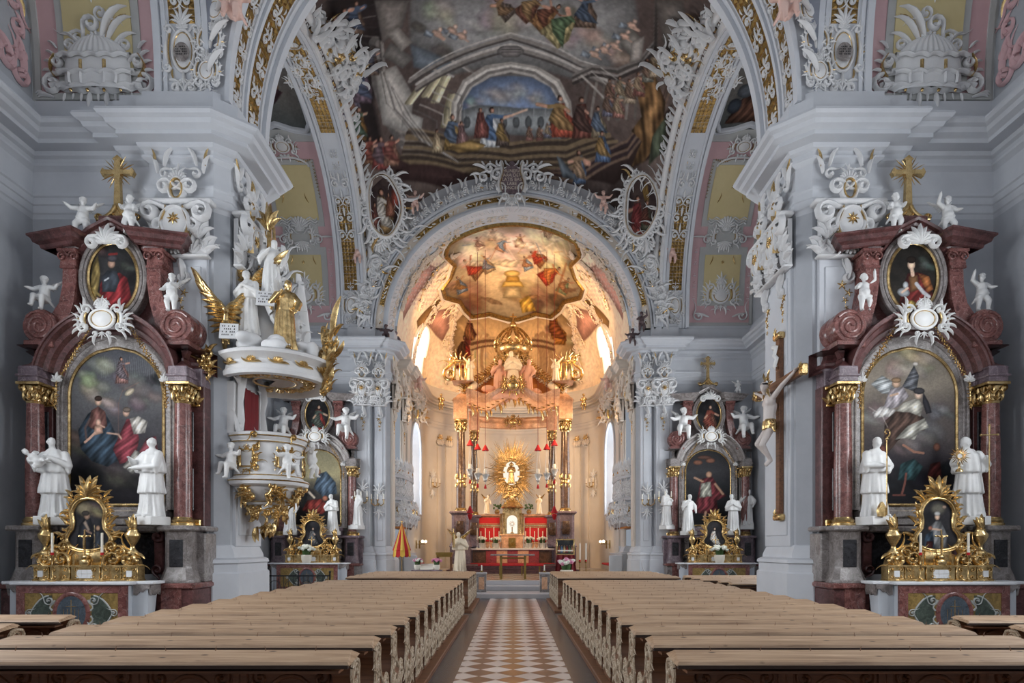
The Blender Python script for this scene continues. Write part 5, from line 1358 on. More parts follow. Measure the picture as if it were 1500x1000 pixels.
def s2(c):
    c.ell(52,22,18,14,h3('8a8468'),al=.5,soft=10); c.ell(50,40,6,8,h3('b9957a')); c.ell(50,33,7,5,h3('9a9a98')); c.poly([(30,112),(36,60),(46,50),(58,50),(72,80),(70,112)], h3('6d6f72'), fold=(.3,.25,.3)); c.poly([(16,112),(24,80),(40,72),(44,112)], h3('34485c'), fold=(.3,.3,.3)); c.ell(34,66,5,5,h3('9a5a44')); c.line([(40,68),(58,70)],4,h3('b9957a')); c.ell(66,18,5,4,h3('8f7460')); c.poly([(22,112),(26,96),(40,96),(40,112)], h3('4f2426'))
def s3(c): c.fig(50, 118, 90, h3('2c3038'), h3('6a6a6c'), 0, arm=[(.1,-.1)], skin=h3('b4937c'))
def s4(c): c.fig(50, 118, 90, h3('3c3c40'), h3('c8c4ba'), 0, arm=[(-.15,-.1)], skin=h3('b4937c'))
shrine('gilded shrine with a pear-shaped picture of a monk on the left foreground altar', -8.2, 12.24, 1.14, shrine_cv(21, s1))
shrine('gilded shrine with a pear-shaped picture of a kneeling saint on the right foreground altar', 8.2, 12.24, 1.14, shrine_cv(22, s2))
shrine('small gilded shrine on the far left altar, behind the railing', -8.3, 26.2, 1.14, shrine_cv(23, s3), 1.1)
shrine('small gilded shrine behind white flowers on the far right altar', 8.35, 26.2, 1.14, shrine_cv(24, s4), 1.1)

# ---------------------------------------------------------------- candles, crosses, flowers
def candlestick(label, loc, h=.42, ch=.36, ring=True, mat='gold', group=None, sc=1):
    t = thing('candlestick', label, 'candlestick', loc, 0, group, sc)
    mb = MB(); mb.lathe([(.0,0),(.065,0),(.07,.015),(.05,.03),(.025,.05),(.014,.08),(.022,.11),(.012,.14),(.012,h*.6),(.02,h*.64),(.012,h*.7),(.012,h-.04),(.035,h-.02),(.038,h),(.0,h)], n=14); mb.build('stick', M[mat], t, 50)
    mb = MB(); mb.lathe([(.0,h),(.022,h),(.021,h+ch),(.008,h+ch+.005),(0,h+ch)], n=12); cn = mb.build('candle', M['wax'], t, 50)
    if ring: mb = MB(); mb.lathe([(0,h+.005),(.027,h),(.028,h+.05),(.0,h+.055)], n=12); mb.build('red_holder', M['cloth_red'], cn)
    mb = MB(); mb.tube([(0,0,h+ch), (.002,0,h+ch+.02)], .002, 4); mb.build('wick', M['dark'], cn)
    return t
for (px, lab) in ((76, 'candlestick with white candle left of the shrine on the left foreground altar'), (149, 'candlestick with white candle right of the crucifix on the left foreground altar'),
                  (1349, 'candlestick with white candle left of the crucifix on the right foreground altar'), (1419, 'candlestick with white candle right of the shrine on the right foreground altar')):
    X, Y, Z = P(px, 850, 11.98); candlestick(lab, (X, 11.99, 1.14), .5, .42)
def big_cross(label, X, Y, Z, sc=1):
    t = thing('gilded_cross', label, 'cross', (X, Y, Z), sc=sc)
    mb = MB()
    mb.prism([(-.05,0),(-.06,.25),(-.045,.7),(-.06,.78),(-.22,.78),(-.26,.74),(-.3,.82),(-.26,.9),(-.22,.86),(-.06,.86),(-.05,1.02),(-.09,1.05),(0,1.12),(.09,1.05),(.05,1.02),(.06,.86),(.22,.86),(.26,.9),(.3,.82),(.26,.74),(.22,.78),(.06,.78),(.045,.7),(.06,.25),(.05,0)], -.04, .04, 'y')
    mb.build('cross_body', M['gold'], t)
    mb = MB(); m = flat_map(0, -.02, .82)
    for i in range(20):
        a = 2*PI*(i+.5)/20; L = .26 if i % 2 else .2
        if min(abs(math.cos(a)), abs(math.sin(a))) < .2: continue
        leaf(mb, sub(m, .06*math.cos(a), .06*math.sin(a), a-PI/2), L, .06, .0, 3)
    mb.build('rays', M['gold'], t, 60)
    mb = MB(); m = flat_map(0, -.02, 0)
    for sx in (-1, 1):
        ribbon(mb, m, [(sx*(.03+.33*(i/8)**1.5), .22-.24*math.sin(PI/2*i/8)) for i in range(9)], [.05]*9, [.06]*9); scroll(mb, sub(m, sx*.34, .02, sx*2, .14, sx), 1, 1.1, .2); leaf(mb, sub(m, sx*.1, .1, sx*2.4, .2, sx), 1, .2, 1)
    mb.box(-.3, .3, -.05, .05, -.03, .02, .01); mb.build('scroll_foot', M['gold'], t, 60)
big_cross('gilded cross with rays on top of the left foreground altarpiece', -AX, 13.2, 8.64, 1.18)
big_cross('gilded cross with rays on top of the right foreground altarpiece', AX, 13.2, 8.64, 1.18)
big_cross('gilded cross on top of the distant right altarpiece', 8.45, 27.4, 8.84, 1.1)
big_cross('gilded cross on top of the distant left altarpiece, hidden beside the pulpit canopy', -8.45, 27.4, 8.84, 1.1)
# ---------------------------------------------------------------- saints
sm = {}
sm['infant'] = saint_mesh('saint_body', 2, -.03, [((-.17,0,1.2), (-.3,-.1,1.02), (-.1,-.26,1.06)), ((.17,0,1.22), (.27,-.12,1.0), (.0,-.27,1.14))], .8, .3, 'bald', beard=False)
sm['gaze'] = saint_mesh('saint_body', 5, .02, [((-.17,0,1.22), (-.26,-.14,1.02), (-.2,-.3,1.1)), ((.17,0,1.22), (.24,-.14,.98), (-.14,-.28,.94))], -.6, -.25, 'bald')
sm['bishop'] = saint_mesh('saint_body', 8, .03, [((-.17,0,1.22), (-.27,-.12,1.0), (-.02,-.27,.98)), ((.17,0,1.22), (.28,-.08,1.0), (.1,-.25,.9))], -.5, .2, 'hood')
sm['monk'] = saint_mesh('saint_body', 11, -.03, [((-.17,0,1.22), (-.3,-.1,1.05), (-.28,-.26,1.0)), ((.17,0,1.22), (.3,-.05,1.02), (.22,-.2,1.12))], .7, .3, 'hood')
sm['apostle'] = saint_mesh('saint_body', 14, .05, [((-.17,0,1.22), (-.28,-.05,1.02), (-.1,-.2,1.2)), ((.17,0,1.22), (.3,-.06,1.05), (.24,-.2,.85))], .4, 0, 'long', False, True, rochet=False)
sm['woman'] = saint_mesh('saint_body', 17, -.05, [((-.17,0,1.22), (-.27,-.12,1.0), (-.06,-.22,1.12)), ((.17,0,1.22), (.27,-.12,1.0), (.06,-.22,1.1))], -.3, .2, 'hood', True, False, rochet=False)
def saint(kind, label, loc, rz=0, sc=1, group=None, base=True):
    t = thing('saint_statue', label, 'statue', loc, rz, group, sc)
    mobj('body', sm[kind], M['statue'], t)
    mb = MB(); mb.box(-.27, .27, -.27, .2, -.16, .01, .01); mb.build('plinth', M['statue'], t)
    return t
s = saint('infant', 'white saint cradling an infant, left of the painting in the left foreground', (-9.16, 12.62, 2.39), .3, 1.02)
pm_ = dict(hip=(-.02,0,.08), chest=(.0,-.02,.25), la=(-.12,-.1,.2), ra=(.14,-.06,.28), ll=(-.16,-.12,.02), rl=(.1,-.14,-.02), yaw=-.3); im = putto_mesh('infant', pm_, .016)
o = mobj('infant', im, M['statue'], s); o.location = (-.1, -.27, 1.0); o.rotation_euler = (0, -.9, 0); o.scale = (.8,)*3
saint('gaze', 'white saint gazing upward, right of the painting in the left foreground', (-7.22, 12.62, 2.39), -.3, 1.02)
s = saint('bishop', 'white hooded bishop holding a golden crozier beside the right foreground painting', (7.22, 12.62, 2.39), .2, 1.02)
mb = MB(); mb.tube([(-.02,-.34,.02),(-.02,-.34,1.5)], .012, 6); cr = [(-.02+.08*math.sin(a)*(1-a/9), -.34, 1.6-.09*math.cos(a)*(1-a/9)) for a in [i*.4 for i in range(16)]]; mb.tube([(-.02,-.34,1.5)]+cr, .014, 6); mb.ball((-.02,-.34,1.48), .03); mb.build('crozier', M['gold'], s)
mb = MB(); mb.prism([(-.17,0),(-.03,0),(-.01,.12),(-.04,.2),(-.1,.28),(-.16,.2),(-.19,.12)], -.33, -.27, 'y'); mb.build('mitre', M['gold'], s)
s = saint('monk', 'white monk with golden monstrance and cross staff beside the right foreground painting', (9.1, 12.62, 2.39), -.2, 1.02)
mb = MB(); mb.tube([(.24,-.26,.02),(.24,-.26,1.72)], .012, 6); mb.tube([(.1,-.26,1.56),(.38,-.26,1.56)], .014, 6); mb.tube([(.24,-.26,1.6),(.24,-.26,1.74)], .02, 6); mb.ball((.1,-.26,1.56), .025); mb.ball((.38,-.26,1.56), .025); mb.ball((.24,-.26,1.74), .025); mb.build('cross_staff', M['gold'], s)
mb = MB(); mb.lathe([(0,.86),(.07,.86),(.06,.9),(.02,.93),(.02,1.0),(.03,1.02)], (-.3,-.32,0), 10); m = flat_map(-.3, -.34, 1.16)
for i in range(24): a = 2*PI*i/24; leaf(mb, sub(m, .04*math.cos(a), .04*math.sin(a), a-PI/2), .16 if i % 2 else .12, .09, 0, 3)
ring(mb, m, .055, .055, .015, 16); mb.build('monstrance', M['gold'], s)
# far bay statues
for (px, py, kind, lab, rz) in ((425,782,'apostle','white statue left of the blue and red painting, below the pulpit',.3), (487,782,'woman','white statue right of the blue and red painting, beside a red column',-.3), (519,790,'apostle','bracket statue on the outer edge of the distant left altarpiece',-.5),
        (1008,784,'apostle','bearded white statue left of the painting in the right far bay',.3), (1074,784,'woman','veiled white statue right of the painting in the right far bay',-.3), (981,772,'woman','statue on a bracket at the aisle edge of the distant right altarpiece',.5), (1101,780,'apostle','statue on a bracket at the outer edge of the distant right altarpiece',-.4)):
    d = 26.6; X, Y, Z = P(px, py, d); saint(kind, lab, (X, d if abs(abs(X)-8.45) < 1.5 else 27.1, 2.45 if abs(abs(X)-8.45) < 1.4 else 2.7), rz, 1.0)
for (X, lab) in ((-6.72, 'left'), (6.72, 'right')):
    pass
# ---------------------------------------------------------------- cherubs on the front altarpieces
for (px, py, d, pose, fl, lab, sc) in (
    (122,346,12.95,'reach',1,'white winged cherub standing left of the cross on the left foreground altarpiece',1.02), (190,342,12.95,'stand',1,'white cherub standing right of the cross on the left foreground altarpiece',1.0),
    (1312,339,12.95,'stand',-1,'white cherub standing left of the cross on the right foreground altarpiece',1.0), (1388,344,12.95,'up',-1,'white winged cherub leaning out right of the cross, right foreground altarpiece',1.0),
    (55,440,12.9,'sit',1,'white cherub with outstretched arms seated on the outer left volute',1.02), (252,448,12.9,'stand',-1,'white cherub perched on the volute beside the left pier',1.0),
    (1266,456,12.9,'up',1,'white cherub perched on the volute beside the right pier',1.0), (1448,452,12.9,'up',-1,'white cherub raising an arm on the outer right volute',1.0)):
    X, Y, Z = P(px, py, d)
    if 'volute' in lab: Z = 6.64+(.1 if pose == 'sit' else 0); d = 13.02; X = P(px, py, d)[0]; X = math.copysign(min(9.66, max(6.9, abs(X))), X)
    putto('cherub_statue', lab, pose, (X, d, Z), 0, sc, 'statue', 'wing' in lab or pose in ('sit','stand'), fl)
for (px, py, d, lab) in ((1000,642,27.0,'winged white angel on the left shoulder of the distant right altarpiece'), (1090,640,27.0,'winged white angel on the right shoulder of the distant right altarpiece'), (1081,583,27.2,'little cherub above the oval of the distant right altarpiece'),
        (415,642,27.0,'winged white angel on the left shoulder of the distant left altarpiece'), (506,642,27.0,'winged white angel on the right shoulder of the distant left altarpiece')):
    X, Y, Z = P(px, py, d); putto('angel_statue', lab, 'sit' if 'angel' in lab else 'stand', (X, d, Z+.15), 0, 1.9 if 'angel' in lab else .8, 'statue', True, 1 if px < 1040 else -1)
# ---------------------------------------------------------------- stucco relief and painted vaults
def clusters(mb, gap=.02):
    """split a relief into its separate pieces"""
    n_ = len(mb.q); bb = []
    V_ = np.array(mb.v)
    for (v0, f0, v1, f1) in mb.q: bb.append((V_[v0:v1].min(0)-gap, V_[v0:v1].max(0)+gap) if v1 > v0 else (np.ones(3)*1e6,)*2)
    lo = np.array([b_[0] for b_ in bb]); hi = np.array([b_[1] for b_ in bb]); lab = list(range(n_))
    def find(i):
        while lab[i] != i: lab[i] = lab[lab[i]]; i = lab[i]
        return i
    for i in range(n_):
        for j in np.nonzero(((lo[i] <= hi) & (hi[i] >= lo)).all(1))[0]:
            a, b = find(i), find(int(j))
            if a != b: lab[a] = b
    out = {}
    for i in range(n_): out.setdefault(find(i), []).append(i)
    res = []
    for g in out.values():
        m = MB()
        for i in g:
            v0, f0, v1, f1 = mb.q[i]; m.add(mb.v[v0:v1], [tuple(k-v0 for k in f) for f in mb.f[f0:f1]])
        res.append(m)
    return sorted(res, key=lambda m: -len(m.v))
def relief(label, fn, cat='stucco relief', name='stucco_relief', mat='stucco', gmat='gold', group=None):
    mw = MB(); mg = MB(); fn(mw, mg)
    cl = clusters(mw) if mw.v else [mg]
    if not mw.v: mg = MB()
    o = cl[0].build(name, M[mat] if mw.v else M[gmat], None, 60); tag(o, label, cat, group)
    for c in cl[1:90]: c.build('relief_piece', M[mat], o, 60)
    if len(cl) > 90:
        r = MB(); [r.merge(c) for c in cl[90:]]; q_ = r.build('relief_pieces', M[mat], o, 60); q_['kind'] = 'stuff'
    if mg.v:
        cg = clusters(mg)
        for c in cg[:40]: c.build('gilding', M[gmat], o, 60)
        if len(cg) > 40:
            r = MB(); [r.merge(c) for c in cg[40:]]; r.build('gilding', M[gmat], o, 60)['kind'] = 'stuff'
    return o
SD = {-1: 'left', 1: 'right'}
# first bay niche panels
for sx in (-1, 1):
    m = bmap(N1, sx); V1 = 9.0
    mb = MB(); band(mb, m, 7.72, 10.3, .22, V1, .02, nv=50, nu=2); struct('trim_%d' % n, mb, M['pink']); n += 1
    mb = MB(); band(mb, m, 8.08, 9.88, .42, V1, .05, nv=50, nu=2); 
    for (a, b) in ((7.62, 7.74), (10.28, 10.4)): band(mb, m, a, b, .1, V1, .06, nv=50)
    band(mb, m, 7.62, 10.4, .08, .22, .06, nv=4, nu=3); struct('trim_%d' % n, mb, M['niche']); n += 1
    mb = MB(); band(mb, m, 8.25, 9.72, .6, V1, .075, nv=50, nu=2); struct('trim_%d' % n, mb, M['yellow']); n += 1
    def shellf(mw, mg, m=m, sx=sx):
        q = lambda cu, cv, a=0, s=1, f=1: sub(lambda u, v, w: m(9.0-u*1 if sx < 0 else 9.0-u, v, w+.08), cu, cv, a, s, f)
        b = q(0, 0)
        # wavy ledges
        for (vv, W, w) in ((.22, 1.0, .1), (.52, .85, .08), (.86, .75, .07)):
            k = 26; ribbon(mw, b, [(-W+2*W*i/k, vv+.05*abs(math.sin(i*PI/4.3))+.1*(abs(i/k-.5)*2)**2) for i in range(k+1)], [w*.7]*(k+1), [.14]*(k+1))
        for (vv, W, dw) in ((.5, .8, .2), (.84, .76, .24), (.24, .84, .16)):
            k = 40; ribbon(mw, lambda u, v, w, dw=dw: b(u, v, w+dw*math.sqrt(max(0, 1-(u/.95)**2))), [(-W+2*W*i/k, vv+.05*abs(math.sin(i*PI/8))+.05*(abs(i/k-.5)*2)**2) for i in range(k+1)], [.045]*(k+1), [.07]*(k+1))
        for u in (-.5, -.25, .25, .5): ribbon(mw, lambda u_, v, w: b(u_, v, w+.2), [(u*.98, .26), (u*1.02, .4), (u, .5)], [.03]*3, [.05]*3)
        for i in range(9):
            u = -.72+.18*i; leaf(mw, q(u, .2, PI+.15*(i-4)*.4, (.2, .14)[i % 2]+(.24 if i in (3, 5) else 0)), 1, .2, .15)
            if i % 2: disc(mg, q(u, .2), .035, .05, .1, .04, 8)
        tmp = MB(); tmp.grid(lambda u, v: b((2*u-1)*(.74-.04*v), .2+.68*v, .02+.2*math.sqrt(max(0, 1-(2*u-1)**2))), 24, 5); mw.add(tmp.v, tmp.f)
        tmp = MB(); tmp.grid(lambda u, v: b((2*u-1)*.7*math.sqrt(max(0, 1-v**1.7)), .86+.52*v, .02+(.22+.02*math.cos(u*PI*22))*math.sqrt(max(0, 1-(2*u-1)**2))*math.sqrt(1-v*.8)), 66, 8); mw.add(tmp.v, tmp.f)
        for f in (1, -1):
            scroll(mw, q(f*.98, .38, f*.5, .5, f), 1, 1.2, .14); scroll(mw, q(f*.86, .86, f*1.6, .36, f), 1, 1.2, .15); scroll(mw, q(f*.6, 1.2, f*2.4, .3, f), 1, 1.2, .15)
            ribbon(mg, q(0, 0), [(f*(.9+.12*math.sin(i/8*PI)), .5+.5*i/8) for i in range(9)], [.02]*9, [.1]*9)
            for i in range(5): leaf(mw, q(f*(1.0-.03*i), .5+.16*i, -f*(1.4-.2*i), .26, f), 1, .17, 1.2)
            for i in range(3): leaf(mw, q(f*(.95+.1*i), .1+.05*i, -f*(1.2), .4-.08*i, f), 1, .13, 1.4)
            ribbon(mg, lambda u_, v, w: b(u_, v, w+.2), [(f*.25, .56), (f*.25, .78)], [.045]*2, [.03]*2)
        # asymmetrical crest
        scroll(mw, q(-.1*1, 1.62, 2.2, .42), 1, 1.2, .16); leaf(mw, q(-.35, 1.2, .7, .5), 1, .12, -1.2); leaf(mw, q(.1, 1.3, -.3, 1.0), 1, .1, 1.7); leaf(mw, q(.22, 1.3, -.5, .8), 1, .1, 1.5); leaf(mw, q(.35, 1.2, -.8, .6), 1, .1, 1.3); leaf(mg, q(.2, 1.35, -.5, .7), 1, .07, 1.1)
        scroll(mw, q(-.4, 1.35, 1, .36), 1, 1.2, .13); scroll(mw, q(.12, 1.85, 4, .34), 1, 1.2, .13); shell(mw, q(0, 1.15), .34)
        for v in (2.15, 2.6, 3.1): rosette(mw, q(-.05, v), .12); leaf(mw, q(0, v, .3, .4), 1, .13, .8)
    relief('big scalloped shell fountain relief with gilding on the yellow panel, upper %s' % SD[sx], shellf)
    # pink scroll relief in the outer corner by the side wall
    def lun(mw, mg, sx=sx):
        m_ = flat_map(sx*(WX-.02), D1, 11.5, (0,-1,0), (-sx,0,0))
        for i in range(5): scroll(mw, sub(m_, .35+.35*i, .35+.08*i, .8*i, .55), 1, 1.1, .12); leaf(mw, sub(m_, .3+.3*i, .3, -.3*i, .7), 1, .13, 1.1)
        for i in range(5): scroll(mw, sub(m_, .35+.1*i, .8+.45*i, 1.2*i, .4), 1, 1.1, .12); leaf(mg if i == 2 else mw, sub(m_, .3, .7+.45*i, -.2, .5), 1, .13, 1.1)
    relief('rose tinted scrollwork on the side wall above the cornice, far %s edge' % SD[sx], lun, mat='pink')
    # console cartouche and arabesque over the pier
    m = bmap(A1, sx)
    def cons(mw, mg, m=m):
        cart(mw, mg, lambda u, v, w: m(7.02+u, v+1.05, w+.02), .95, 1.55, 11, rich=2)
        arab(mw, mg, lambda u, v, w: m(7.02+u, v, w+.03), 1.75, 4.4, .62, seed=3); arab(mw, mg, lambda u, v, w: m(7.02+u, v, w+.02), .08, .6, .8, seed=4)
    relief('tall inscribed cartouche and gilded arabesque over the %s foreground pier' % SD[sx], cons)
    # small inscription tablet in it
    mb = MB(); mt = lambda u, v, w: m(7.02+u, v+.98, w)
    disc(mb, mt, .17, .2, .1, .01); o = mb.build('inscription_tablet', M['grey']); tag(o, 'little grey inscribed tablet in the cartouche over the %s foreground pier' % SD[sx], 'inscription')
    mb = MB()
    for j in range(4):
        for i in range(7): 
            if (i+j) % 5: u0 = -.12+.035*i; v0 = .08-.05*j; mb.add([mt(u0, v0, .125), mt(u0+.022, v0, .125), mt(u0+.022, v0+.028, .125), mt(u0, v0+.028, .125)], [(0,1,2,3)])
    mb.build('lettering', M['dark'], o, 0)
    # pendentive ornament between the arches (front bay)
    def pend(mw, mg, sx=sx):
        for i, (x, y) in enumerate(((6.25,13.33),(6.2,13.2),(6.1,13.05),(5.95,12.85),(5.75,12.6))):
            z = S1(x*sx, y); nrm = Vector((-.75*sx, -.55, -.15-.1*i)).normalized(); up = Vector((-.25*sx, -.2, 1)); up = (up-nrm*up.dot(nrm)).normalized(); rt = up.cross(nrm)*-1
            q = flat_map(x*sx, y, z+.2, tuple(rt), tuple(nrm), tuple(up))
            cart(mw, mg, q, .55+.12*i, 1.0+.1*i, i, oval=i % 2 == 1)
            for f in (1, -1): leaf(mw, sub(q, f*.15, .3, -f*.3, .55, f), 1, .13, .8)
    fq = fmap(T1, sx, 13.42)
    def pend(mw, mg, fq=fq):
        arab(mw, mg, lambda u, v, w: fq(.34+u, v, w+.02), .1, 4.4, .8, .6, seed=6, gold=.2)
        for k in range(6): cart(mw, mg, lambda u, v, w, k=k: fq(.36+u, .55+.62*k+v, w+.06), .62, .7, 50+k, oval=k % 2 == 0); leaf(mw, sub(lambda u, v, w, k=k: fq(.3+u, .5+.62*k+v, w+.1), 0, 0, .3, .6), 1, .13, -1)
    relief('white rocaille climbing the face of the %s transverse arch' % SD[sx], pend)
    tm_ = tmap(T1, sx)
    def tarab(mw, mg, tm_=tm_):
        arab(mw, mg, lambda u, v, w: tm_(13.98+u, v, w+.03), .15, 3.9, .5, seed=5); arab(mw, mg, lambda u, v, w: tm_(14.83+u, v, w+.03), .15, 3.4, .6, seed=7)
        for v in (5.2, 6.6, 8): arab(mw, mg, lambda u, v_, w: tm_(14.83+u, v_, w+.03), v, v+.6, .5, seed=8)
    relief('arabesque running up the soffit of the %s side of the big transverse arch' % SD[sx], tarab)
    # second bay longitudinal arch
    m2 = bmap(A2, sx)
    def second(mw, mg, m=m2):
        q = lambda du, dv: (lambda u, v, w: m(7.02+du+u, v+dv, w+.03))
        cart(mw, mg, q(0, .95), .9, 1.3, 21); arab(mw, mg, q(0, 0), .1, .45, .7); arab(mw, mg, q(0, 0), 1.5, 2.1, .4, seed=9)
        arab(mw, mg, q(0, 0), 3.55, 6.1, .95, .55, seed=10, gold=.1); arab(mw, mg, q(0, 0), 6.1, 7.0, .4, seed=12); arab(mw, mg, q(0, 0), 9.0, 9.6, .4, seed=14)
        for k in range(5): cart(mw, mg, q((-.2, .25, -.1, .3, 0)[k], 9.4+.45*k), 1.1, .8, 30+k, oval=False)
    relief('white strapwork panels along the %s longitudinal arch of the far bay' % SD[sx], second)
    # rim between vault and longitudinal arch: moulded shell border
    def rim(mw, mg, sx=sx, m=m2):
        L = A2.L
        for (u, w, h) in ((6.42, .1, .12), (6.16, .1, .1)): ribbon(mw, lambda a, b, c, u=u: rimp(sx, u+a, b, c), [(0, v) for v in np.linspace(.6, L-1.0, 90)], [w]*90, [h]*90)
        k = 64
        for i in range(k):
            v = .9+(L-2.2)*i/k; q = lambda a, b, c, v=v: rimp(sx, 6.28-a, v+b, c)
            shell(mw if i % 3 else mg, sub(q, -.02, 0, 0, .2), 1, 5); leaf(mw, sub(q, .16, 0, -1.1, .34), 1, .2, 1.4 if i % 2 else -1.4)
            if i % 4 == 0: scroll(mw, sub(q, .34, .0, 1.1*i, .3), 1, 1.1, .17)
        # great curling mass near the crown
        for i in range(44):
            R = random.Random(i*7+1); v = 9.0+R.random()*3.2; q = lambda a, b, c, v=v: rimp(sx, 6.2-a, v+b, c+.05)
            k_ = max(0, 1-abs(v-10.4)/1.9); scroll(mw if i % 7 else mg, sub(q, .05+R.random()*(.3+.6*k_), 0, R.random()*6, .3+.25*R.random(), R.choice((-1,1)), R.random()*.25), 1, 1.2, .15); leaf(mw, sub(q, .2+R.random()*(.2+.7*k_), 0, R.random()*6, .55, 1, R.random()*.3), 1, .13, 1.5)
        for s_ in range(2): q = lambda a, b, c: rimp(sx, 6.2-a, 9.0+b, c+.1); leaf(mw, sub(q, .8, .2*s_, -1.2+.8*s_, 1.0), 1, .1, 2.4)
    def rimp(sx, u, v, w):
        y, z, ny, nz, ty, tz = A2.at(v)
        if u >= 6.4: return (sx*(u-w*.6), y+ny*w, z+nz*w)
        y2 = 21.5+(y-21.5)*(1-.0*(6.45-u)); zz = S2(u, min(27.4, max(15.6, y2)))
        return (sx*(u-w*.6), y+ny*w, zz+nz*w)
    relief('curling white and gold shell border along the %s edge of the great ceiling fresco' % SD[sx], rim)
    # second bay niche: panels, medallions
    m = bmap(N2, sx)
    mb = MB(); band(mb, m, 7.7, 10.35, .18, 7.25, .02, nv=40, nu=2); struct('trim_%d' % n, mb, M['pink']); n += 1
    mb = MB()
    band(mb, m, 8.05, 10.1, .9, 3.3, .05, nv=14, nu=2); band(mb, m, 8.0, 10.1, 4.1, 6.6, .05, nv=14, nu=2); band(mb, m, 8.3, 9.8, 3.3, 4.1, .05, nv=6, nu=2)
    for (a, b) in ((7.6, 7.72), (10.33, 10.45)): band(mb, m, a, b, .1, 7.3, .06, nv=40)
    struct('trim_%d' % n, mb, M['niche']); n += 1
    mb = MB(); band(mb, m, 8.3, 9.85, 1.1, 3.0, .075, nv=12, nu=2); band(mb, m, 8.2, 9.9, 4.35, 6.4, .075, nv=12, nu=2); struct('trim_%d' % n, mb, M['yellow']); n += 1
    def nich(mw, mg, m=m):
        q = lambda cu, cv, a=0, s=1, f=1: sub(lambda u, v, w: m(9.07-u, v, w+.07), cu, cv, a, s, f)
        cart(mw, mg, q(0, 1.35), 1.5, 1.25, 41, rich=2); shell(mw, q(0, 1.3), .5); acanthus(mw, q(0, 1.9), .45, 5)
        cart(mw, mg, q(0, 3.7), 1.3, .8, 42, oval=False, rich=2); shell(mw, q(0, 3.55, PI), .4); shell(mw, q(0, 4.05), .45)
        cart(mw, mg, q(0, 7.1), 1.1, .8, 43); 
        for f in (1, -1):
            festoon(mg, q(0, 0), f*.2, 6.75, f*.95, 6.6, .12, .07, 9); festoon(mg, q(0, 0), f*1.02, 6.5, f*1.05, 5.2, 0, .06, 10)
            arab(mw, mg, q(f*1.18, 0), 1.0, 3.4, .16, .4, seed=3); scroll(mw, q(f*.95, .45, 0, .5, f), 1, 1.1, .1); leaf(mw, q(f*.5, .4, -f*1.2, .7, f), 1, .1, .6)
            scroll(mw, q(f*.75, 3.6, f*1, .4, f), 1, 1.1, .12); leaf(mw, q(f*.8, 3.7, -f*1.5, .6, f), 1, .1, .3); ribbon(mw, q(0, 0), [(f*.85*math.cos(t), 6.35+.35*math.sin(t)) for t in [PI/2*i/8 for i in range(9)]], [.04]*9, [.06]*9)
            leaf(mg, q(f*.55, 2.6, f*.5, .4, f), 1, .08, 1); leaf(mg, q(f*.55, 5.0, f*.5, .4, f), 1, .08, 1)
        for v in (4.2, 4.3, 4.4): ribbon(mw, q(0, v), [(-.8+.1*i, .06*math.sin(i*1.6)) for i in range(17)], [.03]*17, [.05]*17)
        rosette(mg, q(0, 5.6), .12); rosette(mg, q(0, 2.7), .1)
    relief('cream stucco shells and garlands on the pink wall of the %s far niche vault' % SD[sx], nich)
    # painted lunette fresco on that niche vault
    cc = boxcv(0, 100, 0, 130, 150, 50+sx); cc.grad([(0,h3('5c5856')),(.45,h3('76716c')),(.7,h3('68645f')),(1,h3('4c5252'))], 4, .15)
    for i in range(6): cc.line([(10+i*16, 0), (14+i*15, 60)], 3, h3('8e8a84'), .5); cc.line([(0, 20+i*8), (100, 26+i*7)], 1.2, h3('4b4743'), .5)
    if sx < 0: cc.poly([(5,118),(18,88),(40,74),(62,78),(78,92),(60,104),(30,108)], h3('5e3440'), fold=(.6,.3,.35)); cc.poly([(2,124),(20,104),(52,106),(30,122)], h3('8a5a34'), fold=(.5,.4,.3)); cc.ell(24,72,6,7,h3('9a6a58')); cc.ell(70,84,7,5,h3('8a6a50'))
    else: cc.poly([(30,100),(34,66),(48,56),(66,64),(80,84),(70,112),(40,116)], h3('6e2c28'), fold=(.6,.3,.35)); cc.poly([(10,124),(24,96),(60,98),(88,120)], h3('5a3a2c'), fold=(.5,.4,.3)); cc.ell(46,52,6,7,h3('a07858')); cc.poly([(36,82),(40,62),(50,60),(54,84)], h3('8a7a58')); cc.ell(24,90,12,8,h3('50565e')); cc.ell(16,106,10,8,h3('3c4450'))
    cc.grain()
    wid = lambda t: 1.25*(1-.0*t)
    mb = MB(); mb.grid(lambda u, v: m(9.05-(2*u-1)*1.28*sx*-1, 7.75+5.2*v, .05), 50, 110); o = mb.build('vault_fresco', M['fresco'], None, 60); tag(o, 'vault painting of draped figures before architecture in the %s far niche' % SD[sx], 'fresco')
    uv = np.array([[i/50, j/110] for j in range(111) for i in range(51)]); put_col(o, cc.at(uv[:, 0], 1-uv[:, 1]))
    mb = MB(); fpts = [(-1.28,.2),(-1.1,-.05),(-.6,.02),(0,.25),(.6,.02),(1.1,-.05),(1.28,.2),(1.32,2.5),(1.28,5.2),(-1.28,5.2),(-1.32,2.5)]
    mm = lambda u, v, w: m(9.05+u, 7.75+v, w+.05); dd = densify(fpts, .15)
    ribbon(mb, mm, dd, [.09]*len(dd), [.12]*len(dd)); ribbon(mb, mm, [(x*1.12, 2.5+(y-2.5)*1.05) for x, y in dd], [.05]*len(dd), [.08]*len(dd)); mb.build('moulded_frame', M['pil'], o)
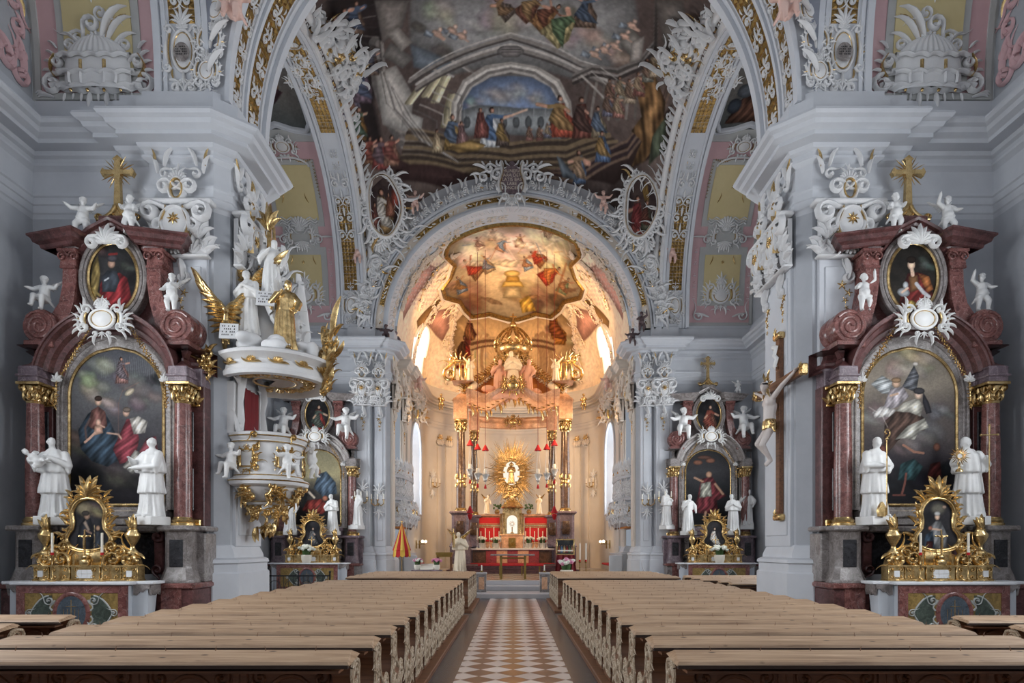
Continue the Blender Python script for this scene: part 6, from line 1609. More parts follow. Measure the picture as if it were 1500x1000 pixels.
# ---------------------------------------------------------------- great ceiling fresco
def ray_hit(f_in, px, py, d0, d1, st=.05):
    """march the sight line through an image point until it leaves the vault"""
    rx = (px-CX)/F; rz = (HY-py)/F; d = d0
    while d < d1:
        if f_in(rx*d, d, EYE+rz*d): return rx*d, d
        d += st
    return rx*d1, d1
def T_sail(px, py):
    x, d = ray_hit(lambda x, y, z: z >= S2(max(-6.45, min(6.45, x)), y) or abs(x) > 6.45, px, py, 15.6, 27.45)
    return ((x+6.45)/12.9*439, (27.45-d)/11.9*399)
SC = Cv(440, 400, T_sail, 77); SC.k = 1.2
c = SC; c.fill(h3('463936'), h3('64534c'), 5)
c.poly([(480,0),(600,0),(560,60),(548,150),(560,210),(600,240),(700,262),(560,250),(515,200),(490,100)], h3('33292a'), soft=6)
c.poly([(600,0),(930,0),(935,30),(900,95),(850,120),(750,95),(660,110),(600,60)], h3('7d7c7c'), soft=5)
clouds(c, [(640,20,22),(700,30,24),(830,60,20),(880,50,24),(760,20,30),(900,80,18)], h3('978a7e'), 5, 8); clouds(c, [(650,75,14),(620,40,12),(840,20,18)], h3('5c5049'), 4)
c.poly([(600,62),(640,80),(668,92),(650,112),(606,98)], h3('66727f'), soft=3)
# arcade architecture, left
for k, (a, b) in enumerate(((h3('55504e'),0),(h3('6d6764'),5),(h3('4b4644'),9),(h3('7a736e'),12))):
    c.line([(548+b,60),(552+b,120),(566+b,170),(590+b,205),(640,232),(700,244)], 7-k, a)
c.poly([(550,108),(580,95),(606,140),(600,200),(560,180)], h3('a39e97'), soft=1.5, al=.9); c.poly([(590,160),(620,172),(616,196),(588,186)], h3('aaa59f')); c.poly([(572,60),(560,82),(590,100),(606,84)], h3('6f6a66'))
for i, (x0, y0, x1, y1) in enumerate(((598,150,628,112),(622,140,648,104),(636,148,652,112),(652,184,662,138))):
    for j in range(5): c.line([(x0-4+j*2.4, y0), (x1-4+j*2.4, y1)], 2.8, [v*(.62+.16*j) for v in h3('a89c78')])
for i in range(6): c.line([(606+i*14, 112-6*i+(i%2)*10), (640+i*12, 96+(i%3)*8)], 3, h3('6a6460') if i % 2 else h3('918a84'))
for i in range(7): c.line([(580+i*2,190+i*6),(640,214+i*5),(700,226+i*4)], 2.2, h3('5b5250') if i % 2 else h3('80766e'))
# central arch over a blue sky
for k, col in enumerate(('878079','b0aaa3','69635f','99928c','5c5653')):
    w = k*4; pts = [(662+w,190),(664+w,150+w*.3),(680+w*.8,118+w),(712+w*.4,98+w),(748,92+w),(786-w*.4,98+w),(818-w*.8,118+w),(834-w,150+w*.3),(838-w,190)]; c.line(pts, 5, h3(col))
c.poly([(676,188),(678,150),(692,126),(720,113),(748,110),(778,113),(806,126),(820,150),(822,188)], h3('6479a0'), soft=2); clouds(c, [(720,140,18),(750,136,16),(700,150,12),(785,146,14)], h3('8d8983'), 5)
for pts in ([(600,118),(640,92),(690,70),(748,52),(806,70),(850,92),(900,110)],[(610,128),(650,104),(694,84),(748,68),(802,84),(846,104),(890,122)]): c.line(pts, 5, h3('77706b')); c.line([(x, y+5) for x, y in pts], 3, h3('47413f')); c.line([(x, y-5) for x, y in pts], 2, h3('a19a94'))
c.ell(748,74,20,9,h3('6d6765')); c.line([(735,71),(762,71)],1.2,h3('3a3636')); c.line([(735,76),(762,76)],1.2,h3('3a3636'))
c.poly([(676,200),(676,160),(700,152),(760,158),(822,160),(822,205)], h3('767b7e'), soft=2); 
for i in range(8): c.ell(684+18*i, 178, 5, 9, h3('3f4347'), al=.8)
for i in range(9): c.line([(680+17*i,158),(680+17*i,170)], 1, h3('8a8d8f'), .7)
# right architecture and parapets
for k, col in enumerate(('6c6561','45403d','7d7570','38312f')): c.line([(840,110+k*4),(868,96+k*4),(905,100+k*5),(938,88+k*4),(960,60+k*4),(962,0)], 4, h3(col))
for k in range(9): c.line([(862+k*12,120),(852+k*13,172)], 4, h3('7c756e') if k % 2 else h3('5a534e'), .8)
c.poly([(960,0),(1000,0),(1010,60),(1000,120),(970,60)], h3('6b625c'), soft=3); c.poly([(905,60),(925,40),(945,60),(930,90)], h3('75706a'))
# stair, plinths
for k in range(11):
    y = 208+k*5.6; c.line([(600-k*2,y-20+k*.8),(670,y-3),(748,y+2),(830,y-3),(880+k*6,y-20-k)], 3.4, (h3('6e5a40'), h3('3c3028'))[k % 2])
c.poly([(552,222),(600,238),(700,262),(760,275),(650,285),(590,262)], h3('4f3432'), soft=2); c.poly([(740,268),(850,255),(950,200),(985,150),(980,220),(900,268),(820,285)], h3('43302c'), soft=2)
for k in range(5): c.line([(760,262+k*5),(850,246+k*5),(920,205+k*6),(968,150+k*6),(985,100+k*5)], 2.6, (h3('6a5242'), h3('34262a'))[k % 2])
# extra courses of masonry and entablature lines
for k in range(8): c.line([(556+k*3,96+k*5),(566+k*6,150+k*4),(604+k*5,196+k*3),(650+k*3,222+k*2)], 1.3, h3('a8a19a') if k % 2 else h3('514b48'), .75)
for k in range(5): c.line([(606+k*9,160-k*9),(640+k*9,176-k*9),(640+k*9,190-k*9),(668,200-k*6)], 1.6, h3('a59e97') if k % 2 else h3('5a5450'), .8)
for k in range(6): c.line([(845+k*7,112-k*3),(880+k*7,150-k*5),(930+k*4,130-k*6)], 1.5, h3('a09a92') if k % 2 else h3('544d49'), .8)
for k in range(7): c.line([(512+k*3,20+k*10),(548+k*2,6+k*16)], 1.5, h3('7c736d') if k % 2 else h3('3b3432'), .7)
c.poly([(548,0),(600,0),(590,40),(560,62)], h3('6d6560'), soft=2); c.poly([(566,48),(584,38),(604,62),(588,76)], h3('8d857e')); c.poly([(925,60),(944,52),(940,86),(922,92)], h3('8d857e'))
# drapery
c.poly([(930,120),(955,100),(975,150),(970,200),(945,235),(925,243),(940,205),(925,190),(940,170)], h3('7a552e'), fold=(.1,.35,.45)); c.poly([(955,200),(975,170),(976,215),(950,242)], h3('4a5440'), fold=(.1,.4,.3))
# figures
F_ = c.fig
for a in ((540,240,42,'6f4a34','7a3a30'),(556,248,50,'7d3430','5c4a52'),(572,242,46,'8a5e4a','7b4038'),(512,178,60,'5b5468','6a4430'),(530,150,54,'5d4a58','44506a'),(524,205,50,'7c5428','3f5a4c'),(502,70,60,'4c5c7c','5a4a48'),(520,50,50,'6b5040','40506c'),(498,130,44,'6a4848','544a60'),(545,110,40,'5c4a40','4a4a58')):
    F_(a[0], a[1], a[2], h3(a[3]), h3(a[4]), .04, arm=[(.22,.1),(-.2,.0)])
F_(662,218,52,h3('8a6a34'),h3('4a5c78'),.02,arm=[(.3,-.05)]); F_(640,222,34,h3('8f7a5c'),None); F_(676,212,36,h3('6a4c4c'),None)
F_(716,215,60,h3('b6bcc4'),h3('3f5c86'),.08,arm=[(.5,.08)]); F_(704,200,44,h3('6c3a34'),None); F_(735,212,40,h3('5a4a44'),h3('8a6c38'))
c.poly([(655,214),(690,204),(712,212),(700,220),(672,222)], h3('8f6e38'), fold=(1.2,.4,.3)); c.line([(738,172),(772,160)],2.5,h3('c49a80'))
F_(822,200,62,h3('a0402c'),h3('8a6a3c'),-.02,arm=[(-.55,.05),(.2,-.1)],wide=.34); F_(852,202,62,h3('6c3a30'),h3('4b3530'),0,arm=[(.15,-.1)]); F_(876,200,46,h3('7a6a52'),h3('4f6078')); 
for i, (x, y) in enumerate(((893,150),(908,146),(922,150),(935,140),(890,170),(905,172),(948,120),(958,112),(790,205),(802,200),(775,205))): F_(x, y, 36 if y < 180 else 22, h3(('8c5a50','6a6a60','a08a70','7a4840','5c5c70')[i % 5]), h3(('6a5040','8a7458')[i % 2]), 0, arm=[(.2,.0)])
F_(848,268,50,h3('4c6488'),h3('8a6a4c'),0,arm=[(-.3,-.1),(.3,-.1)],wide=.2); F_(882,236,46,h3('47618a'),h3('8f6a34')); c.poly([(815,228),(822,232),(836,248),(846,262),(824,258)], h3('5a646e'), fold=(.4,.4,.2))
# heavens
for (x, y, s, a, b) in ((800,45,50,'8a5e34','6a3c2c'),(824,66,60,'9a8a58','4f6a48'),(856,40,50,'5e4a3c','3f4f66'),(776,30,44,'6a4030','8c6a40'),(735,30,36,'5a4c44','7a5a3c')): F_(x, y, s, h3(a), h3(b), .1, arm=[(.4,.2),(-.3,.15)], wide=.34, rot=(x*7 % 3-1)*.8)
for (x, y) in ((662,44),(676,52),(900,66),(915,52),(925,36),(885,72),(870,78),(640,48)): c.ell(x, y, 8, 5, h3('b08a76'), .4); c.ell(x+5, y-6, 3.5, 3.5, h3('bd9784')); c.poly([(x-4,y),(x-16,y-6),(x-20,y+2),(x-8,y+6)], h3('6f7c8c'), .8, fold=(.4,.6,.3)); c.line([(x, y+2), (x+10, y+8)], 2.5, h3('a8826e'))
c.grain(120, .14, 1.12, .2); c.a = np.clip(c.a*1.12, 0, 1)
mb = MB(); NU, NV = 400, 360; mb.grid(lambda u, v: (-6.45+12.9*u, 27.45-11.9*v, S2(-6.45+12.9*u, 27.45-11.9*v)-.004), NU, NV)
o = mb.build('ceiling_fresco', M['fresco'], None, 80, False); tag(o, 'huge painted vault fresco of figures, stairs and architecture over the far bay', 'fresco')
uv = np.stack(np.meshgrid(np.linspace(0, 1, NU+1), np.linspace(0, 1, NV+1)), -1).reshape(-1, 2); put_col(o, c.at(uv[:, 0], uv[:, 1]))
# pendentive medallions
def sail_frame(px, py, off=.15):
    x, d = ray_hit(lambda x, y, z: z >= S2(max(-6.45, min(6.45, x)), y), px, py, 15.6, 27.4)
    e = .1; z = S2(x, d); p = Vector((x, d, z)); a = Vector((x+e, d, S2(x+e, d)))-p; b = Vector((x, d-e, S2(x, d-e)))-p
    nn = a.cross(b).normalized(); nn = nn if nn.z < 0 else -nn
    if nn.y > 0 and abs(nn.y) > .5: nn = -nn
    nn = (nn+Vector((0,-.9,0))).normalized(); up = Vector((0,-.3,1)); up = (up-nn*up.dot(nn)).normalized(); rt = nn.cross(up)
    if rt.x < 0: rt = -rt
    p = p+nn*off
    return flat_map(p.x, p.y, p.z, tuple(rt), tuple(nn), tuple(up))
for sx, px_, lab in ((-1, 560, 'left'), (1, 941, 'right')):
    q = sail_frame(px_, 303, .35)
    cc = boxcv(0, 60, 0, 90, 90, 60+sx); cc.fill(h3('37292b'), h3('53423f'), 3)
    if sx < 0: cc.fig(28, 86, 66, h3('8a6a40'), h3('b4aca2'), -.02, arm=[(.3,-.1)]); cc.fig(12, 80, 40, h3('6f4038'), None); cc.fig(40, 60, 34, h3('7a4a38'), None); cc.fig(50, 44, 30, h3('8a3c30'), None)
    else: cc.fig(26, 88, 60, h3('8a4038'), h3('7a3030'), -.05, arm=[(-.3,-.1)]); cc.poly([(30,20),(38,4),(44,30),(40,48)], h3('8a6830'), fold=(.2,.4,.3)); cc.fig(40, 80, 44, h3('4e5040'), h3('6a3a30'))
    cc.grain()
    mb = MB(); mb.grid(lambda u, v: (lambda a, r: q(r*.66*math.cos(a)*(1+.08*math.cos(3*a)), r*1.15*math.sin(a), .02))(2*PI*u, max(.001, v)), 48, 24)
    o = mb.build('medallion_painting', M['fresco'], None, 0, False); tag(o, 'painted figures in the rococo medallion on the %s pendentive above the chancel arch' % lab, 'fresco')
    av = np.array([[2*PI*i/48, j/24] for j in range(25) for i in range(49)]); put_col(o, cc.at(.5+.5*av[:, 1]*np.cos(av[:, 0])*.97, .5-.5*av[:, 1]*np.sin(av[:, 0])*.97))
    def fr(mw, mg, q=q, sx=sx):
        pts = [(.7*math.cos(a)*(1+.08*math.cos(3*a)), 1.2*math.sin(a)) for a in [2*PI*i/40 for i in range(41)]]
        ribbon(mw, q, pts, [.12]*41, [.18]*41); ribbon(mg, q, [(x*.93, y*.95) for x, y in pts], [.025]*41, [.2]*41)
        R = random.Random(5+sx)
        for i in range(26):
            a = 2*PI*i/26; x, y = .82*math.cos(a), 1.32*math.sin(a)
            scroll(mw, sub(q, x, y, a+R.uniform(0, 2), R.uniform(.3, .5), 1 if i % 2 else -1, .05), 1, 1.15, .16)
            leaf(mg if i % 9 == 0 else mw, sub(q, x, y, a-PI/2+R.uniform(-.8, .8), R.uniform(.5, .85), R.choice((-1, 1)), .05), 1, .13, 1.5)
        acanthus(mw, sub(q, 0, 1.4), .8, 7, 2.2); shell(mw, sub(q, sx*.3, -1.3, PI), .5)
    relief('exuberant white rocaille frame of the medallion on the %s pendentive' % lab, fr)
    # scroll mass in the spandrel between medallion and arch springing
    def spn(mw, mg, sx=sx):
        fm = fmap(T2, sx, 27.4); R = random.Random(9)
        for i in range(34):
            v = .4+4.2*R.random(); u = .95+R.random()*(.25+.5*abs(v-2.2)/2.2*.3); scroll(mw, sub(lambda a, b, c_: fm(u+a, v+b, c_+.1), 0, 0, R.random()*6, .4+.3*R.random(), R.choice((-1, 1))), 1, 1.1, .16)
            leaf(mg if i % 8 == 0 else mw, sub(lambda a, b, c_: fm(u+a, v+b, c_+.12), 0, 0, R.random()*6, .6), 1, .14, 1.4)
    relief('tangled white scrollwork on the %s haunch of the chancel arch' % lab, spn)
    fm = fmap(T2, sx, 27.35)
    def archorn(mw, mg, fm=fm):
        R = random.Random(4)
        for i in range(15):
            v = .5+i*.54; q = lambda a, b, c_, v=v: fm(.87+a, v+b, c_)
            shell(mw, sub(q, 0, 0, 0, .2, 1, .2), 1, 5); scroll(mw, sub(q, .12, .2, 1.5, .22, 1, .18), 1, 1.1, .17); rosette(mg if i % 3 == 0 else mw, sub(q, .0, .27, 0, .1, 1, .2), 1, 5)
            ribbon(mw, q, [(-.12, -.05), (.0, -.08), (.16, -.05)], [.03]*3, [.3]*3)
            if i > 3: leaf(mw, sub(q, .2, .1, -1.3, .5, 1, .2), 1, .13, 1.5); leaf(mw, sub(q, .2, .3, -1.7, .45, -1, .2), 1, .13, 1.5)
        for i in range(40): v = .2+i*.205; leaf(mg if i % 4 == 0 else mw, sub(lambda a, b, c_, v=v: fm(.38+a, v+b, c_+.06), 0, 0, R.choice((.7, 2.3)), .2), 1, .16, 1.2)
        for i in range(44): v = .1+i*.19; leaf(mw, sub(lambda a, b, c_, v=v: fm(-.0+a, v+b, c_-.15), 0, 0, 1.2, .2), 1, .16, 1.2)
    relief('shell and scroll ornament along the %s half of the chancel arch' % lab, archorn)
    # scrollwork inside the chancel arch soffit
    tm_ = tmap(T2, sx)
    def inn(mw, mg, tm_=tm_):
        arab(mw, mg, lambda u, v, w: tm_(28.2+u, v, w+.01), .2, 8.2, .6, .5, seed=33, gold=.25)
    relief('warm lit arabesque on the %s soffit of the chancel arch' % lab, inn, mat='stuccow')
# inscription cartouche over the chancel arch
q = flat_map(-.05, 27.1, 17.65)
def crest(mw, mg):
    for f in (1, -1):
        for (u, v, a, s) in ((.62,.1,.6,.55),(.5,-.45,2.2,.5),(.5,.6,1.6,.5),(.95,.35,1.2,.5),(1.2,.0,.2,.45),(.3,-.85,2.8,.42)): scroll(mw, sub(q, f*u, v, f*a, s, f), 1, 1.2, .15)
        for (u, v, a, L, c_) in ((1.0,.3,-1.0,.8,1.2),(1.1,.4,-.6,.7,1.6),(.9,.45,-.2,.6,-1),(1.25,.1,-1.3,.6,1.4),(.3,.7,.3,.7,-1.0),(.2,.9,-.3,.6,1.2),(.4,-.8,-2.6,.5,1)): leaf(mw, sub(q, f*u, v, a*f, L, f), 1, .12, c_)
        ribbon(mw, q, [(f*(.48+.08*math.sin(i/8*PI*2)), -.7+1.3*i/8) for i in range(9)], [.09]*9, [.16]*9); ribbon(mg, q, [(f*(.42+.07*math.sin(i/8*PI*2)), -.65+1.2*i/8) for i in range(9)], [.02]*9, [.17]*9)
    acanthus(mw, sub(q, 0, .95), .6, 7, 2); shell(mw, sub(q, 0, .8), .42); shell(mw, sub(q, 0, -.85, PI), .35); acanthus(mw, sub(q, 0, -1.0, PI), .3, 5); scroll(mw, sub(q, .15, 1.2, 2, .5), 1, 1.2, .16)
relief('tall rocaille cartouche with a violet inscription over the top of the chancel arch', crest)
mb = MB(); pl = [(-.42,-.62),(-.3,-.72),(0,-.66),(.3,-.72),(.42,-.62),(.46,-.1),(.38,.3),(.2,.5),(0,.72),(-.2,.5),(-.38,.3),(-.46,-.1)]; mb.prism([(-.05+x, 17.65+z) for x, z in pl], 27.05, 27.2, 'y')
tb = mb.build('inscription_shield', M['violet']); tag(tb, 'violet marble inscription shield in the cartouche over the chancel arch', 'inscription')
def text_mesh(txt, loc, size, mat, parent, rot=(PI/2,0,0), ext=.004):
    cu = bpy.data.curves.new('lettering', 'FONT'); cu.body = txt; cu.size = size; cu.align_x = 'CENTER'; cu.align_y = 'CENTER'; cu.extrude = ext; cu.space_line = .95
    o = bpy.data.objects.new('lettering', cu); C.objects.link(o); o.rotation_euler = rot; o.location = loc
    dg = bpy.context.evaluated_depsgraph_get(); dg.update(); me = bpy.data.meshes.new_from_object(o.evaluated_get(dg)); bpy.data.objects.remove(o)
    me.materials.clear(); me.materials.append(M[mat]); q_ = bpy.data.objects.new('lettering', me); C.objects.link(q_); q_.location = loc; q_.rotation_euler = rot
    if parent: q_.parent = parent
    return q_
text_mesh('MUNERA\nPARA DEFE\nLATIS BAS\nLABE\nCONCEPTI', (-.05, 27.04, 17.52), .19, 'stuccow', tb)

# ---------------------------------------------------------------- capitals of the piers
def bigcap(mw, mg, mp, W, shield=True):
    q = lambda u, v, a=0, s=1, f=1, w=0: sub(mp, u*W, v, a, s, f, w)
    bx = MB(); bx.box(-.56*W, .56*W, -.2, 0, -.06, 0, .02); bx.box(-.5*W, .5*W, -.1, 0, -.0, 1.0); bx.box(-.66*W, .66*W, -.3, 0, 1.02, 1.12, .03); mw.merge(bx, lambda x, y, z: mp(x, z, -y))
    for r in range(2):
        for i in range(5-r): acanthus(mw, q((i-(4-r)/2)*.26, .02+.3*r, 0, .5, 1, .1+.06*r), 1, 5, 1.3, .17)
    for f in (1, -1):
        scroll(mw, q(f*.45, .84, f*.4, .48, f, .22), 1, 1.3, .2); scroll(mw, q(f*.3, .55, f*2.2, .4, f, .2), 1, 1.2, .18); scroll(mw, q(f*.22, 1.4, f*1.4, .36, f, .18), 1, 1.2, .18)
        for k in range(5): leaf(mw, q(f*(.5-.04*k), .1+.15*k, -f*(1.2-.2*k), .34, f, .16), 1, .18, 1.3)
        leaf(mw, q(f*.3, 1.9, f*.2, .5, f, .04), 1, .14, -1.2); leaf(mw, q(f*.42, 1.75, -f*.1, .45, f, .04), 1, .14, 1.1); leaf(mg, q(f*.46, 1.9, -f*.0, .4, f, .06), 1, .1, .8); scroll(mw, q(f*.28, 1.75, f*2, .26, f, .04), 1, 1, .15)
        ribbon(mg, q(0, 0), [(f*(.2+.05*math.sin(i))*W, .35+.12*i) for i in range(6)], [.02]*6, [.34]*6)
    ring(mw, q(0, 1.35, 0, 1, 1, .16), .16, .24, .05, 20, .08); ring(mg, q(0, 1.35, 0, 1, 1, .18), .12, .2, .02, 20, .08); shell(mw, q(0, 1.5, 0, .25, 1, .18)); acanthus(mw, q(0, 1.62, 0, .3, 1, .15), 1, 5)
    if shield:
        disc(mw, q(0, .62, 0, 1, 1, .26), .24*W, .3, .02, .06); rosette(mg, q(0, .66, 0, .15, 1, .34), 1, 8); ring(mw, q(0, .62, 0, 1, 1, .26), .25*W, .32, .04, 24, .08)
    scroll(mw, q(0, .2, 2, .34, 1, .26), 1, 1.2, .18); shell(mw, q(0, .26, PI, .3, 1, .24))
    leaf(mw, q(0, -.05, PI+.3, .5, 1, .05), 1, .2, 1.0); scroll(mw, q(.04, -.45, 0, .3, 1, .04), 1, 1.2, .18)
    for k in range(4): rosette(mg, q((-.06, .06, 0, .02)[k], -.6-.16*k, k, .13-.02*k, 1, .03), 1, 5)
caps = []
for sx in (-1, 1):
    S_ = SD[sx]
    for (X, Y, W, ax, lab, mt) in ((7.05,13.43,1.15,'f','front of the foreground pier','stucco'), (6.15,14.15,.8,'s','aisle face of the foreground pier, nearer half','stucco'), (6.15,15.0,.8,'s','aisle face of the foreground pier, farther half','stucco'),
          (6.5,27.35,.72,'f','outer pilaster of the chancel arch pier','stucco'), (5.82,27.5,.6,'f','inner pilaster of the chancel arch pier','stucco'), (5.42,28.25,.7,'s','inner face of the chancel arch pier','stuccow'), (5.45,31.1,.9,'s','chancel side pilaster behind the arch','stuccow')):
        mp = flat_map(X*sx, Y, 7.95, (1,0,0), (0,-1,0)) if ax == 'f' else flat_map((X-.07)*sx, Y, 7.95, (0,1,0), (-sx,0,0))
        relief('white rococo capital on the %s, %s side' % (lab, S_), lambda mw, mg: bigcap(mw, mg, mp, W), 'capital', 'pilaster_capital', mt)
# flesh coloured stucco putti on the arches
for (px_, py_, d, pose, fl, lab, sc, mat) in (
    (345,34,13.2,'sit',1,'pink putto seated above the left transverse arch',1.25,'flesh'), (1150,34,13.2,'sit',-1,'pink putto seated above the right transverse arch',1.25,'flesh'),
    (608,312,26.9,'reach',-1,'pink putto lying on the chancel arch, left of its crown',1.2,'flesh'), (884,312,26.9,'reach',1,'pink putto lying on the chancel arch, right of its crown',1.2,'flesh'),
    (524,386,27.0,'up',-1,'pink putto clinging below the left medallion',1.2,'flesh'), (985,386,27.0,'up',1,'pink putto clinging below the right medallion',1.2,'flesh'),
    (566,498,27.2,'sit',-1,'dark putto crouching on the left chancel cornice',1.1,'bronze'), (940,486,27.2,'up',1,'dark putto standing on the right chancel cornice',1.1,'bronze'), (926,504,27.2,'sit',1,'dark putto seated on the right chancel cornice edge',1.1,'bronze'),
    (580,516,28.6,'stand',1,'violet tinted putto on the left chancel cornice return',1.2,'violet'), (921,520,28.6,'stand',-1,'violet tinted putto on the right chancel cornice return',1.2,'violet'),
    (614,570,32.5,'sit',1,'pink putto on the left chancel cornice below the window',1.3,'flesh'), (890,570,32.5,'sit',-1,'pink putto on the right chancel cornice below the window',1.3,'flesh'),
    (646,600,37.2,'stand',1,'gilded putto on the left end of the high altar cornice',1.2,'gold'), (855,600,37.2,'stand',-1,'gilded putto on the right end of the high altar cornice',1.2,'gold')):
    X, Y, Z = P(px_, py_, d); putto('putto_statue', lab, pose, (X, d, Z), 0, sc, mat, False, fl)
# ---------------------------------------------------------------- chancel vault paintings
def in_vault(x, y, z):
    if y < 36.5: return x*x+max(0, z-11.3)**2 >= 5.3**2 and z > 11.3
    return z > 11.3 and (x*x+(z-11.3)**2)/5.3**2+((y-36.5)/4.2)**2 >= 1
def T_vault(px, py):
    x, d = ray_hit(in_vault, px, py, 28.75, 40.6, .04); z = max(11.3, EYE+(HY-py)/F*d)
    a = math.atan2(z-11.3, x)
    dd = d if d < 36.5 else 36.5+math.asin(min(1, (d-36.5)/4.2))*4.5
    return ((PI-a)/PI*519, (dd-28.75)/(36.5-28.75+4.5*PI/2)*399)
c = Cv(520, 400, T_vault, 88); c.k = 1.6; VC = c
c.fill(h3('dcc4a8'), h3('ead6bc'), 5)
for sgn in (1, -1):
    X_ = lambda x: 751.5+sgn*(x-751.5)
    Q = lambda pts: [(X_(x), y) for x, y in pts]
    c.poly(Q([(580,405),(604,370),(632,345),(652,332),(650,350),(628,366),(600,392)]), h3('a8762c'), soft=2)
    c.poly(Q([(575,430),(590,405),(625,385),(640,392),(620,420),(600,450),(590,470)]), h3('c58e80'), soft=2)
    for i in range(16):
        for j in range(12):
            x = 578+i*4.4+(j%2)*2.2; y = 386+j*6.5
            if (x-578)*.9+386 > y-40+0 and y < 470-(x-590)*.6: c.ell(X_(x), y, 1.5, 2.0, h3('e6c2b4'), al=.8)
    c.poly(Q([(622,470),(640,455),(662,450),(658,480),(648,500)]), h3('c58e80'), soft=2)
    c.poly(Q([(610,470),(640,440),(655,430),(650,445),(625,475),(615,510)]), h3('9a7242'), soft=2)
# apse painting
c.poly([(660,600),(662,520),(668,470),(690,450),(750,462),(812,450),(834,470),(842,520),(846,600)], h3('c09a68'), soft=2)
clouds(c, [(690,480,14),(820,490,16),(830,530,14),(700,520,12)], h3('d0b084'), 6); clouds(c, [(670,530,10),(835,560,10),(812,478,10)], h3('5c4634'), 5)
c.fig(676,540,50,h3('8a2c20'),h3('5a3a24'),.1,arm=[(.3,.2)]); c.fig(688,505,40,h3('6a3428'),h3('8a5a34')); c.fig(816,505,50,h3('a86a28'),h3('8a4a24'),-.1); c.fig(806,545,44,h3('7a4a30'),h3('9a7a50'))
for x in (698,706,714,786,794,802): c.line([(x,560),(x,492)],5,h3('a07a52')); c.line([(x+2,560),(x+2,492)],1.5,h3('d0b080'))
for k in range(4): c.line([(690,500+k*4),(724,494+k*4)],2.4,h3(('b08c60','6a4a30')[k%2])); c.line([(780,494+k*4),(812,500+k*4)],2.4,h3(('b08c60','6a4a30')[k%2]))
# barrel fresco
out = [(656,338),(662,322),(690,314),(720,312),(750,316),(784,312),(812,314),(842,322),(849,336),(847,352),(852,372),(838,386),(844,404),(856,420),(852,434),(828,440),(820,452),(808,462),(786,458),(760,466),(744,466),(716,458),(690,462),(680,452),(672,440),(650,434),(646,420),(658,404),(664,386),(650,372),(655,352)]
c.poly(out, h3('cdb48c'), soft=2)
clouds(c, [(700,340,26),(760,350,30),(800,335,24),(740,380,26),(690,370,20),(800,375,22)], h3('ecdcbc'), 7); clouds(c, [(700,430,22),(760,430,24),(800,430,20),(670,425,14)], h3('a07a58'), 5); clouds(c, [(690,445,16),(810,445,14),(780,450,14)], h3('6d4c38'), 4)
for (x, y, s, a, b) in ((690,410,34,'8a6040','b4402c'),(672,430,26,'5c6a80','a0703c'),(712,400,26,'9a8060','7a8090'),(735,368,22,'c08a6a','7890a8'),(760,362,20,'b07058','c8a880'),(786,392,28,'a0683c','c0402c'),(806,416,34,'b03c28','c87838'),(826,430,26,'708060','9a6a48'),(700,366,20,'c8a890','a07868'),(770,396,22,'8094a8','b07850'),(660,345,16,'a08468','8a7058'),(720,352,18,'c49a7a','b08468'),(800,350,20,'b89478','a8886c')): c.fig(x, y, s, h3(a), h3(b), .1, arm=[(.35,.15),(-.3,.1)], wide=.36, rot=((x*13+y) % 5-2)*.45)
c.poly([(738,412),(764,412),(768,420),(734,420)], h3('d0a850')); c.poly([(742,404),(760,404),(762,412),(740,412)], h3('b88c3c')); c.poly([(736,436),(764,436),(760,420),(742,420)], h3('c8b080')); c.ell(750,400,12,5,h3('d8b060'))
for i in range(5): c.line([(790+i*12,322),(800+i*10,372)],3,h3('c9b290'),.6)
for (x, y, s_, col) in ((690,385,16,'e8dcc4'),(725,345,20,'e8d8bc'),(775,360,22,'eadcc0'),(815,350,14,'e4d2b4'),(745,385,18,'d8c49c'),(700,330,16,'c9b090'),(780,325,18,'d6c09c'),(665,420,12,'8a6a4a'),(835,425,12,'8a5a40'),(720,440,14,'8f6a4c'),(780,435,14,'a4764c')): c.ell(x, y, s_, s_*.3, h3(col), (x % 7-3)*.12, .7, 3, .3, fold=(.4,.5,.2))
for i in range(14): c.line([(664+i*13.5, 352+(i*37 % 30)), (676+i*13.5, 345+(i*53 % 40))], 1.2, h3(('b0704c','6a7a90','e8dcc8','c08a4c')[i % 4]), .7)
c.poly([(760,440),(775,432),(785,455),(765,458)], h3('c89c3c'), fold=(.3,.5,.3)); c.line([(830,385),(812,440)],2.5,h3('8a5030'),.6)
c.grain(120, .1, 1.12, .5, .78)
tot = 36.5-28.75+4.5*PI/2
def vmap(u, v):
    a = PI-PI*u; dd = 28.75+tot*v
    if dd < 36.5: return (5.29*math.cos(a), dd, 11.3+5.29*math.sin(a))
    e = (dd-36.5)/4.5; return (5.29*math.cos(a)*math.cos(e), 36.5+4.19*math.sin(e), 11.3+5.29*math.sin(a)*math.cos(e))
NU, NV = 300, 240; mb = MB(); mb.grid(vmap, NU, NV, lambda u, v: (28.75+tot*v < 36.5) and invw(28.75+tot*v, 11.3+RV*math.sin(PI*u)))
o = mb.build('chancel_fresco', M['fresco'], None, 80, False); tag(o, 'glowing painted vault over the chancel with figures and pink diaper fields', 'fresco')
uv = np.stack(np.meshgrid(np.linspace(0, 1, NU+1), np.linspace(0, 1, NV+1)), -1).reshape(-1, 2); put_col(o, c.at(uv[:, 0], uv[:, 1]))
def v_at(px, py, off=.05):
    u, v = T_vault(px, py); return Vector(vmap(u/519, v/399))
def vault_relief(mb, pts, r, off=.1):
    ax = lambda p: (Vector((0, min(p.y, 36.5), 11.3))-p).normalized()
    q = [v_at(*p) for p in pts]; mb.tube([p+ax(p)*off for p in q], r, 6)
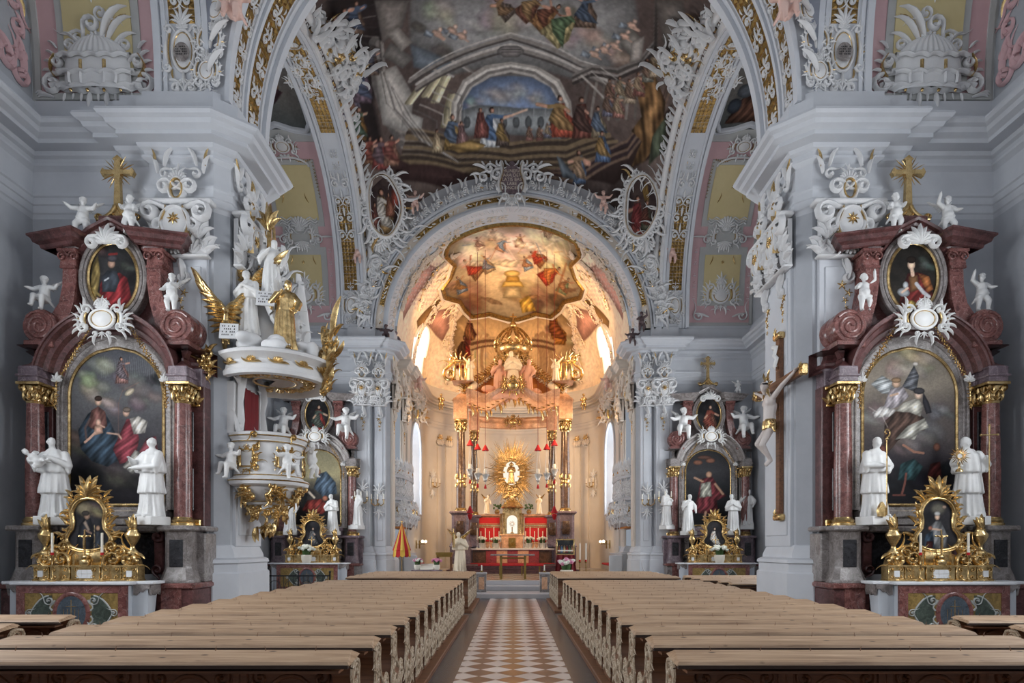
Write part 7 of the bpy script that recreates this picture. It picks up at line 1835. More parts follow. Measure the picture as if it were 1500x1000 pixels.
mb = MB(); d_ = densify(out, 6); vault_relief(mb, d_, .13, .08); o = mb.build('fresco_frame', M['goldd'], None, 50); tag(o, 'wavy gilded frame around the chancel ceiling painting', 'frame')
mb = MB(); vault_relief(mb, [(751.5+(x-751.5)*1.045, 388+(y-388)*1.05) for x, y in d_], .09, .06); mb.build('outer_moulding', M['stuccow'], o, 50)
def vframe(px, py, off=.06):
    p = v_at(px, py); nn = (Vector((0, min(p.y, 36.5), 11.3))-p).normalized(); up = Vector((0,-.2,1)); up = (up-nn*up.dot(nn)).normalized(); rt = up.cross(nn)
    if rt.x < 0: rt = -rt
    p = p+nn*off; return flat_map(p.x, p.y, p.z, tuple(rt), tuple(nn), tuple(up))
for sgn, lab in ((1, 'left'), (-1, 'right')):
    def rr(mw, mg, sgn=sgn):
        R = random.Random(12)
        lines = ([(655,345),(630,362),(604,388),(586,418),(576,448)], [(652,438),(634,452),(616,480),(606,510),(602,540)], [(668,445),(662,480),(656,520),(652,560)], [(664,372),(640,392),(622,420),(612,450)], [(648,350),(660,330)])
        for ln in lines:
            d2 = densify(ln, 6, False); vault_relief(mw, [(751.5-sgn*(751.5-x), y) for x, y in d2], .07, .04)
            for (x, y) in d2:
                q = vframe(751.5-sgn*(751.5-x), y); scroll(mw, sub(q, R.uniform(-.1,.1), 0, R.random()*6, .34, R.choice((-1,1))), 1, 1.1, .17); leaf(mg if R.random() < .25 else mw, sub(q, 0, 0, R.random()*6, .4), 1, .16, 1.3)
        for (x, y) in ((640,440),(648,404),(632,462),(655,455),(612,372),(652,500),(655,540),(600,400)):
            q = vframe(751.5-sgn*(751.5-x), y); cart(mw, mg, q, .9, .7, int(x), oval=False)
    relief('rose and gold rocaille across the %s half of the chancel vault' % lab, rr, mat='chvault')
    for (x, y, pose) in ((641,388,'reach'), (604,534,'sit')):
        pass
# ---------------------------------------------------------------- pulpit
M['salmon'] = m_marble('salmon_marble', srgb('d0a382'), srgb('e2bfa4'), srgb('a97c60'), 1.5, .35, .02)
M['brown'] = m_marble('marble_brown', srgb('5c4636'), srgb('a08264'), srgb('2f221a'), 3, .2, .02)
M['brocade'] = m_marble('red_brocade', srgb('8c2c3c'), srgb('d08a8c'), srgb('5e1522'), 7, .7, .06)
M['orange'] = m_plain('orange_drapery_lit_wood', srgb('c8813c'), .6, 0, .25, 3)
M['creamcloth'] = m_plain('cream_drapery', srgb('e6d8c0'), .6, 0, .1, 3)
M['rose'] = m_plain('rose_robe', srgb('d8aa98'), .6, 0, .15, 3)
M['silver'] = m_plain('silver', srgb('c9cac8'), .35, .4, .1)
M['brass'] = m_plain('brass', srgb('8f7740'), .35, .7, .2)
t = thing('pulpit', 'white and gold pulpit with putti, projecting from the left foreground pier', 'pulpit', (-5.62, 14.4, 0))
A0, A1_ = -2.2, 2.2
def pl(name, prof, mat, par=None, n_=40): mb = MB(); mb.lathe(prof, (0,0,0), n_, A0, A1_); return mb.build(name, M[mat], par or t, 35)
pl('basket', [(.80,3.32),(.78,3.4),(.76,3.6),(.76,3.85),(.80,4.05),(.84,4.08),(.84,4.12),(.88,4.16),(.9,4.22),(.9,4.27),(.8,4.3),(.72,4.3),(.70,3.4)], 'stucco')
mb = MB(); [mb.tube([(r*math.cos(a), r*math.sin(a), z) for a in np.linspace(A0, A1_, 40)], .014, 5) for r, z in ((.905,4.2),(.85,4.08),(.93,3.24),(.79,3.36),(.53,2.8))]; mb.build('gilded_lines', M['gold'], t)
pl('base_moulding', [(.70,3.1),(.82,3.12),(.9,3.16),(.92,3.22),(.92,3.27),(.86,3.3),(.8,3.33)], 'stucco')
pl('lower_bowl', [(.42,2.72),(.5,2.74),(.52,2.78),(.5,2.82),(.6,2.9),(.72,3.02),(.78,3.1),(.7,3.12)], 'stucco')
pl('pendant_cup', [(.0,2.2),(.1,2.24),(.2,2.4),(.32,2.5),(.4,2.55),(.44,2.62),(.42,2.72),(.3,2.74)], 'stucco')
def pmap(r, z, a): # outward frame on the pulpit at angle a (0 = toward the aisle, -90deg = toward the camera)
    return flat_map(r*math.cos(a), r*math.sin(a), z, (-math.sin(a), math.cos(a), 0), (math.cos(a), math.sin(a), 0))
mg = MB(); mw = MB()
for a in (-1.75, -.7, .3, 1.3):
    m = pmap(.77, 3.72, a); 
    mg2 = MB(); cart(mg2, mg, m, .5, .62, 3, oval=False); mg.merge(mg2); ribbon(mg, m, [(-.15,-.18),(.15,-.18),(.15,.18),(-.15,.18),(-.15,-.18)], [.025]*5, [.04]*5)
R = random.Random(41)
for a0 in (-1.9, -.95, .0, .95):
    for k in range(9):
        a = a0+R.uniform(-.24, .24); z = R.uniform(2.8, 3.12); r = .6+.24*(z-2.8)/.3
        scroll(mg, sub(pmap(r, z, a), 0, 0, R.random()*6, .2, R.choice((-1,1))), 1, 1.2, .18); leaf(mg, sub(pmap(r, z, a), 0, 0, R.random()*6, .24), 1, .17, 1.3)
    for k in range(7):
        a = a0+R.uniform(-.4, .4); scroll(mg, sub(pmap(.42, R.uniform(2.5, 2.7), a), 0, 0, R.random()*6, .18), 1, 1.2, .18); leaf(mg, sub(pmap(.4, R.uniform(2.45, 2.65), a), 0, 0, R.uniform(2, 4), .22), 1, .2, 1)
    for z in (3.5, 3.72, 3.95): leaf(mg, sub(pmap(.8, z, a0+.42), 0, 0, R.uniform(-1, 1), .2), 1, .16, 1.3); scroll(mg, sub(pmap(.8, z, a0+.42), 0, 0, R.random()*6, .18), 1, 1.2, .18)
    scroll(mg, sub(pmap(.9, 4.2, a0+.42), 0, 0, R.random()*6, .16), 1, 1.2, .2)
mg.build('gilding', M['gold'], t, 60)
mb = MB(); 
for i in range(10): leaf(mb, sub(pmap(.05+.02*i, 2.5-.03*i, i*.63-2), 0, 0, PI), .34, .2, .5)
acanthus(mb, sub(pmap(.1, 2.3, -1.2), 0, 0, PI), .3, 5, 1.8, .25); acanthus(mb, sub(pmap(.1, 2.3, -.2), 0, 0, PI), .3, 5, 1.8, .25); mb.build('gilded_tip', M['gold'], t, 60)
# back door with curtain
mb = MB(); mb.box(-.6, -.41, -.72, .66, 4.25, 5.4, .02); mb.build('back_panel', M['stucco'], t)
mb = MB(); mb.add([(-.37+.025*math.sin(i*1.9), -.30+.065*i, z) for z in (4.3, 5.35) for i in range(12)], [(i, i+1, i+13, i+12) for i in range(11)]); mb.build('red_curtain', M['cloth_dred'], t)
for (y0, dr) in ((-.66, -1), (.6, 1)):
    mb = MB(); m = flat_map(-.36, y0, 4.25, (0,1,0), (1,0,0)); 
    ribbon(mb, m, [(0,0),(.02,.3),(-.03*dr,.7),(.04,1.0),(.12*-dr,1.3),(.24*-dr,1.48)], [.045,.05,.045,.05,.06,.04], [.1,.14,.1,.14,.16,.1]); acanthus(mb, sub(m, 0, 1.1), .4, 5); scroll(mb, sub(m, 0, .15, 1, .3, dr), 1, 1.2, .2); mb.build('side_scroll', M['stucco'], t, 60)
for (a, z, pose, lab, fl, sc) in ((-2.0, 3.38, 'sit', 'white putto seated on the camera side of the pulpit basket', 1, 1.05), (-.75, 3.38, 'sit', 'white putto seated on the front of the pulpit basket beside the gilt panel', -1, 1.05), (.25, 3.4, 'reach', 'white putto reaching out from the aisle side of the pulpit basket', -1, 1.05)):
    putto('putto_statue', lab, pose, (-5.62+.98*math.cos(a), 14.4+.98*math.sin(a), z), a+PI/2, sc, 'statue', False, fl)
# sounding board
t = thing('pulpit_canopy', 'wide white sounding board over the pulpit, crowned with clouds and gilded figures', 'canopy', (-5.4, 14.35, -.3))
pcan = t
def pc(name, prof, mat, par=None, wob=0):
    mb = MB(); mb.lathe(prof, (0,0,0), 64, -2.25, 2.25); return mb.build(name, M[mat], par or t, 35)
pc('rim', [(1.1,5.72),(1.2,5.74),(1.22,5.82),(1.16,5.9),(1.14,6.05),(1.2,6.1),(1.3,6.16),(1.32,6.22),(1.2,6.28),(.9,6.34),(0,6.4)], 'stucco')
u_ = pc('underside', [(0,5.86),(.4,5.85),(.42,5.82),(.5,5.82),(.52,5.84),(.95,5.82),(1.1,5.72)], 'chwall')
mb = MB(); m = flat_map(0, 0, 5.83, (1,0,0), (0,0,-1), (0,1,0))
ring(mb, m, .46, .46, .03); 
for i in range(14): a = -2.1+4.2*i/13; scroll(mb, sub(m, .75*math.cos(a), .75*math.sin(a), a*2, .24), 1, 1.1, .15); leaf(mb, sub(m, .6*math.cos(a), .6*math.sin(a), a-PI/2), .3, .16, .8)
mb.build('gilded_pattern', M['gold'], u_, 60)
mb = MB()
for a in np.linspace(-2.1, 2.1, 10): m = pmap(1.17, 5.97, a); shell(mb, m, .14); leaf(mb, sub(m, 0, 0, 1.4), .24, .17, 1); leaf(mb, sub(m, 0, 0, -1.4, 1, 1), .24, .17, 1)
mb.build('gilding', M['gold'], t, 60)
R = random.Random(8); S = []
for i in range(26): a = R.uniform(-2.2, 2.2); r = R.uniform(.55, 1.12); S.append(ell((r*math.cos(a), r*math.sin(a), 6.34+R.uniform(0, .22)), (R.uniform(.12,.26), R.uniform(.12,.26), R.uniform(.1,.2))))
mobj('clouds', sculpt('clouds', S, .03), M['stucco'], t)
mb = MB(); mb.lathe([(.75,6.35),(.62,6.5),(.45,6.9),(.32,7.3),(.3,7.6),(.4,7.66),(.3,7.75),(.15,8.2),(.12,8.9)], (-.25,0,0), 24); mb.build('drum', M['stucco'], t, 30)
mb = MB()
for i in range(22): a = R.uniform(-2.4, 2.4); z = R.uniform(6.5, 8.8); r = .66-.24*(z-6.4); scroll(mb, sub(pmap(max(.14, r), z, a), 0, 0, R.random()*6, .42), 1, 1.2, .16)
for s_ in (-1, 1):
    m = pmap(.5, 6.6, s_*.8-.6); ribbon(mb, m, [(.1,0),(.3,.4),(.2,.8),(0,1.2),(.1,1.6)], [.1,.12,.09,.08,.05], [.2,.24,.2,.16,.1]); 
    m = pmap(.45, 7.2, s_*.9-.4); ribbon(mb, m, [(.0,0),(.2*s_,.4),(.1,.8),(0,1.2)], [.1,.09,.08,.04], [.25,.2,.2,.1])
mb.build('scroll_stucco', M['stucco'], t, 60)
mb = MB(); mb.tube([(-.1,-.1,7.2),(-.1,-.1,9.2)], .05, 6); mb.tube([(.1,-.15,7.0),(.0,-.1,9.3)], .035, 6); mb.tube([(-.2,.1,7.0),(-.12,0,9.3)], .035, 6); acanthus(mb, flat_map(-.1,-.14,9.2), .6, 5, 1.0, .2); mb.ball((-.1,-.1,9.35), .1)
mb.tube([(-.35,-.1,9.9-1.5),(.15,-.1,9.9-1.5)], .04, 6); mb.build('gilded_spire', M['gold'], t, 50)
def gold_wings(par, c, s, ang=0, mat='gold'):
    for sx in (-1, 1):
        mb = MB(); m = flat_map(c[0], c[1], c[2], (sx*.95, .2, 0), (0,-1,0)); wing(mb, sub(m, 0, 0, ang), s, 8); mb.build('wing', M[mat], par)
def robe_figure(label, loc, sc, mat, kind='woman', rz=0, wings=None, halo=False):
    t = thing('gilded_figure' if mat == 'gold' else 'carved_figure', label, 'statue', loc, rz, None, sc)
    me = sm[kind].copy(); me.materials.clear(); me.materials.append(M[mat]); mobj('body', me, M[mat], t)
    if wings: gold_wings(t, (0,.12,1.15), .95 if mat == 'statue' else .55, .1, wings)
    return t
robe_figure('gold robed evangelist seated on the clouds at the front of the pulpit canopy', (-4.95, 13.7, 6.05), .98, 'gold', 'apostle', .3)
robe_figure('white and gold angel with wings above the pulpit canopy', (-5.75, 13.75, 6.4), .9, 'statue', 'woman', -.2, 'gold')
robe_figure('white figure draped over the upper scrolls of the pulpit canopy', (-5.3, 13.85, 7.2), .85, 'statue', 'apostle', .4)
t2 = thing('gilded_eagle', 'gilded eagle with raised wings on the camera side of the pulpit canopy', 'statue', (-6.1, 13.4, 6.1), .5)
S = [ell((0,0,.3), (.12,.14,.24)), cap((0,-.02,.45), (0,-.1,.62), .07, .05), ell((0,-.14,.66), (.06,.08,.06)), cap((0,-.2,.65), (0,-.27,.61), .03, .012), cap((0,.1,.15), (0,.25,0), .08, .05), cap((-.05,0,.15), (-.06,-.05,0), .04, .03), cap((.05,0,.15), (.06,-.05,0), .04, .03)]
mobj('body', sculpt('body', S, .018), M['gold'], t2); gold_wings(t2, (0,.05,.35), 1.0, .35)
for (x, y, z, rz, rows, lab) in ((-5.3, 13.5, 6.95, .2, 'EVAN\nGELIV', 'upper white lettered tablet on the pulpit canopy'), (-5.95, 13.2, 6.15, .1, 'LIBER\nVITAE', 'lower white lettered tablet held before the eagle')):
    mb = MB(); mb.box(-.19, .19, -.015, .015, 0, .34, .005); o = mb.build('lettered_tablet', M['paper']); tag(o, lab, 'tablet'); o.location = (x, y, z); o.rotation_euler = (-.2, 0, rz)
    mb = MB()
    for j in range(4):
        for i in range(7):
            if (i*3+j*5) % 7 < 5: u0 = -.14+.04*i; v0 = .26-.065*j; mb.add([(u0,-.017,v0),(u0+.024,-.017,v0),(u0+.02,-.017,v0+.034),(u0+.004,-.017,v0+.034)], [(0,1,2,3)])
    mb.build('lettering', M['dark'], o, 0)
def goldspray(mw, mg):
    m = flat_map(-4.12, 14.2, 5.9, (.8,-.6,0), (-.6,-.8,0)); R = random.Random(2)
    for i in range(22): leaf(mg, sub(m, R.uniform(-.15,.2), -.6+i*.06, R.uniform(-1.3,1.3), R.uniform(.3,.5), R.choice((-1,1)), R.random()*.15), 1, .16, 1.3); scroll(mg, sub(m, R.uniform(-.15,.15), -.6+i*.06, R.random()*6, .24, 1, R.random()*.1), 1, 1.2, .2)
    leaf(mg, sub(m, .1, .6, -.2), .9, .1, .6); leaf(mw, sub(m, 0, -.5, 0), .5, .2, .6)
relief('x', goldspray, 'ornament', 'gilded_spray', 'gold')
def goldspray2(mw, mg):
    m = flat_map(-6.5, 13.38, 5.6); R = random.Random(3)
    for i in range(12): leaf(mg, sub(m, R.uniform(-.1,.1), -.3+i*.05, R.uniform(-1.3,1.3), R.uniform(.2,.35), R.choice((-1,1)), R.random()*.1), 1, .18, 1.3); scroll(mg, sub(m, R.uniform(-.1,.1), -.3+i*.05, R.random()*6, .2, 1, .1), 1, 1.2, .2)
    leaf(mw, sub(m, 0, -.3, 0), .5, .2, .6)
relief('x', goldspray2, 'ornament', 'gilded_spray', 'gold')
for o in list(C.objects):
    if o.get('label') == 'x':
        del o['label']; del o['category']; o.parent = pcan; o.location = (5.4, -14.35, .3)
        for ch in list(o.children):
            ch.parent = o
# ---------------------------------------------------------------- crucifix on the right pier
t = thing('crucifix', 'large dark crucifix with pale corpus and golden loincloth on the right foreground pier', 'crucifix', (5.985, 14.2, 0), -PI/2)
mb = MB(); mb.box(-.1, .1, -.04, .06, 2.5, 6.5, .01); mb.box(-1.18, 1.18, -.05, .05, 5.36, 5.55, .01); mb.build('cross_beam', M['pewd'], t)
for (x, z, w, h) in ((0,6.52,.17,.12),(0,2.46,.17,.12),(-1.2,5.455,.06,.2),(1.2,5.455,.06,.2)):
    mb = MB(); mb.box(x-w, x+w, -.09, .08, z-h*.6, z+h*.6, .03); acanthus(mb, sub(flat_map(x, -.09, z), 0, 0, {0:0}.get(x, -x)), .2, 5, 2); mb.build('gilded_finial', M['gold'], t)
mb = MB(); ribbon(mb, flat_map(0, -.08, 6.05), [(-.1,.25),(.08,.2),(-.04,.05),(.1,-.05),(-.03,-.2),(.1,-.28)], [.07]*6, [.06]*6); mb.build('inscription_scroll', M['statue'], t, 60)
V = Vector
S = [cap((0,-.2,4.95), (0,-.24,4.62), .15, .12), ell((0,-.23,5.05), (.19,.12,.17)), ell((0,-.2,4.5), (.14,.11,.14)), cap((0,-.24,5.2), (.02,-.3,5.3), .055, .05)]
S += [ell((-.08,-.29,5.02), (.09,.06,.08)), ell((.08,-.29,5.02), (.09,.06,.08))]
S += head((.05,-.36,5.36), .1, .6, .45, 'long', True)
for sx in (-1, 1):
    S += limb((sx*.19,-.2,5.13), (sx*.52,-.16,5.3), (sx*.98,-.1,5.46), .062, .052, .032) + hand((sx*1.0,-.1,5.47), (sx*.6,-.1,.3), .14, .7)
S += limb((-.08,-.22,4.45), (-.07,-.46,4.12), (.0,-.2,3.78), .092, .068, .045) + limb((.08,-.22,4.45), (.1,-.42,4.08), (.03,-.2,3.74), .092, .068, .045)
S += [cap((0,-.2,3.76), (-.02,-.3,3.66), .045, .035), cap((.03,-.2,3.74), (.04,-.3,3.63), .045, .035)]
mobj('corpus', sculpt('corpus', S, .016, 2), M['flesh2'] if 'flesh2' in M else M['statue'], t)
S = [folds([(.17,4.42),(.18,4.5),(.165,4.6),(.15,4.66)], 11, .08, 3, cy=-.22, sy=.85), cap((.14,-.25,4.6), (.26,-.2,4.35), .06, .03), cap((.16,-.25,4.58), (.3,-.25,4.5), .05, .04)]
mobj('loincloth', sculpt('loincloth', S, .016, 1), M['gold'], t)
mb = MB(); m = flat_map(.05, -.3, 5.42, (1,0,0), (0,-1,0))
for i in range(18): a = 2*PI*i/18; leaf(mb, sub(m, .1*math.cos(a), .1*math.sin(a), a-PI/2), .26 if i % 3 == 0 else .12, .14, 0, 3)
mb.build('halo_rays', M['gold'], t); mb = MB(); 
for i in range(16): a = 2*PI*i/16; mb.ball((.05+.1*math.cos(a), -.34+.08*math.sin(a), 5.43), .022, 6, 4)
mb.build('crown_of_thorns', M['dark'], t)
# ---------------------------------------------------------------- high altar
t = thing('high_altar', 'towering high altar canopy of brown columns, salmon entablature and golden crown', 'altar', (0, 0, .88))
Zb = -.88
for sx in (-1, 1):
    for (X, Y, r, z0, z1, zc, big) in ((2.85,34.5,.25,3.7,8.05,8.72,1), (2.25,36.6,.2,3.6,7.9,8.5,0)):
        mb = MB(); w = .55 if big else .42
        mb.box(sx*X-w, sx*X+w, Y-w, Y+w, 0, .9, .03); mb.add(*pedmesh(sx*X, Y, w*.85, w*.85, .9, z0-.88-.12)); mb.box(sx*X-w*1.05, sx*X+w*1.05, Y-w*1.05, Y+w*1.05, z0-1.0, z0-.86, .04); p = mb.build('pedestal', M['violet'], t, 30)
        mb = MB(); mb.box(sx*X-.2, sx*X+.2, Y-w-.06, Y-w+.1, 1.6, 2.3, .02); cart(mb, mb, flat_map(sx*X, Y-w-.04, 1.9), .5, .6, 4); mb.build('inlay', M['brown'], p, 50)
        mb = MB(); mb.lathe([(r,z0-.7),(r*1.02,z0+1.4),(r*.86,z1-.88)], (sx*X,Y,0), 22); mb.build('column', M['brown'], t)
        mb = MB(); mb.lathe([(r*1.4,z0-.88),(r*1.4,z0-.8),(r*1.15,z0-.76),(r*1.25,z0-.72),(r*1.02,z0-.66)], (sx*X,Y,0), 20); mb.build('gilded_base', M['gold'], t, 50); mb = MB()
        zb = z0-.88+1.55; mb.lathe([(r*1.03,zb),(r*1.12,zb+.03),(r*1.03,zb+.06),(r*1.03,zb+.2),(r*1.12,zb+.23),(r*1.03,zb+.26)], (sx*X,Y,0), 20)
        for i in range(8): a = i*PI/4; leaf(mb, flat_map(sx*X+r*math.cos(a), Y+r*math.sin(a), zb+.2, (-math.sin(a), math.cos(a), 0), (math.cos(a), math.sin(a), 0)), .35, .2, .2); leaf(mb, sub(flat_map(sx*X+r*math.cos(a), Y+r*math.sin(a), zb, (-math.sin(a), math.cos(a), 0), (math.cos(a), math.sin(a), 0)), 0, 0, PI), .25, .2, .2)
        mb.build('gilded_collar', M['gold'], t, 50)
        mb = MB(); capital(mb, lambda x, y, z, X=X, Y=Y, z1=z1, sx=sx: (sx*X+x, Y+y, z1-.88+z), r*.95, zc-z1); mb.build('capital', M['gold'], t, 50)
        mb = MB(); mb.box(sx*X-r*1.5, sx*X+r*1.5, Y-r*1.5, Y+r*1.5, zc-.88, zc-.88+1.1, .03); mb.build('impost_block', M['salmon'], t)
ecor = [(0,8.85),(.05,8.87),(.08,8.95),(.2,9.05),(.25,9.15),(.3,9.2),(.42,9.3),(.45,9.42),(.5,9.5),(.55,9.72),(.55,9.78),(0,9.9)]
for sx in (-1, 1):
    path = [(sx*2.0,37.2),(sx*2.7,36.0),(sx*3.3,35.1),(sx*3.3,34.05),(sx*2.4,34.05),(sx*2.2,34.3),(sx*1.9,34.9)]
    mb = MB(); mb.sweep(path, [((o if sx < 0 else -o), z) for o, z in ecor], cap=True); mb.add([(x, y, 9.88) for x, y in path], [tuple(range(7))]); mb.build('entablature_wing', M['salmon'], t, 35)
xs = np.linspace(-2.5, 2.5, 41); hump = lambda x: 9.0+.55*math.exp(-(x/.75)**2)-.25*math.exp(-((abs(x)-1.5)/.5)**2)
pts = [(x, 34.15+.25*math.cos(x*1.2), hump(x)) for x in xs]
mb = MB(); mb.curve_sweep(pts, [((0,0,1),(0,-1,0))]*41, [(-.5,-.3),(-.5,.0),(-.42,.04),(-.1,.06),(0,.15),(.1,.3),(.2,.34),(.26,.42),(.32,.42),(.36,-.3),(-.5,-.3)]); mb.build('curved_brow', M['salmon'], t, 35)
mb = MB()
for i in range(2, 39, 2): x, y, z = pts[i]; m = flat_map(x, y-.08, z-.5); leaf(mb, sub(m, 0, 0, PI+.4), .3+.15*(i % 3), .2, 1); leaf(mb, sub(m, 0, .1, PI/2), .25, .2, 1.2)
q = flat_map(0, 33.85, 9.6)
tmpw = MB(); cart(tmpw, mb, q, 1.2, .9, 6, rich=2); mb.merge(tmpw)
q = flat_map(0, 37.2, 8.3); tmpw = MB(); cart(tmpw, mb, q, 1.0, .7, 7); mb.merge(tmpw)
mb.build('gilded_fringe', M['gold'], t, 60)
path = [(x, 37.6-.25*x*x*.5) for x in np.linspace(-2.3, 2.3, 15)]
mb = MB(); mb.sweep(path, [(0,7.9),(-.1,7.95),(-.12,8.2),(-.3,8.35),(-.3,8.45),(0,8.6)]); mb.build('inner_cornice', M['salmon'], t, 35)
# crown and drapery
cz = 11.7; mb = MB()
mb.lathe([(.85,cz),(.95,cz+.05),(.9,cz+.15),(.95,cz+.45),(1.02,cz+.5),(.98,cz+.6),(.9,cz+.62)], (0,36,0), 36)
for i in range(10):
    a = 2*PI*i/10; mb.tube([((.98+.35*math.sin(PI*k/9))*(1-k/9*.98+.0)*math.cos(a), 36+(.98+.35*math.sin(PI*k/9))*(1-k/9*.98)*math.sin(a), cz+.55+1.15*math.sin(PI/2*k/9)) for k in range(10)], [.09-.004*k for k in range(10)], 6)
    m = flat_map(1.0*math.cos(a), 36+1.0*math.sin(a), cz+.6, (-math.sin(a), math.cos(a), 0), (math.cos(a), math.sin(a), 0)); acanthus(mb, m, .45, 5, 1.6, .2); scroll(mb, sub(m, .2, -.05, 1, .3), 1, 1.2, .2); leaf(mb, sub(m, 0, -.5, PI), .4, .2, .3)
mb.ball((0,36,cz+1.85), .2, 12, 8); mb.tube([(0,36,cz+1.95),(0,36,cz+2.5)], .06, 6); mb.tube([(-.2,36,cz+2.3),(.2,36,cz+2.3)], .05, 6); mb.build('crown', M['gold'], t, 50)
for sx in (-1, 1):
    K = 22
    def dr(u, v, sx=sx):
        # from the crown rim down and outwards to the shoulder
        x = .35+.55*(1-v)**.0*0+ (2.5)*v**1.35+.15*u*(1-v); z = cz-.05-(2.35)*v**.85-1.5*u*math.sin(PI*min(1, v*1.02))**.7; y = 35.6-1.0*v+.12*math.sin(v*26+u*3)*u
        return (sx*x, y, z)
    mb = MB(); mb.grid(dr, 8, 50); mb.build('hanging_drapery', M['orange'], t, 60, False)
    mb = MB(); e = [dr(0, k/K) for k in range(K+1)]; mb.tube([(x, y-.05, z+.05) for x, y, z in e], [.2+.05*math.sin(k*2.1) for k in range(K+1)], 8); 
    e = [dr(1, k/K) for k in range(3, K-1)]; mb.tube([(x, y-.05, z) for x, y, z in e], [.07+.05*abs(math.sin(k*1.3)) for k in range(len(e))], 6); mb.tube([(sx*2.0,34.5,9.8),(sx*2.3,34.4,9.5),(sx*2.2,34.3,9.1),(sx*2.35,34.3,8.95)], [.2,.22,.16,.1], 8); mb.build('drapery_lining', M['creamcloth'], t, 60)
    mb = MB()
    for k in range(1, K): x, y, z = dr(0, k/K); m = flat_map(x, y-.2, z); leaf(mb, sub(m, 0, .05, -sx*.7, .5, sx), 1, .16, 1.2); scroll(mb, sub(m, 0, .1, k, .3, sx, .05), 1, 1.2, .2); leaf(mb, sub(m, 0, -.02, sx*2.2, .25, sx), 1, .16, 1.2)
    # gilded lantern volutes over the outer columns
    m = flat_map(sx*2.85, 34.2, 9.95)
    for x in (-.28, 0, .28): mb.tube([(sx*2.85+x, 34.2, 9.9), (sx*2.85+x*1.2, 34.1, 10.3), (sx*2.85+x*.9, 34.2, 10.9)], [.07,.1,.06], 6)
    mb.box(sx*2.85-.4, sx*2.85+.4, 34.0, 34.7, 10.88, 11.0, .03)
    for k in range(5): leaf(mb, sub(m, -.3+.15*k, 1.1, (2-k)*.4, .5), 1, .14, .8)
    scroll(mb, sub(m, sx*.55, .3, 0, .9, sx), 1, 1.2, .14); scroll(mb, sub(m, sx*.45, 1.1, 2, .5, sx), 1, 1.2, .14); mb.build('gilded_volute', M['gold'], t, 60)
# god the father group under the crown
robe_figure('rose robed seated figure under the golden crown, left of the pair', (-.8, 34.6, 9.95), 1.35, 'rose', 'apostle', .3)
robe_figure('rose robed seated figure under the golden crown, right of the pair', (.8, 34.6, 9.95), 1.35, 'rose', 'apostle', -.3)
robe_figure('pale robed figure crowned at the centre under the golden crown', (0, 34.4, 10.1), 1.5, 'creamcloth', 'woman')
S = []; R = random.Random(4)
for i in range(20): S.append(ell((R.uniform(-1.4,1.4), R.uniform(-.3,.3), R.uniform(-.25,.35)), (R.uniform(.2,.45), .25, R.uniform(.15,.3))))
o = mobj('stucco_cloud', sculpt('stucco_cloud', S, .04), M['rose']); o.location = (0, 34.5, 10.05); tag(o, 'rose tinted stucco clouds beneath the figures under the golden crown', 'cloud')
for sx in (-1, 1):
    robe_figure('cream angel kneeling beside the drapery on the %s side of the altar cornice' % SD[sx], (sx*2.3, 33.9, 10.72), .75, 'creamcloth', 'woman', -sx*.4, 'creamcloth')
# gloria
t = thing('sunburst_gloria', 'golden sunburst with cherub heads around the glowing oval behind the altar', 'sunburst', (-.1, 38.6, 6.27))
mb = MB(); m = flat_map(0, 0, 0); R = random.Random(6)
for i in range(110):
    a = 2*PI*i/110; L = R.uniform(.75, 1.15); x0, z0 = .5*math.cos(a), .7*math.sin(a); x1, z1 = 1.6*L*math.cos(a), 2.15*L*math.sin(a)
    ribbon(mb, sub(m, 0, 0, 0, 1, 1, R.uniform(0, .12)), [(x0, z0), ((x0+x1)/2, (z0+z1)/2), (x1, z1)], [.026, .036, .004], [.03, .04, .01])
mb.build('rays', M['gold'], t, 60)
mb = MB(); disc(mb, m, .5, .72, .1, .02, 32); mb.build('glowing_oval', m_emit('backlit_oval', (1,.9,.74), .95), t, 60, False)
S = []
for i in range(13): a = 2*PI*i/13+.2; S += [ell((.6*math.cos(a), -.2, .82*math.sin(a)), (.11,.1,.11)), ell((.6*math.cos(a)+.13, -.14, .82*math.sin(a)+.03), (.1,.05,.06)), ell((.6*math.cos(a)-.13, -.14, .82*math.sin(a)+.03), (.1,.05,.06))]
for i in range(14): S.append(ell((R.uniform(-.4,.4), -.15, -.95-R.uniform(0,.7)), (.17,.12,.12)))
mobj('cherub_heads', sculpt('cherub_heads', S, .022), M['gold'], t)
me = sm['woman'].copy(); me.materials.clear(); me.materials.append(M['gold']); o = mobj('madonna', me, M['gold'], t); o.location = (0,-.35,-.66); o.scale = (.8,.8,.8)
mb = MB(); mb.lathe([(.1,.42),(.13,.44),(.15,.54),(.06,.6),(.02,.66)], (0,-.36,0), 10); mb.build('crown', M['gold'], t)
# tabernacle
t = thing('tabernacle', 'gilded tabernacle with a lit arched niche in the middle of the high altar', 'tabernacle', (-.05, 36.0, 1.7))
mb = MB(); mb.box(-.62, .62, -.2, .5, 0, .75, .03); mb.box(-.7, .7, -.25, .5, .72, .8, .02); mb.box(-.55, .55, .3, .5, .8, 2.3); mb.build('casing', M['salmon'], t)
for sx in (-1, 1):
    mb = MB(); mb.lathe([(.08,.8),(.07,.86),(.06,1.9),(.09,2.0)], (sx*.47,-.1,0), 10); mb.build('column', M['gold'], t)
    mb = MB(); mb.lathe([(.07,.8),(.055,.86),(.05,1.9),(.08,2.0)], (sx*.63,.1,0), 10); mb.build('column', M['gold'], t)
o0 = arch_outline(.56, .8, 1.95); o1 = arch_outline(.3, .85, 1.6)
mb = MB(); plaque_ring(mb, o0, o1, .3, -.05); mb.build('arch_frame', M['gold'], t)
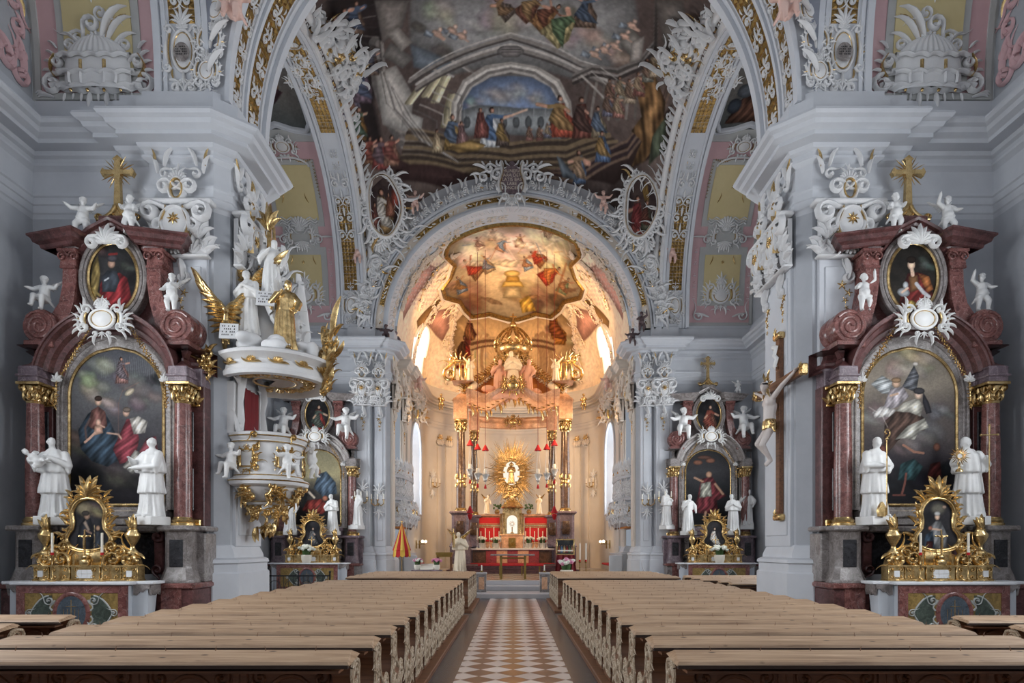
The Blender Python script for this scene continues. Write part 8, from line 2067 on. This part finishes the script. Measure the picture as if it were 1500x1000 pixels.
mb = MB(); mb.lathe([(.62,2.3),(.66,2.36),(.5,2.55),(.3,2.75),(.12,2.85),(.1,3.0),(0,3.05)], (0,.1,0), 20); tmpw = MB(); cart(tmpw, mb, flat_map(0,-.2,2.5), .9, .6, 9); mb.merge(tmpw); mb.build('dome', M['gold'], t, 40)
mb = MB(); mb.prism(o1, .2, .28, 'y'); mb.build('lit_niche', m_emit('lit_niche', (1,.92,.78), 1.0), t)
mb = MB(); mb.lathe([(0,.86),(.13,.86),(.1,.9),(.03,.95),(.03,1.15),(.05,1.18),(.02,1.22)], (0,.05,0), 12); m = flat_map(0, .03, 1.4)
for i in range(20): a = 2*PI*i/20; leaf(mb, sub(m, .05*math.cos(a), .05*math.sin(a), a-PI/2), .16 if i % 2 else .12, .09, 0, 3)
mb.build('monstrance', M['gold'], t)
mb = MB(); mb.box(-.2, .2, -.3, -.2, .05, .6, .02); acanthus(mb, flat_map(0,-.3,.1), .4, 5); mb.build('door', M['brass'], t)
for sx in (-1, 1):
    t = thing('wall_hanging', 'bright red cloth panel with gold stripe on the %s side of the tabernacle' % SD[sx], 'wall hanging', (sx*1.36-.05, 36.3, 2.1))
    mb = MB(); mb.box(-.64, .64, 0, .06, 0, 1.38, .01); mb.build('cloth', M['cloth_red'], t); mb = MB(); mb.box(-.65, .65, -.012, .01, .86, .96); mb.box(-.65, .65, -.012, .01, 1.0, 1.03); mb.box(-.65, .65, -.012, .01, .79, .82); mb.build('gold_stripe', M['gold'], t)
    t = thing('altar_shelf', 'cream marble gradine block behind the candles on the %s of the high altar' % SD[sx], 'shelf', (sx*1.5, 36.5, .88)); mb = MB(); mb.box(-.8, .8, -.1, .5, 0, 1.15, .02); mb.box(-.85, .85, -.15, .5, 1.1, 1.2, .02); mb.box(-.75, .75, .1, .5, 1.2, 2.7, .02); mb.box(-.85, .85, 0, .55, 2.66, 2.8, .03); mb.build('block', M['salmon'], t)
    robe_figure('cream and gold adoring angel with wings on the %s above the red panel' % SD[sx], (sx*1.5, 36.4, 3.7), .68, 'creamcloth', 'apostle', -sx*.7, 'gold')
    t = thing('foliage_vase', 'small vase with green foliage between angel and tabernacle, %s side' % SD[sx], 'vase', (sx*.92, 36.5, 3.7)); mb = MB(); mb.lathe([(0,0),(.1,0),(.16,.12),(.1,.22),(.12,.25)], n=12); mb.build('vase', M['gold'], t)
    mb = MB(); 
    for i in range(30): mb.ball((R.uniform(-.22,.22), R.uniform(-.15,.15), .3+R.random()*.25), .05, 5, 4)
    mb.build('foliage', M['green'], t)
t = thing('high_altar_table', 'white topped altar table with red brocade and pale panels', 'altar', (-.05, 35.0, .88))
mb = MB(); mb.box(-2.2, 2.2, .0, .8, 0, .74, .02); mb.build('body', M['brown'], t)
mb = MB(); mb.box(-2.35, 2.35, -.12, .85, .74, .84, .02); mb.build('table_slab', M['slab'], t)
for (x0, x1, mt) in ((-1.45,-.86,'brocade'),(-.86,-.26,'salmon'),(-.26,.32,'brocade'),(.32,.92,'salmon'),(.92,1.5,'brocade')):
    mb = MB(); mb.box(x0, x1, -.04, 0.01, .02, .72, .01); mb.build('brocade_panel' if mt == 'brocade' else 'pale_panel', M[mt], t)
mb = MB(); mb.box(-2.3, 2.3, -.9, -.3, .0, .03); o = mb.build('red_runner', M['cloth_red']); o.location = (-.05, 35.0, .88); tag(o, 'red runner on the step before the high altar table', 'carpet')
for i, (px_, h) in enumerate(((699,.45),(704.5,.3),(711,.45),(717,.3),(723.5,.5),(731,.3),(770,.3),(776.5,.5),(783,.3),(788.5,.45),(795,.3),(801,.45))):
    candlestick('silver candlestick, %s of twelve along the high altar table' % ('leftmost' if i == 0 else ORD[i]+' from left'), (P(px_, 800, 35.2)[0], 35.15, 1.72), .42, h+.1, False, 'silver', 'silver candlesticks on the high altar', 1.15)
def bouquet(label, loc, s, cols, pot='wax', n_=26):
    t = thing('flower_bouquet', label, 'flowers', loc, sc=s); R = random.Random(int(loc[0]*31)+7)
    mb = MB(); mb.lathe([(0,0),(.12,0),(.16,.1),(.17,.24),(.15,.25),(.0,.2)], n=14); mb.build('pot', M[pot], t)
    mb = MB(); 
    for i in range(40): a = R.random()*6.28; leaf(mb, flat_map(.1*math.cos(a), .1*math.sin(a), .24, (math.cos(a), math.sin(a), 0), (-math.sin(a), math.cos(a), 0)), .3*R.uniform(.5,1), .2, R.uniform(0,1.6), 3)
    mb.build('foliage', M['green'], t, 60)
    for cname in cols:
        mb = MB()
        for i in range(n_//len(cols)):
            a = R.random()*6.28; r = .24*math.sqrt(R.random()); c = (r*math.cos(a), r*math.sin(a), .36+.16*math.sqrt(max(0, 1-(r/.26)**2))+R.uniform(-.03,.03))
            mb.ball(c, .05, 7, 5)
            for k in range(5): mb.ball((c[0]+.035*math.cos(k*1.26), c[1]+.035*math.sin(k*1.26), c[2]+.01), .03, 5, 4)
        mb.build('blossoms', M[cname], t, 60)
    return t
for sx in (-1, 1):
    for k in range(2): bouquet('white bouquet among the %s candlesticks of the high altar, %s' % (SD[sx], ('inner one','outer one')[k]), (sx*(.95+.75*k)-.05, 35.5, 1.72), 1.15, ['whitef'], 'silver')
bouquet('pink and white bouquet in a pale pot below the easel picture', (2.12, 25.0, .51), 1.5, ['pinkf','whitef'])
bouquet('pink flowers on the stand left of the open book', (-3.72, 24.6, .9), .8, ['pinkf','whitef']); bouquet('pink flowers on the stand right of the open book', (-2.98, 24.6, .9), .8, ['pinkf'])
bouquet('white bouquet in a white vase on the far right altar table', (8.5, 26.0, 1.14), 1.3, ['whitef']); bouquet('white bouquet in a white vase on the far left altar table', (-8.5, 26.0, 1.14), 1.3, ['whitef'])
# people's altar
t = thing('celebrant_table', 'slim brass legged stone altar table on the sanctuary floor', 'table', (0, 25.4, .512))
mb = MB(); mb.box(-.9, .87, -.35, .35, .93, .99, .01); mb.build('table_top', M['grey'], t)
for x in (-.48, .48):
    for y in (-.22, .22): mb = MB(); mb.box(x-.045, x+.045, y-.045, y+.045, 0, .93, .006); mb.build('leg', M['brass'], t)
mb = MB(); mb.box(-.48, .48, -.02, .02, .8, .86); mb.build('stretcher', M['brass'], t)
t = thing('low_kneeler', 'low brass framed kneeler with red pad behind the stone table', 'kneeler', (-.1, 28.6, .512)); mb = MB(); mb.box(-1.5, 1.5, -.15, .15, .42, .5, .02); mb.build('pad', M['cloth_red'], t)
for x in (-1.3, -.5, .5, 1.3): mb = MB(); mb.box(x-.03, x+.03, -.1, .1, 0, .42); mb.build('leg', M['brass'], t)
# parapets
for sx in (-1, 1):
    t = thing('marble_parapet', 'low grey marble parapet before the sanctuary, %s of the aisle' % SD[sx], 'balustrade', (0, 22.75, .17))
    a, b = sorted((sx*.98, sx*5.2)); mb = MB(); mb.box(a, b, -.1, .1, 0, .64, .01); mb.build('wall', M['grey'], t)
    mb = MB(); mb.box(a-.04, b+.04, -.16, .16, .64, .71, .02); mb.build('coping', M['step'], t)
    a, b = sorted((sx*.96, sx*1.3)); mb = MB(); mb.box(a, b, -.14, .14, 0, .64, .01); p = mb.build('end_post', M['grey'], t)
    mb = MB(); mb.box(a+.07, b-.07, -.155, -.13, .1, .54, .01); mb.build('inlay', M['salmon'], p)
    a, b = sorted((sx*4.5, sx*5.15)); mb = MB(); scroll(mb, flat_map(sx*4.8, -.11, .4), .5, 1.2, .1); mb.build('carved_scroll', M['step'], p, 60)
    candlestick('short white candle on the inner post of the %s parapet' % SD[sx], (sx*1.13, 22.75, .88), .06, .2, False, 'brass')
# sanctuary furniture
t = robe_figure('pale angel statue holding a candle, standing left of the stone table', (-2.18, 26.0, .8), 1.02, 'creamcloth', 'woman', .2, 'gold')
mb = MB(); mb.box(-.35, .35, -.32, .3, -.28, 0, .02); mb.build('pedestal', M['violet'], t); mb = MB(); mb.tube([(-.28,-.25,.95),(-.3,-.27,1.5)], [.05,.07], 8); mb.lathe([(0,1.5),(.1,1.5),(.12,1.54),(.03,1.56),(.03,1.72),(0,1.72)], (-.3,-.27,0), 10); mb.build('torch', M['gold'], t)
t = thing('picture_easel', 'gold framed supper picture on an easel draped in dark red, right of the table', 'easel', (2.12, 25.6, .512))
mb = MB(); mb.box(-.36, .36, -.02, .02, .98, 1.58, .005); ob = MB(); ring(ob, flat_map(0,-.03,1.28), .36, .3, .03, 4); 
fr = MB(); fr.box(-.38, .38, -.04, .03, .95, 1.0, .008); fr.box(-.38, .38, -.04, .03, 1.55, 1.61, .008); fr.box(-.38, -.32, -.04, .03, 1.0, 1.55, .008); fr.box(.32, .38, -.04, .03, 1.0, 1.55, .008); f_ = fr.build('frame', M['gold'], t)
cc = boxcv(0, 70, 0, 55, 80, 99); cc.fill(h3('2c3238'), h3('4a4a44'), 3); 
for i, cl in enumerate(('8a4a34','4a6a8a','b08a50','8a2c2c','4f6a48','a06a4a')): cc.fig(8+i*11, 48, 30, h3(cl), None)
cc.line([(4,40),(66,40)], 5, h3('d8d0c0')); cc.grain()
mb = MB(); mb.grid(lambda u, v: (-.33+.66*u, -.025, .99+.57*v), 40, 32); o = mb.build('picture', M['paint'], f_, 0, False); a = np.array(mb.v); put_col(o, cc.at((a[:,0]+.33)/.66, (1.56-a[:,2])/.57))
mb = MB(); mb.grid(lambda u, v: (-.36-.1*v+(.72+.2*v)*u, -.12-.12*v+.04*math.sin(u*22), .96-.96*v), 44, 8); mb.build('red_drape', M['cloth_dred'], t, 60, False)
mb = MB(); mb.tube([(-.3,.02,0),(-.1,.05,1.7)], .02, 6); mb.tube([(.3,.02,0),(.1,.05,1.7)], .02, 6); mb.tube([(0,.4,0),(0,.06,1.6)], .02, 6); mb.build('easel_legs', M['pewd'], t)
for (x, lab) in ((2.75,'tall standing candle right of the easel picture, nearer the aisle'), (3.0,'tall standing candle beside the right choir stalls')): candlestick(lab, (x, 26.0, .512), .45, .5, True, 'brass', None, 1.5)
t = thing('credence_table', 'small brown wooden credence table left of the angel statue', 'table', (-2.95, 27.2, .512)); mb = MB(); mb.box(-.35, .35, -.25, .25, .95, 1.05, .01); mb.box(-.32, .32, -.22, .22, .85, .95); mb.build('top', M['brass'], t)
for x in (-.28, .28):
    for y in (-.18, .18): mb = MB(); mb.box(x-.03, x+.03, y-.03, y+.03, 0, .86); mb.build('leg', M['pewd'], t)
t = thing('book_stand', 'open white book on a stand between two flower pots', 'book stand', (-3.35, 24.6, .51)); mb = MB(); mb.lathe([(.0,0),(.2,0),(.05,.06),(.03,.35),(.1,.4)], n=12); mb.box(-.6, .6, -.15, .15, .34, .39, .01); mb.build('stand', M['violet'], t)
mb = MB(); mb.add([(-.26,-.12,.42),(0,-.14,.4),(0,.1,.62),(-.26,.1,.64),(.26,-.12,.42),(.26,.1,.64),(-.26,-.1,.38),(0,-.12,.37),(0,.12,.58),(-.26,.12,.6),(.26,-.1,.38),(.26,.12,.6)], [(0,1,2,3),(1,4,5,2),(6,9,8,7),(7,8,11,10),(0,6,7,1),(1,7,10,4),(3,2,8,9),(2,5,11,8),(0,3,9,6),(4,10,11,5)]); mb.build('book', M['wax'], t)
# ceremonial umbrella
t = thing('ceremonial_umbrella', 'half closed red and yellow striped umbrella on a pole, left of the sanctuary', 'umbrella', (-4.72, 26.8, .34))
mb = MB(); mb.tube([(0,0,0),(0,0,2.5)], .02, 6); mb.ball((0,0,2.52), .05); mb.build('pole', M['gold'], t)
for k in range(2):
    mb = MB(); 
    for i in range(12):
        if i % 2 != k: continue
        a0, a1 = 2*PI*i/12, 2*PI*(i+1)/12; am = (a0+a1)/2
        for (r0, z0, r1, z1) in ((.02,2.45,.12,2.1),(.12,2.1,.25,1.65),(.25,1.65,.36,1.3)):
            mb.add([(r0*math.cos(a0), r0*math.sin(a0), z0),(r0*1.1*math.cos(am), r0*1.1*math.sin(am), z0),(r0*math.cos(a1), r0*math.sin(a1), z0),(r1*math.cos(a0), r1*math.sin(a0), z1),(r1*1.1*math.cos(am), r1*1.1*math.sin(am), z1),(r1*math.cos(a1), r1*math.sin(a1), z1)], [(0,3,4,1),(1,4,5,2)])
        mb.add([(.36*math.cos(a0), .36*math.sin(a0), 1.3),(.36*math.cos(a1), .36*math.sin(a1), 1.3),(.38*math.cos(a1), .38*math.sin(a1), 1.08),(.38*math.cos(am), .38*math.sin(am), 1.0),(.38*math.cos(a0), .38*math.sin(a0), 1.08)], [(0,1,2,3,4)])
    mb.build('red_segments' if k == 0 else 'yellow_segments', M['cloth_red' if k == 0 else 'yelf'], t, 0)
# choir stalls, sconces, oratories
for sx in (-1, 1):
    t = thing('choir_stall', 'white panelled choir stall with red cushions under the %s oratory' % SD[sx], 'choir stall', (sx*5.0, 30.3, .5))
    mb = MB(); a, b = sorted((0, sx*.25)); mb.box(a, b, -1.3, 2.2, 0, .95, .02); mb.box(a-.04, b+.04, -1.35, 2.25, .95, 1.0, .01)
    for k in range(5): x0 = -1.2+.68*k; mb.box(-.03 if sx < 0 else -.03, .03, x0+.08, x0+.55, .15, .8, .01)
    mb.box(min(-sx*.6, 0), max(-sx*.6, 0), -1.4, -1.32, 0, .9, .01); mb.build('panelled_front', M['cabinet'], t)
    mb = MB(); a, b = sorted((-sx*.05, -sx*.5)); mb.box(a, b, -1.2, 1.8, .4, .5, .03); mb.build('cushion', M['cloth_red'], t)
    t = thing('oratory_balcony', 'bombe white stucco oratory balcony with tangled relief on the %s chancel wall' % SD[sx], 'balcony', (0, 0, 0))
    def path_(e): return [(sx*6.0, 28.95-e), (sx*(5.3-e*.3), 29.6-e), (sx*(4.95-e), 30.4), (sx*(4.9-e), 31.6), (sx*(5.0-e), 32.8), (sx*5.35, 33.3+e)]
    pr = [(0,2.75),(.12,2.85),(.3,3.05),(.38,3.35),(.3,3.65),(.14,3.85),(.14,3.92),(.24,3.98),(.24,4.05),(.05,4.1),(.02,4.2),(-.02,5.0),(.1,5.05),(.12,5.15),(-.1,5.2)]
    mb = MB(); mb.sweep([(sx*6.0, 29.05),(sx*5.5, 29.5),(sx*5.25, 30.3),(sx*5.2, 31.6),(sx*5.25, 32.7),(sx*5.36, 33.2)], [((-o if sx < 0 else o), z) for o, z in pr]); mb.build('bombe_body', M['trim'], t, 40)
    mb = MB(); mb.add([(sx*6.0,29.05,2.75),(sx*5.5,29.5,2.75),(sx*5.25,30.3,2.75),(sx*5.2,31.6,2.75),(sx*5.25,32.7,2.75),(sx*5.36,33.2,2.75)], [tuple(range(6))]); mb.box(min(sx*5.9,sx*5.3), max(sx*5.9,sx*5.3), 29.6, 32.9, 2.68, 2.76); mb.build('underside', M['orange'], t)  # warm light on the wooden underside is put into its orange colour
    mw = MB(); mg = MB(); R = random.Random(17)
    for (p0, p1, nn_) in (((6.0,29.05),(5.5,29.5),5), ((5.5,29.5),(5.25,30.3),6), ((5.25,30.3),(5.2,31.6),9), ((5.2,31.6),(5.25,32.7),8)):
        for k in range(nn_):
            f = (k+.5)/nn_; x = p0[0]+(p1[0]-p0[0])*f; y = p0[1]+(p1[1]-p0[1])*f; dx, dy = p1[0]-p0[0], p1[1]-p0[1]; L = math.hypot(dx, dy); ox, oy = -dy/L, dx/L
            if ox > 0: ox, oy = -ox, -oy
            for (z, o) in ((3.3,.37),(3.7,.28),(4.4,.04),(4.75,.02),(5.25,.05),(5.5,.0),(3.0,.25)):
                q = flat_map(sx*(x+ox*o), y+oy*o, z, (sx*dx/L, dy/L, 0), (sx*ox, oy, 0)); scroll(mw, sub(q, R.uniform(-.06,.06), R.uniform(-.06,.06), R.random()*6, R.uniform(.24,.36), R.choice((-1,1))), 1, 1.1, .15); leaf(mg if R.random() < .2 else mw, sub(q, 0, 0, R.uniform(-1,1), R.uniform(.25,.45)), 1, .14, 1.2)
            if k % 3 == 0: q = flat_map(sx*(x+ox*.05), y+oy*.05, 5.5, (sx*dx/L, dy/L, 0), (sx*ox, oy, 0)); acanthus(mw, q, .5, 5, 1.2); ribbon(mw, sub(q, 0, -1.35), [(-.15,0),(.15,.0),(.15,.75),(-.15,.75),(-.15,0)], [.02]*5, [.04]*5)
    mw.build('stucco_relief', M['stucco'], t, 60); mg.build('gilding', M['gold'], t, 60)
def sconce(label, loc, rz, sc=1):
    t = thing('wall_sconce', label, 'sconce', loc, rz, sc=sc)
    mb = MB(); m = flat_map(0, 0, 0); cart(mb, mb, m, .4, .8, 3, oval=False); acanthus(mb, sub(m, 0, .3), .4, 5); acanthus(mb, sub(m, 0, -.35, PI), .35, 5); mb.build('plate', M['stucco'], t, 60)
    for sx in (-1, 0, 1):
        mb = MB(); mb.tube([(0,-.05,-.1),(sx*.1,-.15,-.2),(sx*.22,-.24,-.12),(sx*.22,-.24,0)], .018, 6); mb.lathe([(0,0),(.05,0),(.06,.02),(.0,.02)], (sx*.22,-.24,0), 10); a_ = mb.build('arm', M['gold'], t, 50)
        mb = MB(); mb.lathe([(.018,.02),(.017,.22),(0,.225)], (sx*.22,-.24,0), 8); mb.build('candle', M['wax'], a_)
for sx in (-1, 1):
    sconce('white rococo candle sconce on the outer front of the %s chancel pier' % SD[sx], (sx*6.5, 27.28, 3.9), 0, 1.2); sconce('white rococo candle sconce on the inner front of the %s chancel pier' % SD[sx], (sx*5.82, 27.42, 3.8), 0, 1.2)
    sconce('wall sconce beside the window of the %s apse wall' % SD[sx], (sx*4.82, 37.9, 5.6), -sx*.9, 1.3)
    for k in range(2):
        t = thing('wall_lamp', 'small lit %s lamp on the %s chancel wall' % (('nearer','farther')[k], SD[sx]), 'lamp', (sx*5.2, 34.2+1.2*k, 1.95)); mb = MB(); mb.tube([(0,0,0),(-sx*.25,0,-.02),(-sx*.3,0,.06)], .015, 6); mb.box(min(0, sx*.06), max(0, sx*.06), -.05, .05, -.25, .2); mb.build('bracket', M['brass'], t)
        mb = MB(); mb.ball((-sx*.3,0,.14), .07, 10, 8); mb.build('bulb', M['lampw'], t)
# sanctuary lamps
for i, (px_, zz) in enumerate(((688.5,6.1),(699.6,5.9),(711,5.85),(788,5.85),(801,5.9),(812,6.1))):
    X = P(px_, 0, 31)[0]; t = thing('sanctuary_lamp', '%s of the six hanging silver lamps with red tassels before the high altar' % ('leftmost' if i == 0 else ('rightmost' if i == 5 else ORD[i]+' from left')), 'lamp', (X, 31.0+.0*i, 0), group='hanging sanctuary lamps')
    top = 11.3+math.sqrt(5.25**2-X*X)
    mb = MB(); mb.tube([(0,0,zz+.9),(0,0,top)], .012, 4); mb.build('cord', M['cloth_dred'], t)
    mb = MB(); mb.lathe([(.03,zz+.95),(.08,zz+.85),(.16,zz+.7),(.17,zz+.66),(0,zz+.7)], n=12); mb.build('red_tassel', M['cloth_red'], t)
    mb = MB()
    for k in range(3): a = k*2.1; mb.tube([(.03*math.cos(a),.03*math.sin(a),zz+.7),(.15*math.cos(a),.15*math.sin(a),zz-.5)], .008, 4); scroll(mb, sub(flat_map(.18*math.cos(a),.18*math.sin(a),zz-.55,(math.cos(a),math.sin(a),0),(-math.sin(a),math.cos(a),0)), 0, 0, 1, .1), 1, 1.2, .2)
    mb.lathe([(.13,zz-.45),(.17,zz-.5),(.14,zz-.62),(.08,zz-.75),(.1,zz-.8),(.03,zz-.9),(.05,zz-.95),(0,zz-1.0)], n=14); mb.build('silver_bowl', M['silver'], t, 50)
    mb = MB(); mb.lathe([(.07,zz-.46),(.09,zz-.35),(.07,zz-.24),(0,zz-.24)], n=10); mb.build('glass', M['wax'], t)
    mb = MB(); mb.lathe([(.02,zz-1.0),(.06,zz-1.12),(.07,zz-1.2),(0,zz-1.2)], n=8); mb.build('lower_tassel', M['cloth_red'], t)
    if i in (0, 5): mb = MB(); mb.tube([(0,0,zz-1.2),(0,0,zz-2.4)], .01, 4); mb.lathe([(.03,zz-2.3),(.16,zz-2.6),(.17,zz-2.65),(0,zz-2.6)], n=10); mb.lathe([(.1,zz-2.68),(.13,zz-2.75),(.06,zz-2.95),(0,zz-3.0)], n=10); mb.build('second_tassel', M['cloth_red'], t)
# candelabra foliage brackets in the chancel (gilded sprays under the cornice)
for sx in (-1, 1):
    def sp(mw, mg, sx=sx):
        R = random.Random(31); q = flat_map(sx*5.05, 33.3, 9.0, (-sx*.5, .85, 0), (-sx*.85,-.5,0))
        for i in range(34): leaf(mg if i % 3 == 0 else mw, sub(q, R.uniform(-.4,.4), R.uniform(-.7,.7), R.uniform(-1.5,1.5), R.uniform(.4,.8), R.choice((-1,1)), R.random()*.3), 1, .13, 1.4); scroll(mw, sub(q, R.uniform(-.4,.4), R.uniform(-.6,.6), R.random()*6, .4, 1, R.random()*.3), 1, 1.1, .16)
    relief('bushy rocaille spray over the window of the %s chancel wall' % SD[sx], sp, mat='stuccow')
# ---------------------------------------------------------------- camera, world, lights
cam = bpy.data.cameras.new('camera'); co = bpy.data.objects.new('camera', cam); C.objects.link(co)
co.location = (0, 0, EYE); co.rotation_euler = (PI/2, 0, 0)
cam.sensor_width = 36; cam.lens = 36*F/1500; cam.shift_x = -(CX-750)/1500; cam.shift_y = (HY-500)/1500
cam.clip_start = .05; cam.clip_end = 200
bpy.context.scene.camera = co
w = bpy.data.worlds.new('world'); bpy.context.scene.world = w; w.use_nodes = True
w.node_tree.nodes['Background'].inputs[0].default_value = (.8,.88,1,1); w.node_tree.nodes['Background'].inputs[1].default_value = .3
def area(name, loc, rot, sx, sy, e, col):
    l = bpy.data.lights.new(name, 'AREA'); l.shape = 'RECTANGLE'; l.size = sx; l.size_y = sy; l.energy = e; l.color = col
    o = bpy.data.objects.new(name, l); C.objects.link(o); o.location = loc; o.rotation_euler = rot; return o
def point(name, loc, e, col, r=.25):
    l = bpy.data.lights.new(name, 'POINT'); l.energy = e; l.color = col; l.shadow_soft_size = r
    o = bpy.data.objects.new(name, l); C.objects.link(o); o.location = loc; return o
def spot(name, loc, tgt, e, col, ang=100, r=.2, blend=.6):
    l = bpy.data.lights.new(name, 'SPOT'); l.energy = e; l.color = col; l.shadow_soft_size = r; l.spot_size = math.radians(ang); l.spot_blend = blend
    o = bpy.data.objects.new(name, l); C.objects.link(o); o.location = loc
    o.rotation_euler = (Vector(tgt)-Vector(loc)).to_track_quat('-Z', 'Y').to_euler(); return o
WARM = (1.0, .62, .3)
for sx in (-1, 1):
    spot('cornice_floodlight', (sx*4.3, 29.6, 11.6), (0, 36, 15.5), 760, WARM, 105)
    spot('cornice_floodlight', (sx*4.6, 33.5, 11.7), (0, 39, 13), 560, WARM, 140)
    spot('altar_spotlight', (sx*4.8, 28.9, 9.3), (-sx*.8, 38, 4.2), 1500, WARM, 75)
    spot('altar_spotlight', (sx*4.4, 29.2, 6.6), (0, 38.5, 6.0), 560, WARM, 75)
sc = bpy.context.scene
sc.view_settings.view_transform = 'Standard'; sc.view_settings.look = 'None'; sc.view_settings.gamma = 1; sc.view_settings.exposure = 0.12
